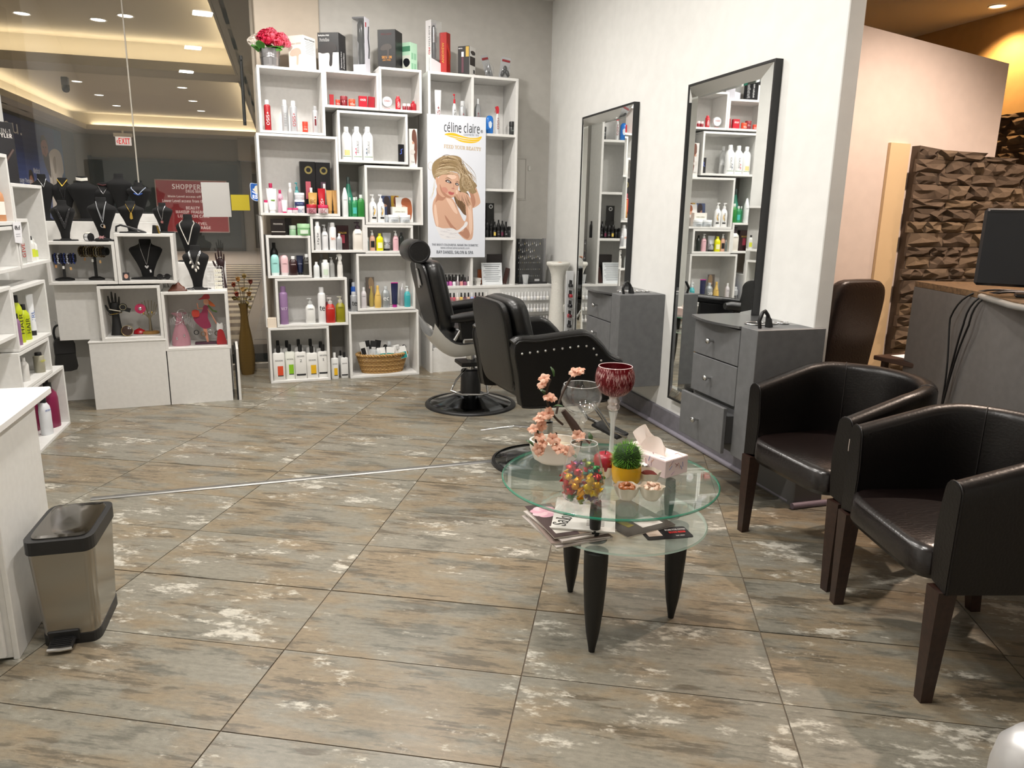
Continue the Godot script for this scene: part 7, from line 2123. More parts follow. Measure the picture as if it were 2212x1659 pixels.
# ---------------------------------------------------------------- wicker basket of accessories
func basket() -> void:
	var c := fb(0.945, 0.0205, -0.135)
	var o := thing("wicker_basket", "oval wicker basket full of accessories in the floor shelf box", "basket", c, BACK_TURN)
	var wm := [mat("b08a52", 0.6), mat("9a733c", 0.6), mat("c49c62", 0.6)]
	var ax := 0.225
	var az := 0.115
	var n := 34
	var rows := 11
	for j in rows:
		var b := MB.new()
		var pts := []
		var y := 0.008 + 0.0138 * j
		var k := 0.80 + 0.2 * float(j) / rows
		for i in n * 2 + 1:
			var a := TAU * i / (n * 2.0)
			var w := 1.0 + 0.018 * (1.0 if (i + j) % 2 == 0 else -1.0)
			pts.append(v3(cos(a) * ax * k * w, y, sin(a) * az * k * w))
		b.tube(pts, 0.0062, 5, false)
		part(o, "weave_row", b, wm[j % 3])
	for i in n:
		var a := TAU * (i + 0.25) / n
		part(o, "stake", MB.new().tube([v3(cos(a) * ax * 0.80, 0.0, sin(a) * az * 0.80), v3(cos(a) * ax, 0.16, sin(a) * az)], 0.004, 5), wm[1])
	for s in 2:
		var pts := []
		for i in 121:
			var a := TAU * i / 120.0
			var q := sin(a * 26.0 + PI * s)
			pts.append(v3(cos(a) * (ax * 1.0 + 0.008 * cos(a * 26.0 + PI * s)), 0.164 + 0.008 * q, sin(a) * (az + 0.008 * cos(a * 26.0 + PI * s))))
		part(o, "braided_rim", MB.new().tube(pts, 0.0075, 6, false), wm[s * 2])
	part(o, "bottom", MB.new().lathe([v2(0, 0.004), v2(0.8, 0.004), v2(0.8, 0.0), v2(0, 0.0)], 30, ax, az), wm[1])
	# contents
	var gp := "accessories in the wicker basket"
	var r := RandomNumberGenerator.new()
	r.seed = 4
	var cards := [[-0.16, 0.20, 0.02, -14, "e4e4e2", "1a1a1c", "white card of black clips leaning at left in basket"], [-0.12, 0.21, -0.03, -8, "1c1c1e", "d8d8d8", "black hair comb pack standing in the basket"], [-0.08, 0.215, -0.01, 8, "2a2a2c", "e6e6e6", "black accessory card with white strip in the basket"], [-0.04, 0.225, -0.04, 14, "141416", "3a3a3c", "tall black comb sticking up from the basket"]]
	for k in cards:
		var p := thing("accessory_card", k[6], "package", c + v3(k[0], 0.09, k[2]).rotated(Vector3.UP, deg_to_rad(BACK_TURN)), BACK_TURN, gp)
		part(p, "card", slab(v3(0.055, 0.19, 0.004), 0.001), mat(k[4], 0.4), v3(0, 0.095, 0), v3(-6, 0, -k[3] * 0.8))
		part(p, "front_print", slab(v3(0.038, 0.09, 0.002), 0.0005), mat(k[5], 0.4), v3(0.004 * signf(k[3]), 0.09, 0.004), v3(-6, 0, -k[3] * 0.8))
	var bx := [[-0.02, 0.075, "left of the teal boxes in the basket", 4], [0.06, 0.072, "middle of the teal boxes in the basket", -5], [0.175, 0.05, "right of the teal boxes in the basket", 10]]
	for k in bx:
		var p := thing("small_teal_carton", "small white carton with teal front, " + k[2], "box", c + v3(k[0], 0.12, k[1]).rotated(Vector3.UP, deg_to_rad(BACK_TURN)), BACK_TURN, gp)
		part(p, "carton", slab(v3(0.072, 0.11, 0.03), 0.001), mat("e6e6e4", 0.4), v3(0, 0.055, 0), v3(-16, 0, k[3]))
		part(p, "teal_print", slab(v3(0.070, 0.055, 0.002)), mat("158a86", 0.4), v3(0, 0.034, 0.0215), v3(-16, 0, k[3]))
		part(p, "window_print", slab(v3(0.02, 0.03, 0.002)), mat("3a4648", 0.4), v3(0, 0.032, 0.0225), v3(-16, 0, k[3]))
	var p := thing("white_carton", "plain white carton standing at right in the basket", "box", c + v3(0.125, 0.12, 0.045).rotated(Vector3.UP, deg_to_rad(BACK_TURN)), BACK_TURN, gp)
	part(p, "carton", slab(v3(0.055, 0.125, 0.03), 0.001), mat("e8e8e6", 0.4), v3(0, 0.06, 0), v3(-10, 20, 6))
	part(p, "top_print", slab(v3(0.03, 0.03, 0.031)), mat("c9c9c8", 0.4), v3(0.003, 0.10, 0.0), v3(-10, 20, 6))
	for k in 4:
		var q := thing("bagged_accessory", ["clear bag of pale clips at left in the basket", "clear bag with aqua clips in the basket middle", "clear wrapped pack at the back of basket", "clear wrapped pack at right back of basket"][k], "package", c + v3([-0.10, -0.06, 0.07, 0.14][k], 0.10, [0.06, 0.08, -0.03, -0.02][k]).rotated(Vector3.UP, deg_to_rad(BACK_TURN)), BACK_TURN, gp)
		part(q, "bag", MB.new().lathe([v2(0, 0), v2(0.03, 0.01), v2(0.036, 0.06), v2(0.03, 0.1), v2(0.02, 0.12)], 14, 1.0, 0.4, 3.0), mat("e3e8ea", 0.1, 0.0, {"alpha": 0.35}))
		part(q, "filling", slab(v3(0.04, 0.07, 0.012), 0.004), mat(["cfc6b4", "7fc0c8", "b9bcc0", "c9cccc"][k], 0.4), v3(0, 0.045, 0), v3(0, 0, [6, -12, 4, -6][k]))
	for k in 3:
		var q := thing("hair_brush", ["black round brush head rising at back of basket", "black brush handle at right back of the basket", "small clear tube standing up in the basket"][k], "brush", c + v3([0.03, 0.19, 0.075][k], 0.12, -0.04).rotated(Vector3.UP, deg_to_rad(BACK_TURN)), BACK_TURN, gp)
		part(q, "handle", MB.new().tube([v3(0, 0, 0), v3([0.01, 0.02, 0.0][k], [0.08, 0.07, 0.13][k], 0)], 0.008, 8), mat(["141416", "17171a", "c9cdd0"][k], 0.3))
		part(q, "head", MB.new().lathe([v2(0, 0), v2(0.018, 0.006), v2(0.02, 0.03), v2(0.012, 0.045), v2(0, 0.048)], 12), mat(["111113", "141416", "d8dcde"][k], 0.35), v3([0.01, 0.02, 0.0][k], [0.07, 0.06, 0.10][k], 0))

# ---------------------------------------------------------------- black velvet busts and jewellery
var bust_prof := [v2(0, 0), v2(0.50, 0), v2(0.50, 0.03), v2(0.34, 0.06), v2(0.40, 0.2), v2(0.62, 0.42), v2(0.86, 0.60), v2(0.98, 0.70), v2(1.0, 0.745), v2(0.9, 0.79), v2(0.6, 0.835), v2(0.42, 0.87), v2(0.36, 0.91), v2(0.36, 0.985), v2(0.32, 1.0), v2(0, 1.0)]

func bust_r(y: float) -> float:
	for i in range(1, bust_prof.size() - 2):
		if y <= bust_prof[i + 1].y and bust_prof[i + 1].y > bust_prof[i].y:
			return lerpf(bust_prof[i].x, bust_prof[i + 1].x, clampf((y - bust_prof[i].y) / (bust_prof[i + 1].y - bust_prof[i].y), 0, 1))
	return 0.36

func bust_at(w: float, h: float, x: float, y: float, out := 0.003) -> Vector3:
	# a point on the bust's front; x in half widths, y in heights
	var r := bust_r(y)
	var xx := clampf(x, -r * 0.98, r * 0.98)
	return v3(xx * w * 0.5, y * h, sqrt(maxf(0.0, 1.0 - pow(xx / r, 2.0))) * r * w * 0.5 * 0.42 + out)

func bust(label: String, at: Vector3, turn: float, w: float, h: float, lean := 0.0) -> Node3D:
	var o := thing("necklace_bust", label, "display bust", at, BACK_TURN + turn, "black velvet necklace busts")
	var velvet := mat("0c0c0d", 0.9, 0.0, {"rim": 0.25})
	var m := MB.new()
	if lean != 0.0:
		m.at(Vector3.ZERO, v3(0, 0, lean))
	var pr := []
	for p in bust_prof:
		pr.append(v2(p.x * w * 0.5, p.y * h))
	m.lathe(pr, 28, 1.0, 0.42)
	part(o, "torso", m, velvet)
	part(o, "foot", MB.new().lathe([v2(0, 0.008), v2(0.5 * w, 0.008), v2(0.52 * w, 0.0), v2(0, 0)], 24, 1.0, 0.55), velvet)
	return o

# a chain from neck side to neck side through the low point y0, in bust units
func chain(o: Node3D, called: String, w: float, h: float, y0: float, wide: float, r: float, m: Material, top := 0.875, beads := 0, point := 1.0) -> void:
	var pts := []
	var k := 22
	for i in k + 1:
		var s := 2.0 * i / k - 1.0
		var x := s * wide
		var y := lerpf(y0, top, pow(absf(s), point))
		pts.append(bust_at(w, h, x, y))
	if beads == 0:
		part(o, called, MB.new().tube(pts, r, 5), m)
		return
	var b := MB.new()
	for i in beads:
		var f := float(i) / (beads - 1) * k
		var j := mini(int(f), k - 1)
		var p: Vector3 = pts[j].lerp(pts[j + 1], f - j)
		b.at(p)
		b.lathe([v2(0, -r), v2(r * 0.8, -r * 0.6), v2(r, 0), v2(r * 0.8, r * 0.6), v2(0, r)], 8)
	b.at(Vector3.ZERO)
	part(o, called, b, m)

func jewellery() -> void:
	var silver := mat("d6d7da", 0.18, 1.0)
	var gold := mat("d9b75a", 0.22, 1.0)
	var pearl := mat("ece8df", 0.25)
	var black := mat("0f0f10", 0.6)
	# busts on the tall ledge at the back
	var L := 1.3205
	var b := bust("tall black bust with thin silver chain at far left", jf(-0.25, L, -0.48), 20, 0.15, 0.325)
	chain(b, "necklace", 0.15, 0.325, 0.72, 0.34, 0.002, silver, 0.9)
	b = bust("tall black bust with gold link chain and black tassels", jf(-0.125, L, -0.50), 0, 0.17, 0.305)
	chain(b, "gold_chain", 0.17, 0.305, 0.80, 0.36, 0.005, gold, 0.95, 26)
	chain(b, "black_beads", 0.17, 0.305, 0.46, 0.34, 0.005, black, 0.9, 30)
	b = bust("tall black bust with white pearl choker collar", jf(0.005, L, -0.47), 0, 0.20, 0.318)
	for i in 3:
		chain(b, "pearl_strand", 0.20, 0.318, 0.90 + 0.022 * i, 0.35, 0.0042, pearl, 0.915 + 0.022 * i, 24)
	b = bust("black bust with dark choker and chain on the back ledge", jf(0.137, L, -0.48), 0, 0.185, 0.28)
	chain(b, "choker", 0.185, 0.28, 0.92, 0.35, 0.005, mat("4a1a1e", 0.3), 0.95, 20)
	chain(b, "silver_chain", 0.185, 0.28, 0.7, 0.36, 0.002, silver, 0.9)
	b = bust("wide black bust with bare shoulders beside the glass seam", jf(0.245, 1.3805, -0.46), 8, 0.17, 0.285)
	b = bust("black bust with blue bead collar on the step", jf(0.375, 1.3805, -0.43), -8, 0.17, 0.225)
	chain(b, "blue_collar", 0.17, 0.225, 0.60, 0.62, 0.0035, mat("b9c4d8", 0.3, 0.4), 0.84, 34)
	chain(b, "blue_beads", 0.17, 0.225, 0.592, 0.3, 0.0052, mat("2f4f9a", 0.2), 0.64, 12)
	# on the bracelet cube
	var T := 1.1915
	b = bust("black bust with thick black bead necklace leaning forward", jf(-0.085, T, -0.14), 12, 0.15, 0.275)
	for i in 3:
		chain(b, "bead_strand", 0.15, 0.275, 0.30 + 0.05 * i, 0.55 - 0.04 * i, 0.0065, mat("17171a", 0.2), 0.78, 34)
	b = bust("black bust with silver cord and ring pendant", jf(0.155, T, -0.14), 0, 0.185, 0.30)
	chain(b, "cord", 0.185, 0.30, 0.42, 0.34, 0.002, mat("b9bcc0", 0.4), 0.9, 0, 1.2)
	chain(b, "cord", 0.185, 0.30, 0.50, 0.36, 0.002, mat("8a8d90", 0.4), 0.9)
	part(b, "pendant", MB.new().at(bust_at(0.185, 0.30, 0, 0.35, 0.012), v3(90, 0, 0)).lathe([v2(0.010, -0.003), v2(0.014, -0.003), v2(0.014, 0.003), v2(0.010, 0.003), v2(0.010, -0.003)], 18), silver)
	part(b, "price_tag", slab(v3(0.012, 0.018, 0.001)), mat("c9a06a", 0.6), bust_at(0.185, 0.30, 0.1, 0.33, 0.014))
	# on the bust cube
	var U := 1.2475
	b = bust("black bust with gold chain and long gold pendant", jf(0.335, U, -0.16), 4, 0.17, 0.222)
	chain(b, "gold_chain", 0.17, 0.222, 0.62, 0.36, 0.0018, gold, 0.9, 0, 1.1)
	part(b, "pendant", MB.new().prism(PackedVector2Array([v2(-0.006, 0.02), v2(0.006, 0.02), v2(0.010, -0.018), v2(-0.004, -0.024), v2(-0.010, -0.012)]), 0.004), gold, bust_at(0.17, 0.222, 0, 0.53, 0.006))
	b = bust("small black bust with silver star pendant, tilted", jf(0.535, U, -0.22), -18, 0.145, 0.215)
	chain(b, "silver_chain", 0.145, 0.215, 0.42, 0.36, 0.0018, silver, 0.9, 0, 1.1)
	part(b, "pendant", star(0.014, 0.004), mat("c98a86", 0.3, 0.7), bust_at(0.145, 0.215, 0, 0.36, 0.006))
	# low ledge and doll cube
	b = bust("black bust with long white pearl rope, leaning", jf(0.69, 1.0205, -0.48), -22, 0.19, 0.36)
	chain(b, "pearl_rope", 0.19, 0.36, 0.36, 0.66, 0.0042, pearl, 0.86, 54)
	b = bust("black bust with several white bead strands in front", jf(0.735, 0.8365, -0.16), -14, 0.19, 0.325)
	for i in 3:
		chain(b, "chain_strand", 0.19, 0.325, 0.40 + 0.06 * i, 0.5 - 0.05 * i, 0.0018, silver, 0.88)
	for k in [[-0.3, 0.62], [-0.18, 0.52], [0.05, 0.44], [0.3, 0.6], [0.22, 0.5]]:
		part(b, "oval_bead", MB.new().at(bust_at(0.19, 0.325, k[0], k[1], 0.006), v3(0, 0, k[0] * 80)).lathe([v2(0, -0.014), v2(0.006, -0.008), v2(0.007, 0), v2(0.006, 0.008), v2(0, 0.014)], 10), pearl)
	b = bust("single black bust with silver heart chain inside white cube", jf(0.405, 0.9195, -0.17), 0, 0.22, 0.285)
	chain(b, "silver_chain", 0.22, 0.285, 0.36, 0.34, 0.0018, silver, 0.9, 0, 1.1)
	part(b, "heart", MB.new().prism(smooth([v2(0, 0.004), v2(0.008, 0.01), v2(0.013, 0.002), v2(0, -0.013), v2(-0.013, 0.002), v2(-0.008, 0.01)], 4), 0.003), silver, bust_at(0.22, 0.285, 0, 0.31, 0.006))
	part(b, "price_tag", slab(v3(0.011, 0.02, 0.001)), mat("e6e6e6", 0.6), bust_at(0.22, 0.285, 0.2, 0.2, 0.01), v3(0, 0, 8))
	# bracelet bars
	for k in 2:
		var o := thing("bracelet_stand", ["black bracelet bar with blue white bead bracelets", "black bracelet bar loaded with bronze chain bracelets"][k], "display stand", jf([-0.115, 0.075][k], 0.9195, [-0.12, -0.15][k]), BACK_TURN + [0.0, -24.0][k], "bracelet stands")
		var yb: float = [0.155, 0.20][k]
		var hw: float = [0.08, 0.10][k]
		part(o, "base", MB.new().lathe([v2(0, 0), v2(0.06, 0), v2(0.06, 0.012), v2(0.03, 0.022), v2(0, 0.024)], 6, 1.0, 0.7), mat("161616", 0.5))
		part(o, "stem", slab(v3(0.016, yb, 0.016), 0.002), mat("141414", 0.5), v3(0, yb * 0.5, 0))
		part(o, "bar", MB.new().tube([v3(-hw, yb, 0), v3(hw, yb, 0)], 0.027, 16), mat("111112", 0.8))
		var n: int = [7, 10][k]
		for i in n:
			var x := lerpf(-hw * 0.55 if k == 0 else -hw * 0.9, hw * 0.85 if k == 0 else hw * 0.7, float(i) / (n - 1))
			var bb := MB.new()
			for j in 16:
				var a := TAU * j / 16.0
				bb.at(v3(x + 0.002 * sin(j * 2.0), yb - 0.004 + cos(a) * 0.034, sin(a) * 0.032))
				bb.lathe([v2(0, -0.006), v2(0.0055, -0.003), v2(0.0055, 0.003), v2(0, 0.006)], 6)
			bb.at(Vector3.ZERO)
			part(o, "bracelet", bb, [mat(["3a4a8a", "c9ccd8", "22284a"][i % 3], 0.25), mat(["7a6a4a", "5a4a36", "9a8a60", "b9b0a0"][i % 4], 0.3, 0.8)][k])
		for i in 3:
			part(o, "price_tag", slab(v3(0.013, 0.02, 0.001)), mat(["b98a5a", "e2e0dc", "c9a06a"][i], 0.6), v3(lerpf(-hw * 0.5, hw * 0.6, i / 2.0), yb - 0.055 - 0.008 * i, 0.032), v3(0, 0, 8.0 * i - 8.0))
	# hands
	for k in 2:
		var o := thing("ring_hand", ["black open hand display with bracelets and tags", "slim dark maroon hand display with ring and chain"][k], "display hand", jf([0.172, 0.905][k], [0.518, 0.8365][k], [-0.14, -0.24][k]), BACK_TURN + [0.0, -20.0][k], "hand displays")
		var sc: float = [1.0, 0.92][k]
		part(o, "hand", hand_mesh(sc), mat(["101011", "2a1216"][k], 0.5))
		if k == 0:
			part(o, "bangle", MB.new().at(v3(0, 0.165, 0), v3(14, 0, 12)).lathe(ring_prof(0.045, 0.005), 24), mat("141414", 0.3))
			part(o, "pearl_bracelet", MB.new().at(v3(0, 0.178, 0), v3(-10, 0, -12)).lathe(ring_prof(0.040, 0.007), 24), mat("d9d2c4", 0.3))
			part(o, "gold_bracelet", MB.new().at(v3(0, 0.155, 0), v3(-6, 0, 10)).lathe(ring_prof(0.042, 0.005), 24), gold)
			part(o, "round_tag", MB.new().at(v3(0.055, 0.205, 0.03), v3(90, 0, 0)).lathe([v2(0, 0), v2(0.028, 0), v2(0.028, 0.002), v2(0, 0.002)], 24), mat("17171a", 0.4))
			part(o, "tag_ring", MB.new().at(v3(0.055, 0.205, 0.033), v3(90, 0, 0)).lathe(ring_prof(0.02, 0.0025), 24), mat("b9b08a", 0.4))
			part(o, "square_tag", slab(v3(0.035, 0.03, 0.002)), mat("101012", 0.4), v3(0.085, 0.185, 0.03), v3(0, 0, -20))
		else:
			part(o, "chain", MB.new().tube([v3(-0.02, 0.2, 0.03), v3(-0.005, 0.14, 0.035), v3(0.01, 0.06, 0.036), v3(0.015, 0.03, 0.036)], 0.0015, 5), silver)
			part(o, "ring", MB.new().at(v3(0, 0.23, 0), v3(0, 0, 6)).lathe(ring_prof(0.022, 0.0025), 18), silver)
	# small pieces on the tops
	var o := thing("watch_cuff", "silver and black watch on a small slanted stand", "watch", jf(0.07, T, -0.05), BACK_TURN - 30.0)
	part(o, "stand", MB.new().at(v3(0, 0.02, 0), v3(0, 0, 90)).lathe([v2(0, -0.02), v2(0.028, -0.02), v2(0.028, 0.02), v2(0, 0.02)], 20), black, v3(0, 0.008, 0))
	part(o, "band", MB.new().at(v3(0, 0.028, 0), v3(0, 0, 90)).lathe([v2(0.029, -0.012), v2(0.031, -0.012), v2(0.031, 0.012), v2(0.029, 0.012)], 24), silver)
	part(o, "dial", slab(v3(0.03, 0.006, 0.024), 0.002), mat("e4e2d8", 0.2), v3(0, 0.058, 0.008), v3(18, 0, 0))
	o = thing("brooch_cushion", "small black velvet cushion with rose brooch", "cushion", jf(0.15, T, -0.045), BACK_TURN)
	part(o, "cushion", MB.new().lathe([v2(0, 0), v2(0.04, 0), v2(0.05, 0.012), v2(0.036, 0.022), v2(0, 0.026)], 20, 1.0, 0.7), mat("0e0e10", 0.9))
	part(o, "brooch", MB.new().at(v3(0, 0.028, 0.012), v3(-60, 0, 0)).prism(star_poly(0.026), 0.003), mat("b9898a", 0.35, 0.5))
	o = thing("beaded_headband", "black beaded headband lying on the bust cube", "headband", jf(0.33, U, -0.05), BACK_TURN)
	part(o, "band", MB.new().tube([v3(-0.09, 0.010, 0), v3(-0.085, 0.045, 0), v3(-0.06, 0.056, 0), v3(-0.01, 0.044, 0), v3(0.05, 0.024, 0), v3(0.095, 0.008, 0)], 0.007, 8), mat("161618", 0.35))
	for i in 9:
		part(o, "crystal", slab(v3(0.006, 0.005, 0.006), 0.0015), mat("c9ccd4", 0.1, 0.6), v3(-0.05 + 0.014 * i, 0.061 - 0.0055 * i, 0.003))
	o = thing("gold_bracelet_stand", "gold link bracelet on a slanted black stand", "bracelet", jf(0.492, U, -0.06), BACK_TURN - 20.0)
	part(o, "stand", MB.new().prism(PackedVector2Array([v2(-0.02, 0), v2(0.022, 0), v2(0.012, 0.05), v2(-0.012, 0.058)]), 0.04), black)
	for i in 6:
		part(o, "link", slab(v3(0.012, 0.009, 0.012), 0.002), gold, v3(0.024 - 0.0022 * i, 0.006 + 0.009 * i, 0.008))
	o = thing("photo_box", "tiny picture box inside the bust cube", "box", jf(0.276, 0.9195, -0.05), BACK_TURN)
	part(o, "box", slab(v3(0.04, 0.055, 0.015), 0.001), mat("2a2a30", 0.4), v3(0, 0.0275, 0))
	part(o, "face_print", MB.new().prism(circle(0.013, 14, Vector2.ZERO, v2(1, 1.3)), 0.001), mat("c99a88", 0.4), v3(0, 0.03, 0.008))
	o = thing("sunglasses", "dark sunglasses lying in the bust cube corner", "glasses", jf(0.515, 0.9195, -0.07), BACK_TURN)
	for s in [-1.0, 1.0]:
		part(o, "lens", MB.new().at(v3(s * 0.024, 0.022, 0.0), v3(80, 0, 0)).lathe([v2(0, -0.001), v2(0.02, -0.002), v2(0.021, 0.001), v2(0, 0.003)], 18), mat("17171a", 0.06))
		part(o, "temple", MB.new().tube([v3(s * 0.044, 0.026, 0), v3(s * 0.046, 0.026, -0.06), v3(s * 0.044, 0.008, -0.1)], 0.003, 6), mat("121214", 0.3))
	part(o, "bridge", MB.new().tube([v3(-0.008, 0.028, 0), v3(0.008, 0.028, 0)], 0.003, 6), mat("121214", 0.3))
	o = thing("earring_card_rack", "white wire rack with cards of pale earrings", "display rack", jf(0.862, 0.8365, -0.06), BACK_TURN)
	var rk := MB.new()
	for i in 6:
		rk.tube([v3(-0.055 + 0.022 * i, 0.004, 0), v3(-0.055 + 0.022 * i, 0.17 + 0.02 * sin(PI * i / 5.0), -0.012)], 0.0015, 4)
	for i in 8:
		rk.tube([v3(-0.055, 0.01 + 0.023 * i, -0.001), v3(0.055, 0.01 + 0.023 * i, -0.001)], 0.0012, 4)
	part(o, "wire_grid", rk, mat("e6e6e6", 0.4))
	part(o, "foot", slab(v3(0.12, 0.006, 0.04), 0.002), mat("e0e0e0", 0.4), v3(0, 0.003, 0.0))
	for i in 5:
		part(o, "earring_card", slab(v3(0.055, 0.026, 0.002)), mat("e8e6dc", 0.5), v3(0.018, 0.02 + 0.031 * i, 0.006))
		for j in 3:
			part(o, "earring", mb_cached("pearlstud", func(): return MB.new().lathe([v2(0, -0.003), v2(0.003, 0), v2(0, 0.003)], 8)), mat("c9b98a", 0.3, 0.6), v3(0.004 + 0.014 * j, 0.02 + 0.031 * i, 0.009))
	o = thing("leather_pouch", "crumpled brown leather cuff on the doll cube", "cuff", jf(0.60, 0.8365, -0.07), BACK_TURN)
	part(o, "leather", MB.new().surf(func(u, v): return v3((u - 0.5) * 0.13, 0.002 + 0.055 * sin(PI * u) * sin(PI * v) + 0.008 * sin(u * 19.0 + v * 7.0) * sin(PI * u) * sin(PI * v), (v - 0.5) * 0.07), 16, 10, true), mat("5a2c18", 0.5))
	o = thing("ring_cluster", "cluster of silver rings on the doll cube", "rings", jf(0.675, 0.8365, -0.05), BACK_TURN)
	for i in 6:
		part(o, "ring", MB.new().at(v3(-0.03 + 0.012 * i, 0.010, 0.006 * (i % 3)), v3(70, 30.0 * i, 0)).lathe(ring_prof(0.009, 0.0022), 14), silver)
	# in the hand cube
	o = thing("jewellery_tree", "small gold tree hung with earrings and a pink disc", "jewellery stand", jf(0.392, 0.518, -0.14), BACK_TURN)
	part(o, "base", MB.new().lathe([v2(0, 0), v2(0.055, 0), v2(0.058, 0.012), v2(0.05, 0.02), v2(0, 0.02)], 20, 1.0, 0.7), mat("9a733c", 0.5))
	part(o, "trunk", MB.new().tube([v3(0, 0.018, 0), v3(0.0, 0.12, 0), v3(-0.02, 0.2, 0)], [0.012, 0.007, 0.004], 8), mat("8d8470", 0.4, 0.7))
	for i in 7:
		var a := -1.2 + 0.4 * i
		part(o, "branch", MB.new().tube([v3(0, 0.11, 0), v3(sin(a) * 0.04, 0.15 + 0.02 * cos(a), 0.01), v3(sin(a) * 0.06, 0.20 + 0.05 * cos(a), 0.012)], 0.0025, 6), mat("a59c84", 0.35, 0.8))
		part(o, "earring", MB.new().at(v3(sin(a) * 0.05, 0.14 + 0.02 * cos(a), 0.02)).lathe([v2(0, -0.012), v2(0.006, 0), v2(0, 0.012)], 8), [silver, gold, mat("b9a89a", 0.3, 0.5)][i % 3])
	part(o, "pink_disc", MB.new().at(v3(-0.055, 0.19, 0.02), v3(90, 0, 0)).lathe([v2(0, -0.004), v2(0.034, -0.003), v2(0.036, 0.0), v2(0, 0.005)], 24), mat("b9305a", 0.2))
	part(o, "disc_jewel", MB.new().at(v3(-0.055, 0.19, 0.027), v3(90, 0, 0)).lathe([v2(0, 0), v2(0.012, 0), v2(0, 0.006)], 12), silver)
	o = thing("red_brooch", "red enamel brooch lying under the small tree", "brooch", jf(0.315, 0.518, -0.15), BACK_TURN)
	part(o, "body", MB.new().lathe([v2(0, 0), v2(0.035, 0.004), v2(0.03, 0.026), v2(0.01, 0.04), v2(0, 0.042)], 16, 1.2, 0.8), mat("a3101c", 0.25))
	part(o, "clasp", MB.new().at(v3(0, 0.042, 0)).lathe([v2(0, 0), v2(0.006, 0.003), v2(0, 0.008)], 10), gold)
	o = thing("round_compact", "round dark compact with gold rim beside the black hand", "compact", jf(0.245, 0.518, -0.06), BACK_TURN)
	part(o, "disc", MB.new().at(v3(0, 0.04, 0), v3(78, 0, 0)).lathe([v2(0, -0.006), v2(0.036, -0.005), v2(0.038, 0.0), v2(0.03, 0.005), v2(0, 0.005)], 24), mat("3a2a24", 0.2))
	part(o, "rim", MB.new().at(v3(0, 0.04, 0.002), v3(78, 0, 0)).lathe(ring_prof(0.037, 0.003), 24), mat("b9a06a", 0.3, 0.8))
	# pink satin bag and paper doll
	o = thing("satin_bag", "pink satin pouch hung with silver bangles", "pouch", jf(0.592, 0.4255, -0.12), BACK_TURN)
	part(o, "pouch", MB.new().surf(func(u, v):
		var a: float = -TAU * u
		var k: float = lerpf(1.0, 0.34, smoothstep(0.15, 1.0, v)) + 0.05 * sin(a * 7.0 + v * 3.0) * v
		return v3(cos(a) * 0.064 * k, v * 0.215, sin(a) * 0.045 * k), 40, 10), mat("b07f8a", 0.25, 0.0, {"rim": 0.5}))
	part(o, "pouch_base", MB.new().lathe([v2(0, 0.0005), v2(0.064, 0.0005), v2(0.064, 0.003), v2(0, 0.003)], 24, 1.0, 0.7), mat("9a6a76", 0.3))
	part(o, "frill", MB.new().surf(func(u, v):
		var a: float = -TAU * u
		return v3(cos(a) * (0.022 + 0.03 * v + 0.006 * sin(a * 9.0) * v), 0.213 + 0.03 * v, sin(a) * (0.016 + 0.02 * v)), 36, 4), mat("b98a94", 0.3))
	for i in 5:
		part(o, "bangle", MB.new().at(v3(-0.02 + 0.02 * i, 0.19 + 0.022 * (i % 3), 0.012), v3(50 + 14.0 * i, 20.0 * i, 10)).lathe(ring_prof(0.036, 0.003), 24), silver)
	for i in 6:
		part(o, "dangling_earring", MB.new().tube([v3(0.02 + 0.012 * i, 0.25 - 0.008 * i, 0.03), v3(0.03 + 0.012 * i, 0.19 - 0.012 * i, 0.034)], 0.003, 5), silver)
	for s in [-1.0, 1.0]:
		part(o, "drop_stone", MB.new().at(v3(s * 0.026, 0.07 + 0.01 * s, 0.044)).lathe([v2(0, -0.014), v2(0.007, -0.006), v2(0.004, 0.006), v2(0, 0.012)], 10), silver)
	o = thing("metal_doll", "flat painted lady figure with red hat holding earrings", "figurine", jf(0.775, 0.4255, -0.14), BACK_TURN)
	part(o, "stand", slab(v3(0.22, 0.014, 0.07), 0.003), mat("4a2a3c", 0.4), v3(0.02, 0.007, 0))
	part(o, "legs", MB.new().prism(smooth([v2(-0.006, 0.014), v2(0.006, 0.014), v2(0.002, 0.08), v2(-0.006, 0.16), v2(-0.03, 0.16), v2(-0.024, 0.1)], 4), 0.006), mat("c98a70", 0.4))
	part(o, "dress", MB.new().prism(smooth([v2(-0.09, 0.20), v2(-0.03, 0.12), v2(0.03, 0.13), v2(0.012, 0.2), v2(0.02, 0.28), v2(-0.01, 0.29), v2(-0.03, 0.24)], 4), 0.01), mat("8a2a4a", 0.4))
	part(o, "arm", MB.new().tube([v3(0.012, 0.27, 0), v3(0.04, 0.22, 0.006), v3(0.07, 0.15, 0.006)], 0.005, 6), mat("c98a70", 0.4))
	part(o, "arm", MB.new().tube([v3(-0.012, 0.27, 0), v3(-0.05, 0.27, 0.006), v3(-0.055, 0.31, 0.006)], 0.005, 6), mat("c98a70", 0.4))
	part(o, "head", MB.new().prism(circle(0.019, 18, v2(0.008, 0.318), v2(1, 1.25)), 0.008), mat("d39a7c", 0.4))
	part(o, "hair", MB.new().prism(smooth([v2(0.012, 0.345), v2(0.03, 0.33), v2(0.06, 0.30), v2(0.07, 0.28), v2(0.036, 0.288), v2(0.022, 0.31)], 4), 0.007), mat("c2602a", 0.4))
	part(o, "hat", MB.new().prism(smooth([v2(-0.045, 0.335), v2(-0.02, 0.352), v2(0.0, 0.375), v2(0.03, 0.372), v2(0.036, 0.35), v2(0.03, 0.34), v2(-0.01, 0.338)], 4), 0.012), mat("b0303c", 0.4))
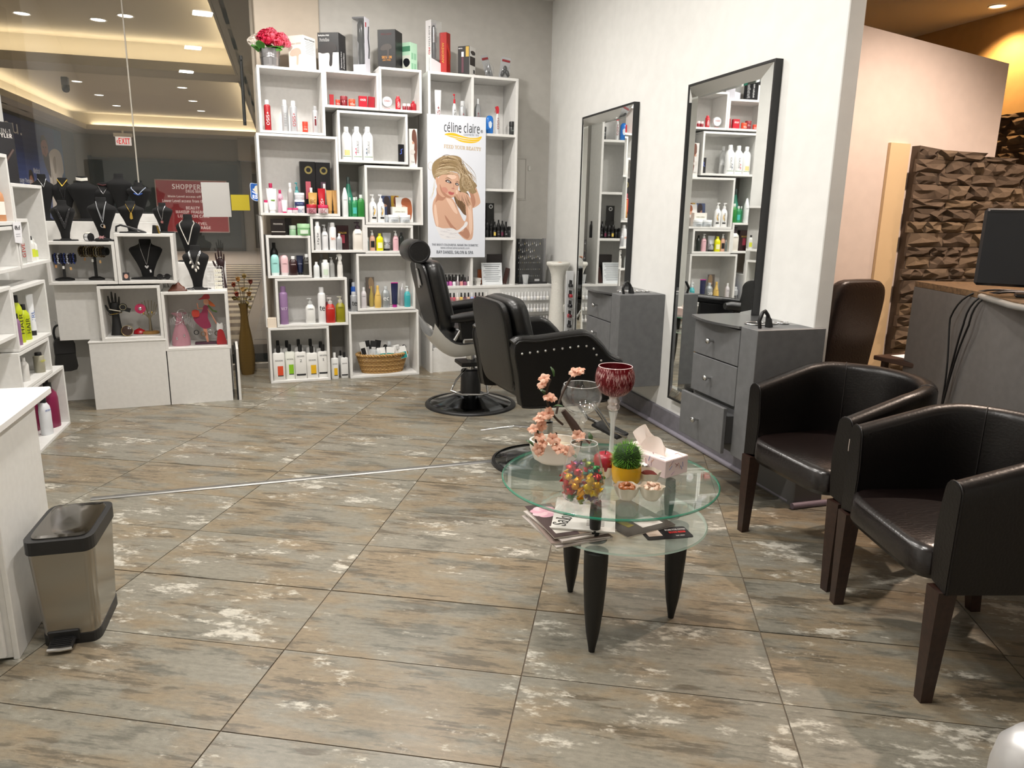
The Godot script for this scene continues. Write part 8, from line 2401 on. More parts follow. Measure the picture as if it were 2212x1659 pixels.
	part(o, "green_scarf", MB.new().tube([v3(0.02, 0.29, -0.004), v3(0.05, 0.25, -0.004), v3(0.08, 0.24, -0.004)], 0.006, 6), mat("5a7a3a", 0.5))
	part(o, "handbag", MB.new().prism(smooth([v2(-0.09, 0.21), v2(-0.05, 0.21), v2(-0.045, 0.25), v2(-0.07, 0.262), v2(-0.095, 0.25)], 4), 0.012), mat("b33a2c", 0.4), v3(0, 0, 0.008))
	for i in 4:
		part(o, "earring", MB.new().at(v3(-0.075 + 0.048 * i, 0.09 - 0.012 * (i % 2), 0.012), v3(90, 0, 0)).lathe(ring_prof(0.016, 0.006), 16), [mat("1a1a1c", 0.3), mat("7a5a3a", 0.4), silver, mat("5a4a3a", 0.4)][i])
	o = thing("cat_figure", "red and white cat shaped card holder", "figurine", jf(0.872, 0.4255, -0.085), BACK_TURN)
	part(o, "body", MB.new().prism(smooth([v2(-0.03, 0), v2(0.034, 0), v2(0.03, 0.05), v2(0.012, 0.11), v2(-0.018, 0.11), v2(-0.028, 0.06)], 4), 0.014), mat("a3242a", 0.35))
	part(o, "head", MB.new().prism(smooth([v2(-0.026, 0.11), v2(0.012, 0.11), v2(0.016, 0.15), v2(0.010, 0.165), v2(-0.006, 0.155), v2(-0.022, 0.168), v2(-0.026, 0.14)], 3), 0.012), mat("d8d6d4", 0.4))
	part(o, "tail", MB.new().tube([v3(0.02, 0.09, 0), v3(0.04, 0.12, 0), v3(0.036, 0.15, 0), v3(0.026, 0.145, 0)], 0.0025, 6), silver)

func star_poly(r: float) -> PackedVector2Array:
	var a := PackedVector2Array()
	for i in 12:
		var q := TAU * i / 12.0
		a.append(v2(cos(q), sin(q)) * (r if i % 2 == 0 else r * 0.42))
	return a

func star(r: float, d: float) -> MB:
	return MB.new().prism(star_poly(r), d)

func ring_prof(r: float, t: float) -> Array:
	var a := []
	for i in 9:
		var q := TAU * i / 8.0
		a.append(v2(r + cos(q) * t * 0.5, sin(q) * t * 0.5))
	return a

# an upright open hand: forearm, palm and five fingers
func hand_mesh(k: float) -> MB:
	var b := MB.new()
	b.lathe([v2(0, 0), v2(0.042 * k, 0), v2(0.038 * k, 0.02 * k), v2(0.028 * k, 0.09 * k), v2(0.024 * k, 0.15 * k), v2(0.03 * k, 0.19 * k), v2(0.034 * k, 0.215 * k), v2(0.026 * k, 0.235 * k), v2(0, 0.24 * k)], 18, 1.0, 0.62)
	var f := [[-0.026, 0.215, -0.034, 0.262, -0.036, 0.285], [-0.010, 0.23, -0.012, 0.285, -0.012, 0.315], [0.007, 0.23, 0.010, 0.28, 0.012, 0.305], [0.023, 0.22, 0.030, 0.258, 0.034, 0.278]]
	for a in f:
		b.tube([v3(a[0], a[1] - 0.02, 0) * k, v3(a[2], a[3] - 0.012, 0.004) * k, v3(a[4], a[5], 0.010) * k], [0.0085 * k, 0.0072 * k, 0.0045 * k], 8)
	b.tube([v3(-0.024, 0.16, 0.006) * k, v3(-0.046, 0.19, 0.014) * k, v3(-0.056, 0.222, 0.02) * k], [0.011 * k, 0.0085 * k, 0.0055 * k], 8)
	return b

# ---------------------------------------------------------------- tools on the drawer stations
func station_details() -> void:
	for k in 2:
		var zb: float = [-1.495, 0.03][k]
		var o := thing("tool_holder", ["black plastic tool holder on the farther drawer cabinet", "black plastic tool holder on the nearer drawer cabinet"][k], "holder", fr(-0.25, 0.9145, zb - 0.075), SIDE_TURN, "tool holders on the stations")
		part(o, "loop", MB.new().at(Vector3.ZERO, v3(0, 20, 0)).tube([v3(-0.035, 0.0, 0), v3(-0.045, 0.035, 0), v3(-0.025, 0.075, 0), v3(-0.005, 0.082, 0), v3(0.02, 0.06, 0), v3(0.04, 0.03, 0), v3(0.05, 0.0, 0)], 0.009, 8), mat("121213", 0.4))
		part(o, "wedge", MB.new().at(Vector3.ZERO, v3(0, 20, 0)).prism(PackedVector2Array([v2(0.02, 0.001), v2(0.055, 0.001), v2(0.04, 0.04), v2(0.02, 0.055)]), 0.022), mat("121213", 0.4))
		for i in 3:
			var r: float = [0.05, 0.03, 0.03][i]
			var g := thing("holder_ring", [["large chrome ring set in the farther cabinet top", "small chrome ring in the middle of farther cabinet top", "small chrome ring near the wall on farther cabinet"], ["large chrome ring set in the nearer cabinet top", "small chrome ring in the middle of nearer cabinet top", "small chrome ring near the wall on nearer cabinet"]][k][i], "ring", fr([-0.22, -0.13, -0.06][i], 0.9145, zb - 0.19), SIDE_TURN, "chrome holder rings")
			part(g, "ring", MB.new().at(v3(0, 0.004, 0)).lathe(ring_prof(r, 0.008), 28), mat("d8d8d9", 0.12, 1.0))
			part(g, "cup", MB.new().lathe([v2(0, 0.001), v2(r - 0.002, 0.001), v2(r - 0.002, 0.0025), v2(0, 0.0025)], 24), mat("2a2a2b", 0.4) if i == 0 else mat("b9babb", 0.2, 0.9))

# ---------------------------------------------------------------- things on the glass table
func table_things() -> void:
	var Y := 0.5303
	var clear := mat("eef4f2", 0.0, 0.0, {"pane": 0.02})
	# clear goblet
	var g := "candle goblets"
	var o := thing("glass_goblet", "tall clear glass goblet on a slender stem", "goblet", v3(0.262, Y, -2.68), 0, g)
	o.scale = v3(1.3, 0.955, 1.3)
	part(o, "bowl", MB.new().lathe([v2(0.018, 0.175), v2(0.035, 0.187), v2(0.052, 0.21), v2(0.060, 0.24), v2(0.059, 0.268), v2(0.052, 0.295), v2(0.050, 0.295), v2(0.057, 0.268), v2(0.058, 0.24), v2(0.05, 0.212), v2(0.03, 0.19), v2(0, 0.184)], 36), clear)
	part(o, "rim", MB.new().at(v3(0, 0.295, 0)).lathe(ring_prof(0.051, 0.003), 36), mat("f2f6f5", 0.05, 0.0, {"pane": 0.25}))
	part(o, "knop", MB.new().lathe([v2(0.010, 0.135), v2(0.019, 0.145), v2(0.022, 0.156), v2(0.018, 0.168), v2(0.012, 0.174), v2(0.018, 0.178)], 24), mat("eef4f2", 0.05, 0.0, {"pane": 0.10}))
	part(o, "stem", MB.new().lathe([v2(0.008, 0.006), v2(0.007, 0.06), v2(0.011, 0.11), v2(0.016, 0.13), v2(0.010, 0.137)], 20), mat("eef4f2", 0.05, 0.0, {"pane": 0.06}))
	part(o, "foot", MB.new().lathe([v2(0, 0.006), v2(0.015, 0.006), v2(0.045, 0.002), v2(0.046, 0.0), v2(0, 0)], 32), mat("eef4f2", 0.05, 0.0, {"pane": 0.05}))
	# red crackled goblet
	o = thing("glass_goblet", "taller red crackle glass goblet on clear stem", "goblet", v3(0.392, Y, -2.72), 0, g)
	o.scale = v3(1.31, 1.03, 1.31)
	var crack := StandardMaterial3D.new()
	var im := Image.create(512, 128, false, Image.FORMAT_RGBA8)
	im.fill(Color(0.40, 0.04, 0.08, 0.88))
	var r := RandomNumberGenerator.new()
	r.seed = 8
	for i in 120:
		var x := i * 512.0 / 120.0
		var y := r.randf_range(-10, 30)
		while y < 128:
			var l := r.randf_range(10, 34)
			var dens := 0.9 if y < 40 else 0.62
			if r.randf() < dens:
				stroke(im, [v2(x + r.randf_range(-1.2, 1.2), y), v2(x + r.randf_range(-1.6, 1.6), y + l * 0.5), v2(x + r.randf_range(-1.2, 1.2), y + l)], 1.9 if y > 40 else 2.8, Color(0.78, 0.70, 0.68, 0.92))
			y += l + r.randf_range(1, 6)
	crack.albedo_texture = ImageTexture.create_from_image(im)
	crack.transparency = BaseMaterial3D.TRANSPARENCY_ALPHA
	crack.roughness = 0.22
	crack.metallic = 0.25
	part(o, "bowl", MB.new().surf(func(u, v):
		var pr := [v2(0.014, 0.222), v2(0.034, 0.23), v2(0.050, 0.25), v2(0.0575, 0.275), v2(0.058, 0.30), v2(0.054, 0.322), v2(0.049, 0.336)]
		var f: float = (1.0 - v) * (pr.size() - 1)
		var i: int = mini(int(f), pr.size() - 2)
		var p: Vector2 = pr[i].lerp(pr[i + 1], f - i)
		return v3(cos(TAU * u) * p.x, p.y, sin(TAU * u) * p.x), 48, 14), crack)
	part(o, "lining", MB.new().lathe([v2(0.0, 0.226), v2(0.032, 0.234), v2(0.048, 0.252), v2(0.055, 0.276), v2(0.0555, 0.30), v2(0.0515, 0.322), v2(0.047, 0.335)], 36), mat("7a0f1e", 0.25, 0.0, {"alpha": 0.85}))
	part(o, "rim", MB.new().at(v3(0, 0.336, 0)).lathe(ring_prof(0.0485, 0.003), 36), mat("e0c9c9", 0.1, 0.0, {"alpha": 0.8}))
	part(o, "knop", MB.new().lathe([v2(0.010, 0.165), v2(0.017, 0.172), v2(0.019, 0.182), v2(0.015, 0.19), v2(0.018, 0.197), v2(0.019, 0.205), v2(0.014, 0.213), v2(0.016, 0.222)], 24), mat("d9d2d0", 0.08, 0.6, {"alpha": 0.8}))
	part(o, "stem", MB.new().lathe([v2(0.008, 0.006), v2(0.006, 0.08), v2(0.008, 0.13), v2(0.014, 0.165)], 20), mat("e6ecea", 0.03, 0.2, {"alpha": 0.5}))
	part(o, "foot", MB.new().lathe([v2(0, 0.006), v2(0.013, 0.006), v2(0.042, 0.002), v2(0.043, 0.0), v2(0, 0)], 32), mat("eef4f2", 0.05, 0.0, {"pane": 0.05}))
	# candy vase
	o = thing("candy_vase", "rounded clear glass vase at the table front", "vase", v3(0.233, Y, -2.225))
	o.scale = Vector3.ONE * 1.25
	part(o, "glass", MB.new().lathe([v2(0, 0.0), v2(0.03, 0.0), v2(0.049, 0.012), v2(0.058, 0.04), v2(0.056, 0.07), v2(0.046, 0.11), v2(0.037, 0.145), v2(0.0345, 0.157), v2(0.0335, 0.157), v2(0.036, 0.145), v2(0.0445, 0.11), v2(0.0545, 0.07), v2(0.0565, 0.04), v2(0.048, 0.015), v2(0.03, 0.005), v2(0, 0.005)], 40), mat("eef4f2", 0.0, 0.0, {"pane": 0.03}))
	part(o, "rim", MB.new().at(v3(0, 0.157, 0)).lathe(ring_prof(0.034, 0.0026), 36), mat("f2f6f5", 0.05, 0.0, {"pane": 0.25}))
	var cc := ["c2161c", "e0b512", "1f7a35", "d8262a", "e8c81c", "5a2a5a", "c9c9cc", "0f5a4a", "b5182a", "e6a51a", "8a9a3a", "d85a7a", "7a4a2a"]
	var cn := ["bright red", "golden yellow", "leaf green", "scarlet", "lemon yellow", "purple", "silver", "dark green", "crimson", "amber", "olive", "pink", "brown"]
	var wrap: ArrayMesh = candy_mesh().mesh()
	var k := 0
	for lay in 5:
		var yy := 0.016 + 0.0165 * lay
		var rr: float = [0.034, 0.043, 0.044, 0.041, 0.034][lay]
		var n: int = [7, 9, 9, 8, 6][lay]
		for i in n:
			var a := TAU * (i + 0.5 * lay) / n
			var ci: int = (k * 5 + lay * 3) % 13
			if lay == 2 or lay == 1:
				ci = [1, 4, 9, 0, 3, 7, 1, 8, 2][i % 9]
			var c := thing("wrapped_candy", cn[ci] + " foil wrapped candy in the clear vase", "candy", v3(0.233 + cos(a) * rr * 1.24, Y + 0.004 + yy * 1.3, -2.225 + sin(a) * rr * 1.24), 0, "foil candies in the vase, " + cn[ci])
			c.scale = Vector3.ONE * 1.4
			part(c, "wrapper", wrap, mat(cc[ci], 0.22, 0.45), Vector3.ZERO, v3(r.randf_range(-60, 60), r.randf_range(0, 360), r.randf_range(-60, 60)))
			k += 1
	# white planter with bonsai blossom
	var pot := mat("e8e2d8", 0.35)
	o = thing("blossom_bonsai", "artificial peach blossom branch in a white tilted bowl", "plant", v3(0.165, Y, -2.60))
	o.scale = Vector3.ONE * 1.25
	part(o, "bowl", MB.new().lathe([v2(0, 0), v2(0.035, 0), v2(0.05, 0.012), v2(0.06, 0.045), v2(0.062, 0.07), v2(0.057, 0.07), v2(0.053, 0.045), v2(0.04, 0.02), v2(0, 0.016)], 32, 1.25, 0.9), pot)
	part(o, "soil", MB.new().lathe([v2(0, 0.052), v2(0.056, 0.05)], 24, 1.25, 0.9), mat("c9bda4", 0.8))
	part(o, "trunk", MB.new().tube([v3(0.06, 0.05, 0), v3(0.07, 0.09, 0.01), v3(0.05, 0.12, 0.0), v3(0.02, 0.16, 0)], [0.018, 0.015, 0.012, 0.008], 8), mat("3f2f26", 0.8))
	var br := [[v3(0.02, 0.12, 0.01), v3(-0.03, 0.16, 0.03), v3(-0.045, 0.22, 0.03), v3(-0.02, 0.26, 0.02)], [v3(-0.02, 0.16, 0.02), v3(-0.05, 0.14, 0.05), v3(-0.075, 0.10, 0.06), v3(-0.05, 0.05, 0.07)], [v3(0.0, 0.15, 0), v3(0.01, 0.2, -0.03), v3(0.04, 0.25, -0.05), v3(0.062, 0.27, -0.05)], [v3(0.0, 0.1, 0.03), v3(-0.02, 0.08, 0.06), v3(0.02, 0.06, 0.08), v3(0.05, 0.05, 0.08)], [v3(0.05, 0.10, 0.0), v3(0.08, 0.09, 0.02), v3(0.09, 0.08, 0.03), v3(0.1, 0.07, 0.03)]]
	var pm: ArrayMesh = MB.new().surf(func(a, b): return v3((a - 0.5) * 0.022 * sin(PI * (0.2 + 0.7 * b)), b * 0.02, -sin(PI * b) * 0.006 + pow(a - 0.5, 2.0) * 0.02), 3, 3).mesh()
	var leaf: ArrayMesh = MB.new().surf(func(a, b): return v3((a - 0.5) * 0.016 * sin(PI * (0.05 + 0.9 * b)), b * 0.03, -sin(PI * b) * 0.005 + absf(a - 0.5) * 0.006), 4, 4).mesh()
	for q in br:
		part(o, "branch", MB.new().tube(bend3(q[0], q[1], q[2], q[3], 10), 0.0035, 6), mat("3a2c22", 0.8))
		var bk := br.find(q)
		for i in ([9, 11, 4, 9, 3][bk]):
			var p: Vector3 = q[0].bezier_interpolate(q[1], q[2], q[3], (0.25 if bk != 2 else 0.8) + (0.75 if bk != 2 else 0.2) * i / [8.0, 10.0, 3.0, 8.0, 2.0][bk]) + v3(r.randf_range(-0.014, 0.014), r.randf_range(-0.006, 0.012), r.randf_range(-0.004, 0.02))
			if i % 3 == 2:
				part(o, "leaf", leaf, mat("2f4a24", 0.5, 0.0, {"back": "2f4a24"}), p, v3(r.randf_range(20, 110), r.randf_range(0, 360), 0))
				continue
			var fn := part(o, "blossom", MB.new().lathe([v2(0, -0.003), v2(0.003, 0), v2(0, 0.004)], 6), mat("c98a4a", 0.6), p, v3(r.randf_range(10, 80), r.randf_range(-60, 60), 0))
			for j in 5:
				part(fn, "petal", pm, mat(["e0b49c", "ecc8b2", "d8a58c"][(i + j) % 3], 0.6, 0.0, {"back": "e6c0aa"}), Vector3.ZERO, v3(55, 72.0 * j, 0))
	# red apple
	o = thing("red_apple", "red apple ornament behind the candy vase", "apple", v3(0.332, Y + 0.048, -2.455))
	part(o, "fruit", MB.new().lathe([v2(0, -0.03), v2(0.018, -0.034), v2(0.034, -0.018), v2(0.041, 0.006), v2(0.037, 0.028), v2(0.022, 0.04), v2(0.006, 0.036), v2(0, 0.031)], 28), mat("a3182c", 0.35, 0.0, {"noise": [30.0, 0.0, 0.2]}))
	part(o, "stalk", MB.new().tube([v3(0, 0.03, 0), v3(0.003, 0.05, 0)], 0.0018, 5), mat("4a3020", 0.8))
	# shell bowls
	var bl := [["red powder", v3(0.478, Y, -2.395), "7a2418"], ["glazed nuts", v3(0.381, Y, -2.250), "8a4a24"], ["cream sweets", v3(0.463, Y, -2.250), "d9bfa8"], ["apple", v3(0.332, Y, -2.455), ""]]
	for q in bl:
		o = thing("shell_bowl", ["small cream flower shaped bowl of red powder beside tissue box", "small cream flower shaped bowl of glazed nuts at table front", "small cream flower shaped bowl of pale sweets at table front", "small cream bowl holding the red apple"][bl.find(q)], "bowl", q[1], 0, "small cream bowls")
		o.scale = v3(1.12, 1.35, 1.12)
		part(o, "bowl", MB.new().surf(func(u, v):
			var a: float = TAU * u
			var rr: float = lerpf(0.016, 0.036 + 0.0035 * cos(a * 6.0), pow(v, 0.7))
			return v3(cos(a) * rr, 0.034 * v * v * 0.55 + 0.034 * v * 0.45, sin(a) * rr), 48, 8, true), mat("ded6c6", 0.3))
		part(o, "foot", MB.new().lathe([v2(0, 0.002), v2(0.017, 0.002), v2(0.018, 0), v2(0, 0)], 20), mat("ded6c6", 0.3))
		if q[2] == "7a2418":
			part(o, "powder", MB.new().lathe([v2(0.028, 0.024), v2(0.018, 0.031), v2(0.006, 0.034), v2(0, 0.034)], 16), mat("7a2418", 0.9, 0.0, {"noise": [60.0, 0.3, 0.3]})).set_meta("kind", "stuff")
		elif q[2] != "":
			for i in 8:
				var a := TAU * i / 7.0
				var rr := 0.0 if i == 7 else 0.017
				var n := thing("glazed_nut" if q[2] == "8a4a24" else "pale_sweet", ["one of the brown glazed nuts heaped in cream bowl", "one of the pale sweets heaped in the cream bowl"][0 if q[2] == "8a4a24" else 1], ["nut", "sweet"][0 if q[2] == "8a4a24" else 1], q[1] + v3(cos(a) * rr * 1.1, 0.040 + (0.010 if i == 7 else 0.0), sin(a) * rr * 1.1), 0, ["glazed nuts in the bowl", "pale sweets in the bowl"][0 if q[2] == "8a4a24" else 1])
				if q[2] == "8a4a24":
					part(n, "nut", MB.new().lathe([v2(0, -0.014), v2(0.008, -0.009), v2(0.0105, 0), v2(0.008, 0.009), v2(0, 0.014)], 12), mat("8f5228", 0.3), Vector3.ZERO, v3(80, i * 50.0, 20))
				else:
					part(n, "sweet", candy_mesh(), mat(["dcc3ac", "cfae98", "e6d6c6"][i % 3], 0.6), Vector3.ZERO, v3(i * 40.0, i * 70.0, 0))
	# small white flower ornament
	o = thing("porcelain_flower", "tiny white porcelain flower beside the yellow pot", "ornament", v3(0.474, Y, -2.505))
	o.scale = Vector3.ONE * 1.3
	part(o, "base", MB.new().lathe([v2(0, 0), v2(0.012, 0), v2(0.006, 0.012), v2(0, 0.012)], 12), mat("e9e6e0", 0.3))
	for i in 5:
		part(o, "petal", pm, mat("efece6", 0.35), v3(0, 0.012, 0.0), v3(40, 72.0 * i, 0))
	# yellow pot with grass ball
	o = thing("grass_pot", "yellow ceramic pot with round artificial grass ball", "plant", v3(0.400, Y, -2.390))
	o.scale = Vector3.ONE * 1.32
	part(o, "pot", MB.new().lathe([v2(0, 0), v2(0.028, 0), v2(0.036, 0.01), v2(0.0385, 0.035), v2(0.038, 0.052), v2(0.0355, 0.052), v2(0.034, 0.03), v2(0, 0.028)], 36), mat("d9a514", 0.22))
	part(o, "core", MB.new().lathe([v2(0, 0.045), v2(0.03, 0.055), v2(0.036, 0.075), v2(0.026, 0.1), v2(0, 0.11)], 16), mat("1f3a14", 0.8))
	var gb := MB.new()
	for i in 900:
		var z := 1.0 - 2.0 * (i + 0.5) / 900.0
		if z < -0.62:
			continue
		var a := i * 2.39996
		var d := v3(cos(a) * sqrt(1 - z * z), z, sin(a) * sqrt(1 - z * z))
		var s := d.cross(Vector3.UP if absf(d.y) < 0.9 else Vector3.RIGHT).normalized() * 0.0017
		var tip := d * (0.047 + r.randf_range(-0.004, 0.004)) + v3(r.randf_range(-0.004, 0.004), r.randf_range(-0.004, 0.004), r.randf_range(-0.004, 0.004))
		gb.at(v3(0, 0.073, 0))
		gb.face([d * 0.03 - s, d * 0.03 + s, tip], -d + s.cross(d) * 9.0)
	part(o, "grass", gb, mat("5a8c2c", 0.5, 0.0, {"back": "5a8c2c"})).set_meta("kind", "stuff")
	# tissue box
	o = thing("tissue_box", "pale pink patterned tissue box with white tissue pulled up", "tissue box", v3(0.524, Y, -2.568), -51.5)
	o.scale = Vector3.ONE * 1.1
	part(o, "carton", slab(v3(0.205, 0.058, 0.112), 0.0015), mat("ddc9ca", 0.6), v3(0, 0.029, 0))
	part(o, "top_print", slab(v3(0.203, 0.001, 0.110)), mat("e6dad6", 0.6), v3(0, 0.0585, 0))
	for i in 26:
		var side := i % 3
		var m := mat(["9a6a6a", "7a86b0", "c9a08a", "a58aa0"][i % 4], 0.6)
		if side == 0:
			part(o, "confetti_print", slab(v3(0.018, 0.002, 0.0006)), m, v3(r.randf_range(-0.09, 0.09), r.randf_range(0.008, 0.05), 0.0563), v3(0, 0, r.randf_range(0, 180)))
		elif side == 1:
			part(o, "confetti_print", slab(v3(0.0006, 0.002, 0.018)), m, v3(0.1028, r.randf_range(0.008, 0.05), r.randf_range(-0.045, 0.045)), v3(r.randf_range(0, 180), 0, 0))
		else:
			part(o, "confetti_print", slab(v3(0.018, 0.0006, 0.002)), m, v3(r.randf_range(-0.09, 0.09), 0.0593, r.randf_range(-0.045, 0.045)), v3(0, r.randf_range(0, 180), 0))
	part(o, "tissue", MB.new().surf(func(u, v):
		var x: float = (u - 0.5) * lerpf(0.10, 0.13, v) - 0.02 * v
		var y: float = 0.058 + v * (0.075 * sin(PI * clampf(u * 0.8 + 0.16, 0, 1)) + 0.008)
		return v3(x, y, 0.012 * sin(u * 9.0 + v * 2.0) + (v - 0.5) * 0.03 * sin(u * 3.0)), 24, 10), mat("ece4de", 0.8, 0.0, {"back": "d8d0ca"}))
	part(o, "tissue_fold", MB.new().surf(func(u, v): return v3((u - 0.45) * 0.11 + 0.012, 0.0595 + v * 0.055 * sin(PI * clampf(u * 0.9 + 0.05, 0, 1)), 0.02 + 0.012 * sin(u * 7.0) * v), 20, 8), mat("ece4de", 0.8, 0.0, {"back": "d8d0ca"}))
	# magazines on the lower tier
	var ml := 0.3803
	var mags := [[v3(0.195, 0, -2.345), 24.0, "b9b0aa", "bottom magazine of the fanned pile under the glass top"], [v3(0.195, 0, -2.352), 18.0, "8a7a72", "second magazine from below in the fanned pile"], [v3(0.205, 0, -2.360), 27.0, "cfc6c0", "third magazine from below in the fanned pile"], [v3(0.200, 0, -2.368), 20.0, "6a5a50", "upper magazine with pink flower and yellow print"]]
	var mim := Image.create(256, 320, false, Image.FORMAT_RGB8)
	mim.fill(Color("9a8878"))
	fill_poly(mim, PackedVector2Array([v2(0, 0), v2(120, 0), v2(110, 320), v2(0, 320)]), Color("4a3c3c"))
	for i in 7:
		fill_poly(mim, circle(34, 14, v2(60 + 30 * cos(i * 0.9), 80 + 34 * sin(i * 0.9)), v2(1, 0.7)), Color("d9a8b8") if i % 2 == 0 else Color("e6c4cc"))
	fill_poly(mim, smooth([v2(130, 120), v2(180, 100), v2(220, 130), v2(200, 180), v2(150, 170)]), Color("d8c42a"))
	fill_poly(mim, smooth([v2(140, 190), v2(160, 150), v2(190, 190), v2(160, 220)]), Color("2a2420"))
	mim.fill_rect(Rect2i(20, 220, 90, 70), Color("e0dcd4"))
	for i in 6:
		mim.fill_rect(Rect2i(140, 230 + i * 11, 90 - 8 * (i % 3), 4), Color("e6e0d8"))
	for i in 4:
		var q: Array = mags[i]
		o = thing("magazine", q[3], "magazine", v3(q[0].x, ml + 0.0075 * i, q[0].z), q[1], "magazines on the lower tier")
		part(o, "pages", slab(v3(0.21, 0.006, 0.27), 0.001), mat("d8d2ca", 0.7), v3(0, 0.0035, 0))
		part(o, "cover", slab(v3(0.213, 0.001, 0.273)), mat(q[2], 0.3), v3(0, 0.007, 0))
		if i == 3:
			part(o, "cover_print", sheet(0.212, 0.272), printed(mim, 0.3), v3(0, 0.0078, 0), v3(-90, 0, 0))
	o = thing("magazine", "white salon magazine with black serif title on top", "magazine", v3(0.262, ml + 0.03, -2.385), -8.0, "magazines on the lower tier")
	part(o, "pages", slab(v3(0.21, 0.006, 0.27), 0.001), mat("d8d4ce", 0.7), v3(0, 0.0035, 0))
	part(o, "cover", slab(v3(0.213, 0.001, 0.273)), mat("dcdad4", 0.3), v3(0, 0.007, 0))
	letters(o, "Salon", 0.11, 0.05, mat("141414", 0.4), v3(-0.07, 0.0085, 0.06), v3(-90, 75, 0), font_serif)
	for i in 4:
		part(o, "print_row", slab(v3(0.06, 0.0006, 0.005)), mat("8a8680", 0.5), v3(0.04, 0.0078, 0.06 + 0.012 * i))
	o = thing("magazine", "dark magazine with white picture under the nut bowls", "magazine", v3(0.42, ml, -2.44), 30.0, "magazines on the lower tier")
	part(o, "pages", slab(v3(0.21, 0.006, 0.27), 0.001), mat("cfc9c0", 0.7), v3(0, 0.0035, 0))
	part(o, "cover", slab(v3(0.213, 0.001, 0.273)), mat("4a4640", 0.3), v3(0, 0.007, 0))
	part(o, "picture_print", slab(v3(0.09, 0.0006, 0.07)), mat("cfccc6", 0.4), v3(0.03, 0.0078, 0.07))
	part(o, "leaf_print", slab(v3(0.03, 0.0006, 0.16)), mat("7a7434", 0.4), v3(-0.06, 0.0078, 0.0), v3(0, 12, 0))
	o = thing("promo_card", "black promotional card with pale square and red print on lower tier", "card", v3(0.535, ml, -2.315), 12.0)
	part(o, "card", MB.new().at(v3(0, 0.001, 0), v3(-90, 0, 0)).prism(rounded(0.165, 0.085, 0.008), 0.002), mat("17161a", 0.3))
	part(o, "pale_square", slab(v3(0.05, 0.0005, 0.05), 0.0001), mat("d8c9bc", 0.5), v3(-0.045, 0.0023, -0.006))
	letters(o, "SCAN FOR OFFER", 0.075, 0.010, mat("e6e2e0", 0.5), v3(0.04, 0.003, -0.02), v3(-90, 0, 0))
	letters(o, "BOOK NOW", 0.06, 0.014, mat("d8302a", 0.5), v3(0.04, 0.003, 0.0), v3(-90, 0, 0), font_bold)
	letters(o, "hair salon", 0.03, 0.007, mat("e6e2e0", 0.5), v3(0.04, 0.003, 0.026), v3(-90, 0, 0))

func candy_mesh() -> MB:
	var r := RandomNumberGenerator.new()
	r.seed = 2
	var b := MB.new()
	b.surf(func(u, v):
		var a: float = -TAU * u
		var k: float = sin(PI * v) * (1.0 + 0.22 * sin(a * 5.0 + v * 9.0))
		return v3(cos(a) * 0.0105 * k, (v - 0.5) * 0.019, sin(a) * 0.0085 * k), 10, 6)
	for s in [-1.0, 1.0]:
		b.surf(func(u, v):
			var a: float = TAU * u * s
			return v3(cos(a) * (0.002 + 0.006 * v), s * (0.009 + 0.007 * v), sin(a) * (0.002 + 0.003 * v) + 0.0015 * sin(a * 3.0) * v), 8, 2)
	return b

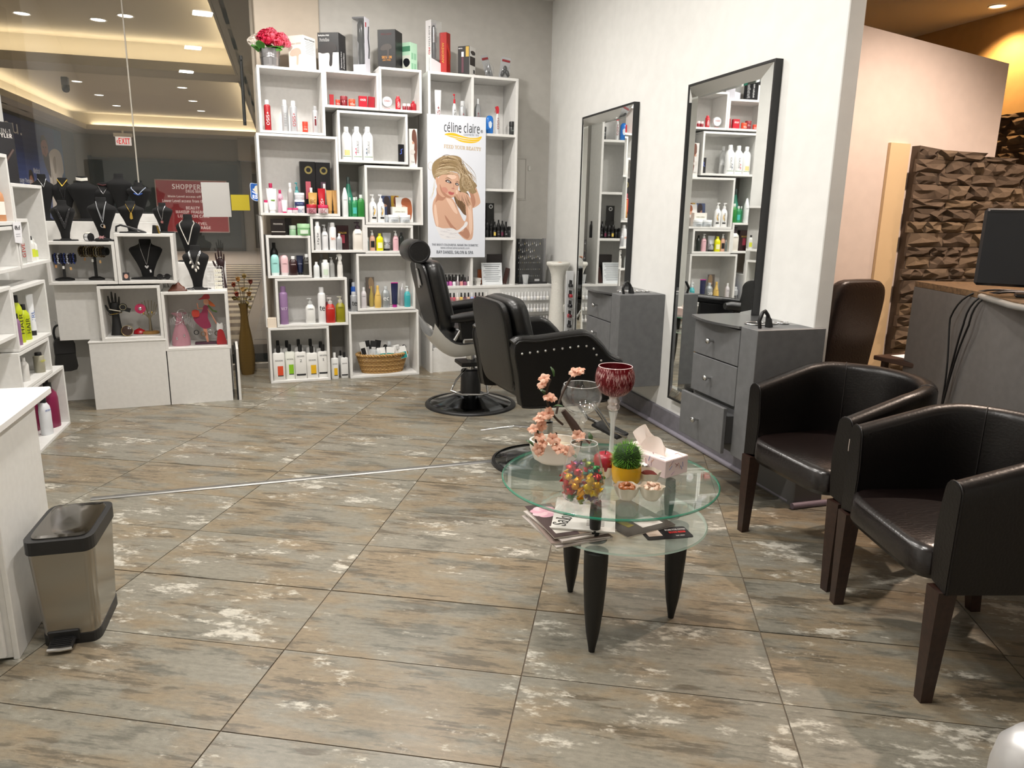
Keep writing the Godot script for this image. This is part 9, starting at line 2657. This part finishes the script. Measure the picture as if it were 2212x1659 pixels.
# ---------------------------------------------------------------- the rest
func small_things() -> void:
	# gold mosaic vase with dried roses
	var o := thing("gold_vase", "tall gold mosaic vase of dried roses by the shop glass", "vase", fb(-0.19, 0, -0.46), BACK_TURN)
	part(o, "vase", MB.new().lathe([v2(0, 0), v2(0.052, 0), v2(0.062, 0.05), v2(0.068, 0.13), v2(0.066, 0.22), v2(0.052, 0.34), v2(0.036, 0.44), v2(0.030, 0.52), v2(0.033, 0.58), v2(0.042, 0.625), v2(0.038, 0.626), v2(0.026, 0.55), v2(0, 0.5)], 32), mat("a5813a", 0.5, 0.3, {"noise": [40.0, 0.8, 0.45]}))
	var r := RandomNumberGenerator.new()
	r.seed = 12
	var pm: ArrayMesh = MB.new().surf(func(a, b): return v3((a - 0.5) * 0.035 * sin(PI * (0.2 + 0.7 * b)), b * 0.035, -sin(PI * b) * 0.01 + pow(a - 0.5, 2.0) * 0.02), 3, 4).mesh()
	for i in 7:
		var tip := v3([-0.07, -0.03, 0.02, 0.07, 0.05, -0.05, 0.0][i], [0.78, 0.82, 0.85, 0.80, 0.70, 0.70, 0.74][i], [0.02, -0.03, 0.01, 0.0, 0.04, 0.04, 0.05][i])
		part(o, "stem", MB.new().tube([v3(0, 0.55, 0), v3(tip.x * 0.5, 0.68, tip.z * 0.4), tip], 0.003, 5), mat("6a5a34", 0.8))
		var f := part(o, "dried_rose", MB.new().lathe([v2(0, -0.012), v2(0.014, 0), v2(0.010, 0.018), v2(0, 0.022)], 8), mat(["8a3a22", "b5763a", "a5894a", "7a3424", "9a6a34", "8a3020", "b08a4a"][i], 0.8), tip)
		for j in 8:
			part(f, "petal", pm, mat(["8f4526", "b98a48", "a8905a", "7d3a28", "a0743c", "8c3a26", "b8965a"][i], 0.8), Vector3.ZERO, v3(r.randf_range(5, 50), j * 45.0, 0))
	for i in 14:
		part(o, "dried_leaf", pm, mat("857644", 0.8), v3(r.randf_range(-0.07, 0.07), r.randf_range(0.6, 0.76), r.randf_range(0, 0.05)), v3(r.randf_range(30, 140), r.randf_range(0, 360), 0))
	# black handbag hung on a hook
	o = thing("black_handbag", "small black handbag with round handle hanging below the bracelet cube", "handbag", jf(-0.185, 0.27, -0.20), BACK_TURN + 14.0)
	part(o, "body", MB.new().prism(smooth([v2(-0.065, 0.005), v2(0.06, 0.0), v2(0.064, 0.1), v2(0.056, 0.22), v2(-0.055, 0.225), v2(-0.064, 0.1)], 3), 0.06), mat("131314", 0.45))
	part(o, "flap", slab(v3(0.118, 0.10, 0.008), 0.003), mat("17171a", 0.4), v3(0, 0.17, 0.032))
	part(o, "handle", MB.new().tube(bend3(v3(-0.05, 0.22, 0), v3(-0.08, 0.36, 0), v3(0.03, 0.36, 0), v3(0.01, 0.22, 0), 14), 0.008, 8), mat("121213", 0.4))
	part(o, "hook", MB.new().tube([v3(-0.035, 0.325, 0), v3(-0.035, 0.345, -0.02), v3(-0.035, 0.34, -0.12)], 0.004, 6), mat("c9c9c9", 0.3, 0.8))
	# goods on the left shelf
	var g := "goods on the left shelf"
	var t := SIDE_TURN + 60.0
	item("bottle", fr(-3.95, 0.6525, -1.86), t, 0.055, 0.275, "b9c51c", "17171a", "tall lime green bottle with black cap", {"text": "HAIR", "tc": "2a2a1a", "v": 1}, g)
	item("bottle", fr(-3.95, 0.6525, -1.965), t, 0.058, 0.21, "b3c01a", "17171a", "shorter lime green bottle with black cap", {"text": "HAIR", "tc": "2a2a1a", "v": 1}, g)
	item("bottle", fr(-3.93, 0.6525, -1.775), t, 0.032, 0.18, "8d6a8a", "1a1a1c", "slim purple bottle with dark cap beside lime bottles", {}, g)
	item("tube", fr(-3.96, 0.6525, -2.13), t, 0.05, 0.25, "e0e2e4", "1a1a1c", "white tube on black cap behind lime bottles", {"text": "CURL", "tc": "4a6ab0", "v": 1}, g)
	item("can", fr(-3.945, 0.4255, -2.105), t, 0.06, 0.125, "9a9684", "1a1a1a", "small grey can with black cap above magenta bottle", {"text": "style", "tc": "d8d83a"}, g)
	item("bottle", fr(-3.96, 0.4035, -2.31), t, 0.05, 0.125, "4a4c4e", "141414", "dark clear bottle standing beside the black handbag", {}, g)
	item("pump", fr(-3.975, 0.0205, -2.30), t, 0.105, 0.34, "7d1a44", "141416", "large magenta pump bottle on the floor shelf box", {}, g)
	item("pump", fr(-4.07, 0.0205, -2.22), t, 0.10, 0.31, "7a1840", "141416", "second magenta pump bottle half hidden behind", {}, g)
	item("pump", fr(-3.955, 0.0205, -2.12), t, 0.07, 0.275, "dcdee2", "1a1a1c", "white pump bottle with blue lettering beside magenta bottle", {"text": "MOIST", "tc": "3a5aa8"}, g)
	item("bottle", fr(-3.96, 0.4255, -1.72), t, 0.05, 0.10, "2a4a5a", "141416", "small dark teal bottle at edge of lower shelf", {}, g)
	item("bottle", fr(-3.94, 1.0955, -2.03), t, 0.05, 0.19, "c9cac6", "17171a", "pale bottle with black cap and red print in large box", {"text": "GIVE", "tc": "b3302a", "v": 1}, g)
	item("bottle", fr(-3.95, 1.0955, -2.25), t, 0.045, 0.15, "d8d8d4", "1a1a1c", "pale bottle with yellow mark behind the thin divider", {"patch": "c9cf3a"}, g)
	item("bottle", fr(-3.96, 1.0955, -2.33), t, 0.045, 0.13, "dcdcd8", "c9c9c4", "pale capped bottle with lime mark at far end of box", {"patch": "b9cf3a"}, g)
	item("pump", fr(-3.95, 1.3405, -1.80), t, 0.06, 0.22, "c08a62", "141416", "tan pump bottle with white label at left edge", {"patch": "e6e2da"}, g)
	item("bottle", fr(-3.95, 0.4255, -1.85), t, 0.05, 0.14, "d8d6d2", "e4e4e2", "plain white bottle inside the lower left box", {}, g)
	o = thing("styler_carton", "black styler carton standing on top of the left shelf", "box", fr(-4.02, 1.5505, -2.08), t)
	part(o, "carton", slab(v3(0.20, 0.34, 0.09), 0.0015), mat("17161a", 0.4), v3(0, 0.17, 0))
	letters(o, "4-IN-1", 0.09, 0.0, mat("a9a4a0", 0.5), v3(0.03, 0.29, 0.046))
	letters(o, "STYLER", 0.11, 0.0, mat("cfcac6", 0.5), v3(0.03, 0.265, 0.046), Vector3.ZERO, font_bold)
	part(o, "iron_print", MB.new().tube([v3(-0.05, 0.08, 0), v3(0.03, 0.13, 0), v3(0.08, 0.19, 0)], 0.008, 6), mat("4a3a34", 0.3), v3(0, 0, 0.046))
	o = thing("discount_notice", "folded white discount notice hanging on the left shelf", "sign", fr(-3.893, 1.275, -1.86), SIDE_TURN + 90.0)
	part(o, "paper", MB.new().prism(PackedVector2Array([v2(-0.06, 0.06), v2(0.07, 0.062), v2(0.072, 0.02), v2(0.05, -0.06), v2(-0.06, -0.05)]), 0.002), mat("e2e2e6", 0.7))
	letters(o, "40% off", 0.09, 0.026, mat("2a2a2c", 0.5), v3(0.0, 0.03, 0.0018), v3(0, 0, -2))
	for i in 2:
		part(o, "print_row", slab(v3(0.07, 0.003, 0.0006)), mat("9a9aa0", 0.5), v3(0, -0.005 - 0.012 * i, 0.0013))
	# white cord by the wall end
	o = thing("extension_cord", "white power cord drooping over the grey wall base", "cord", fr(-0.055, 0.22, 0.0), SIDE_TURN)
	part(o, "cord", MB.new().tube(bend3(v3(0, 0.012, -0.33), v3(-0.02, -0.04, -0.26), v3(-0.03, -0.10, -0.05), v3(0.0, 0.022, 0.0), 14), 0.006, 6), mat("d2cdc2", 0.5))
	part(o, "plug", slab(v3(0.02, 0.02, 0.06), 0.004), mat("d8d4ca", 0.5), v3(0.01, 0.026, -0.10))
	# silver bottle close to the camera, standing on a shelf just below the frame
	o = thing("near_counter", "small grey counter corner just below the frame at right", "counter", v3(0.53, 0, -0.58), 0.0)
	part(o, "worktop", slab(v3(0.30, 0.03, 0.30), 0.004), mat("8b8a86", 0.4), v3(0.10, 0.785, 0.06))
	part(o, "leg", slab(v3(0.05, 0.77, 0.05), 0.004), mat("5c5b5a", 0.5), v3(0.10, 0.385, 0.06))
	part(o, "foot", slab(v3(0.26, 0.02, 0.26), 0.004), mat("5c5b5a", 0.5), v3(0.10, 0.01, 0.06))
	o = thing("silver_flask", "blurred silver bottle at the lower right corner", "bottle", v3(0.532, 0.8005, -0.62), 0.0)
	part(o, "body", MB.new().lathe([v2(0, 0), v2(0.042, 0), v2(0.044, 0.01), v2(0.044, 0.10), v2(0.040, 0.125), v2(0.028, 0.142), v2(0.016, 0.148)], 32), mat("c9c8c8", 0.35, 0.5))
	part(o, "cap", MB.new().lathe([v2(0.017, 0.145), v2(0.017, 0.185), v2(0, 0.187)], 20), mat("e4e4e2", 0.3))
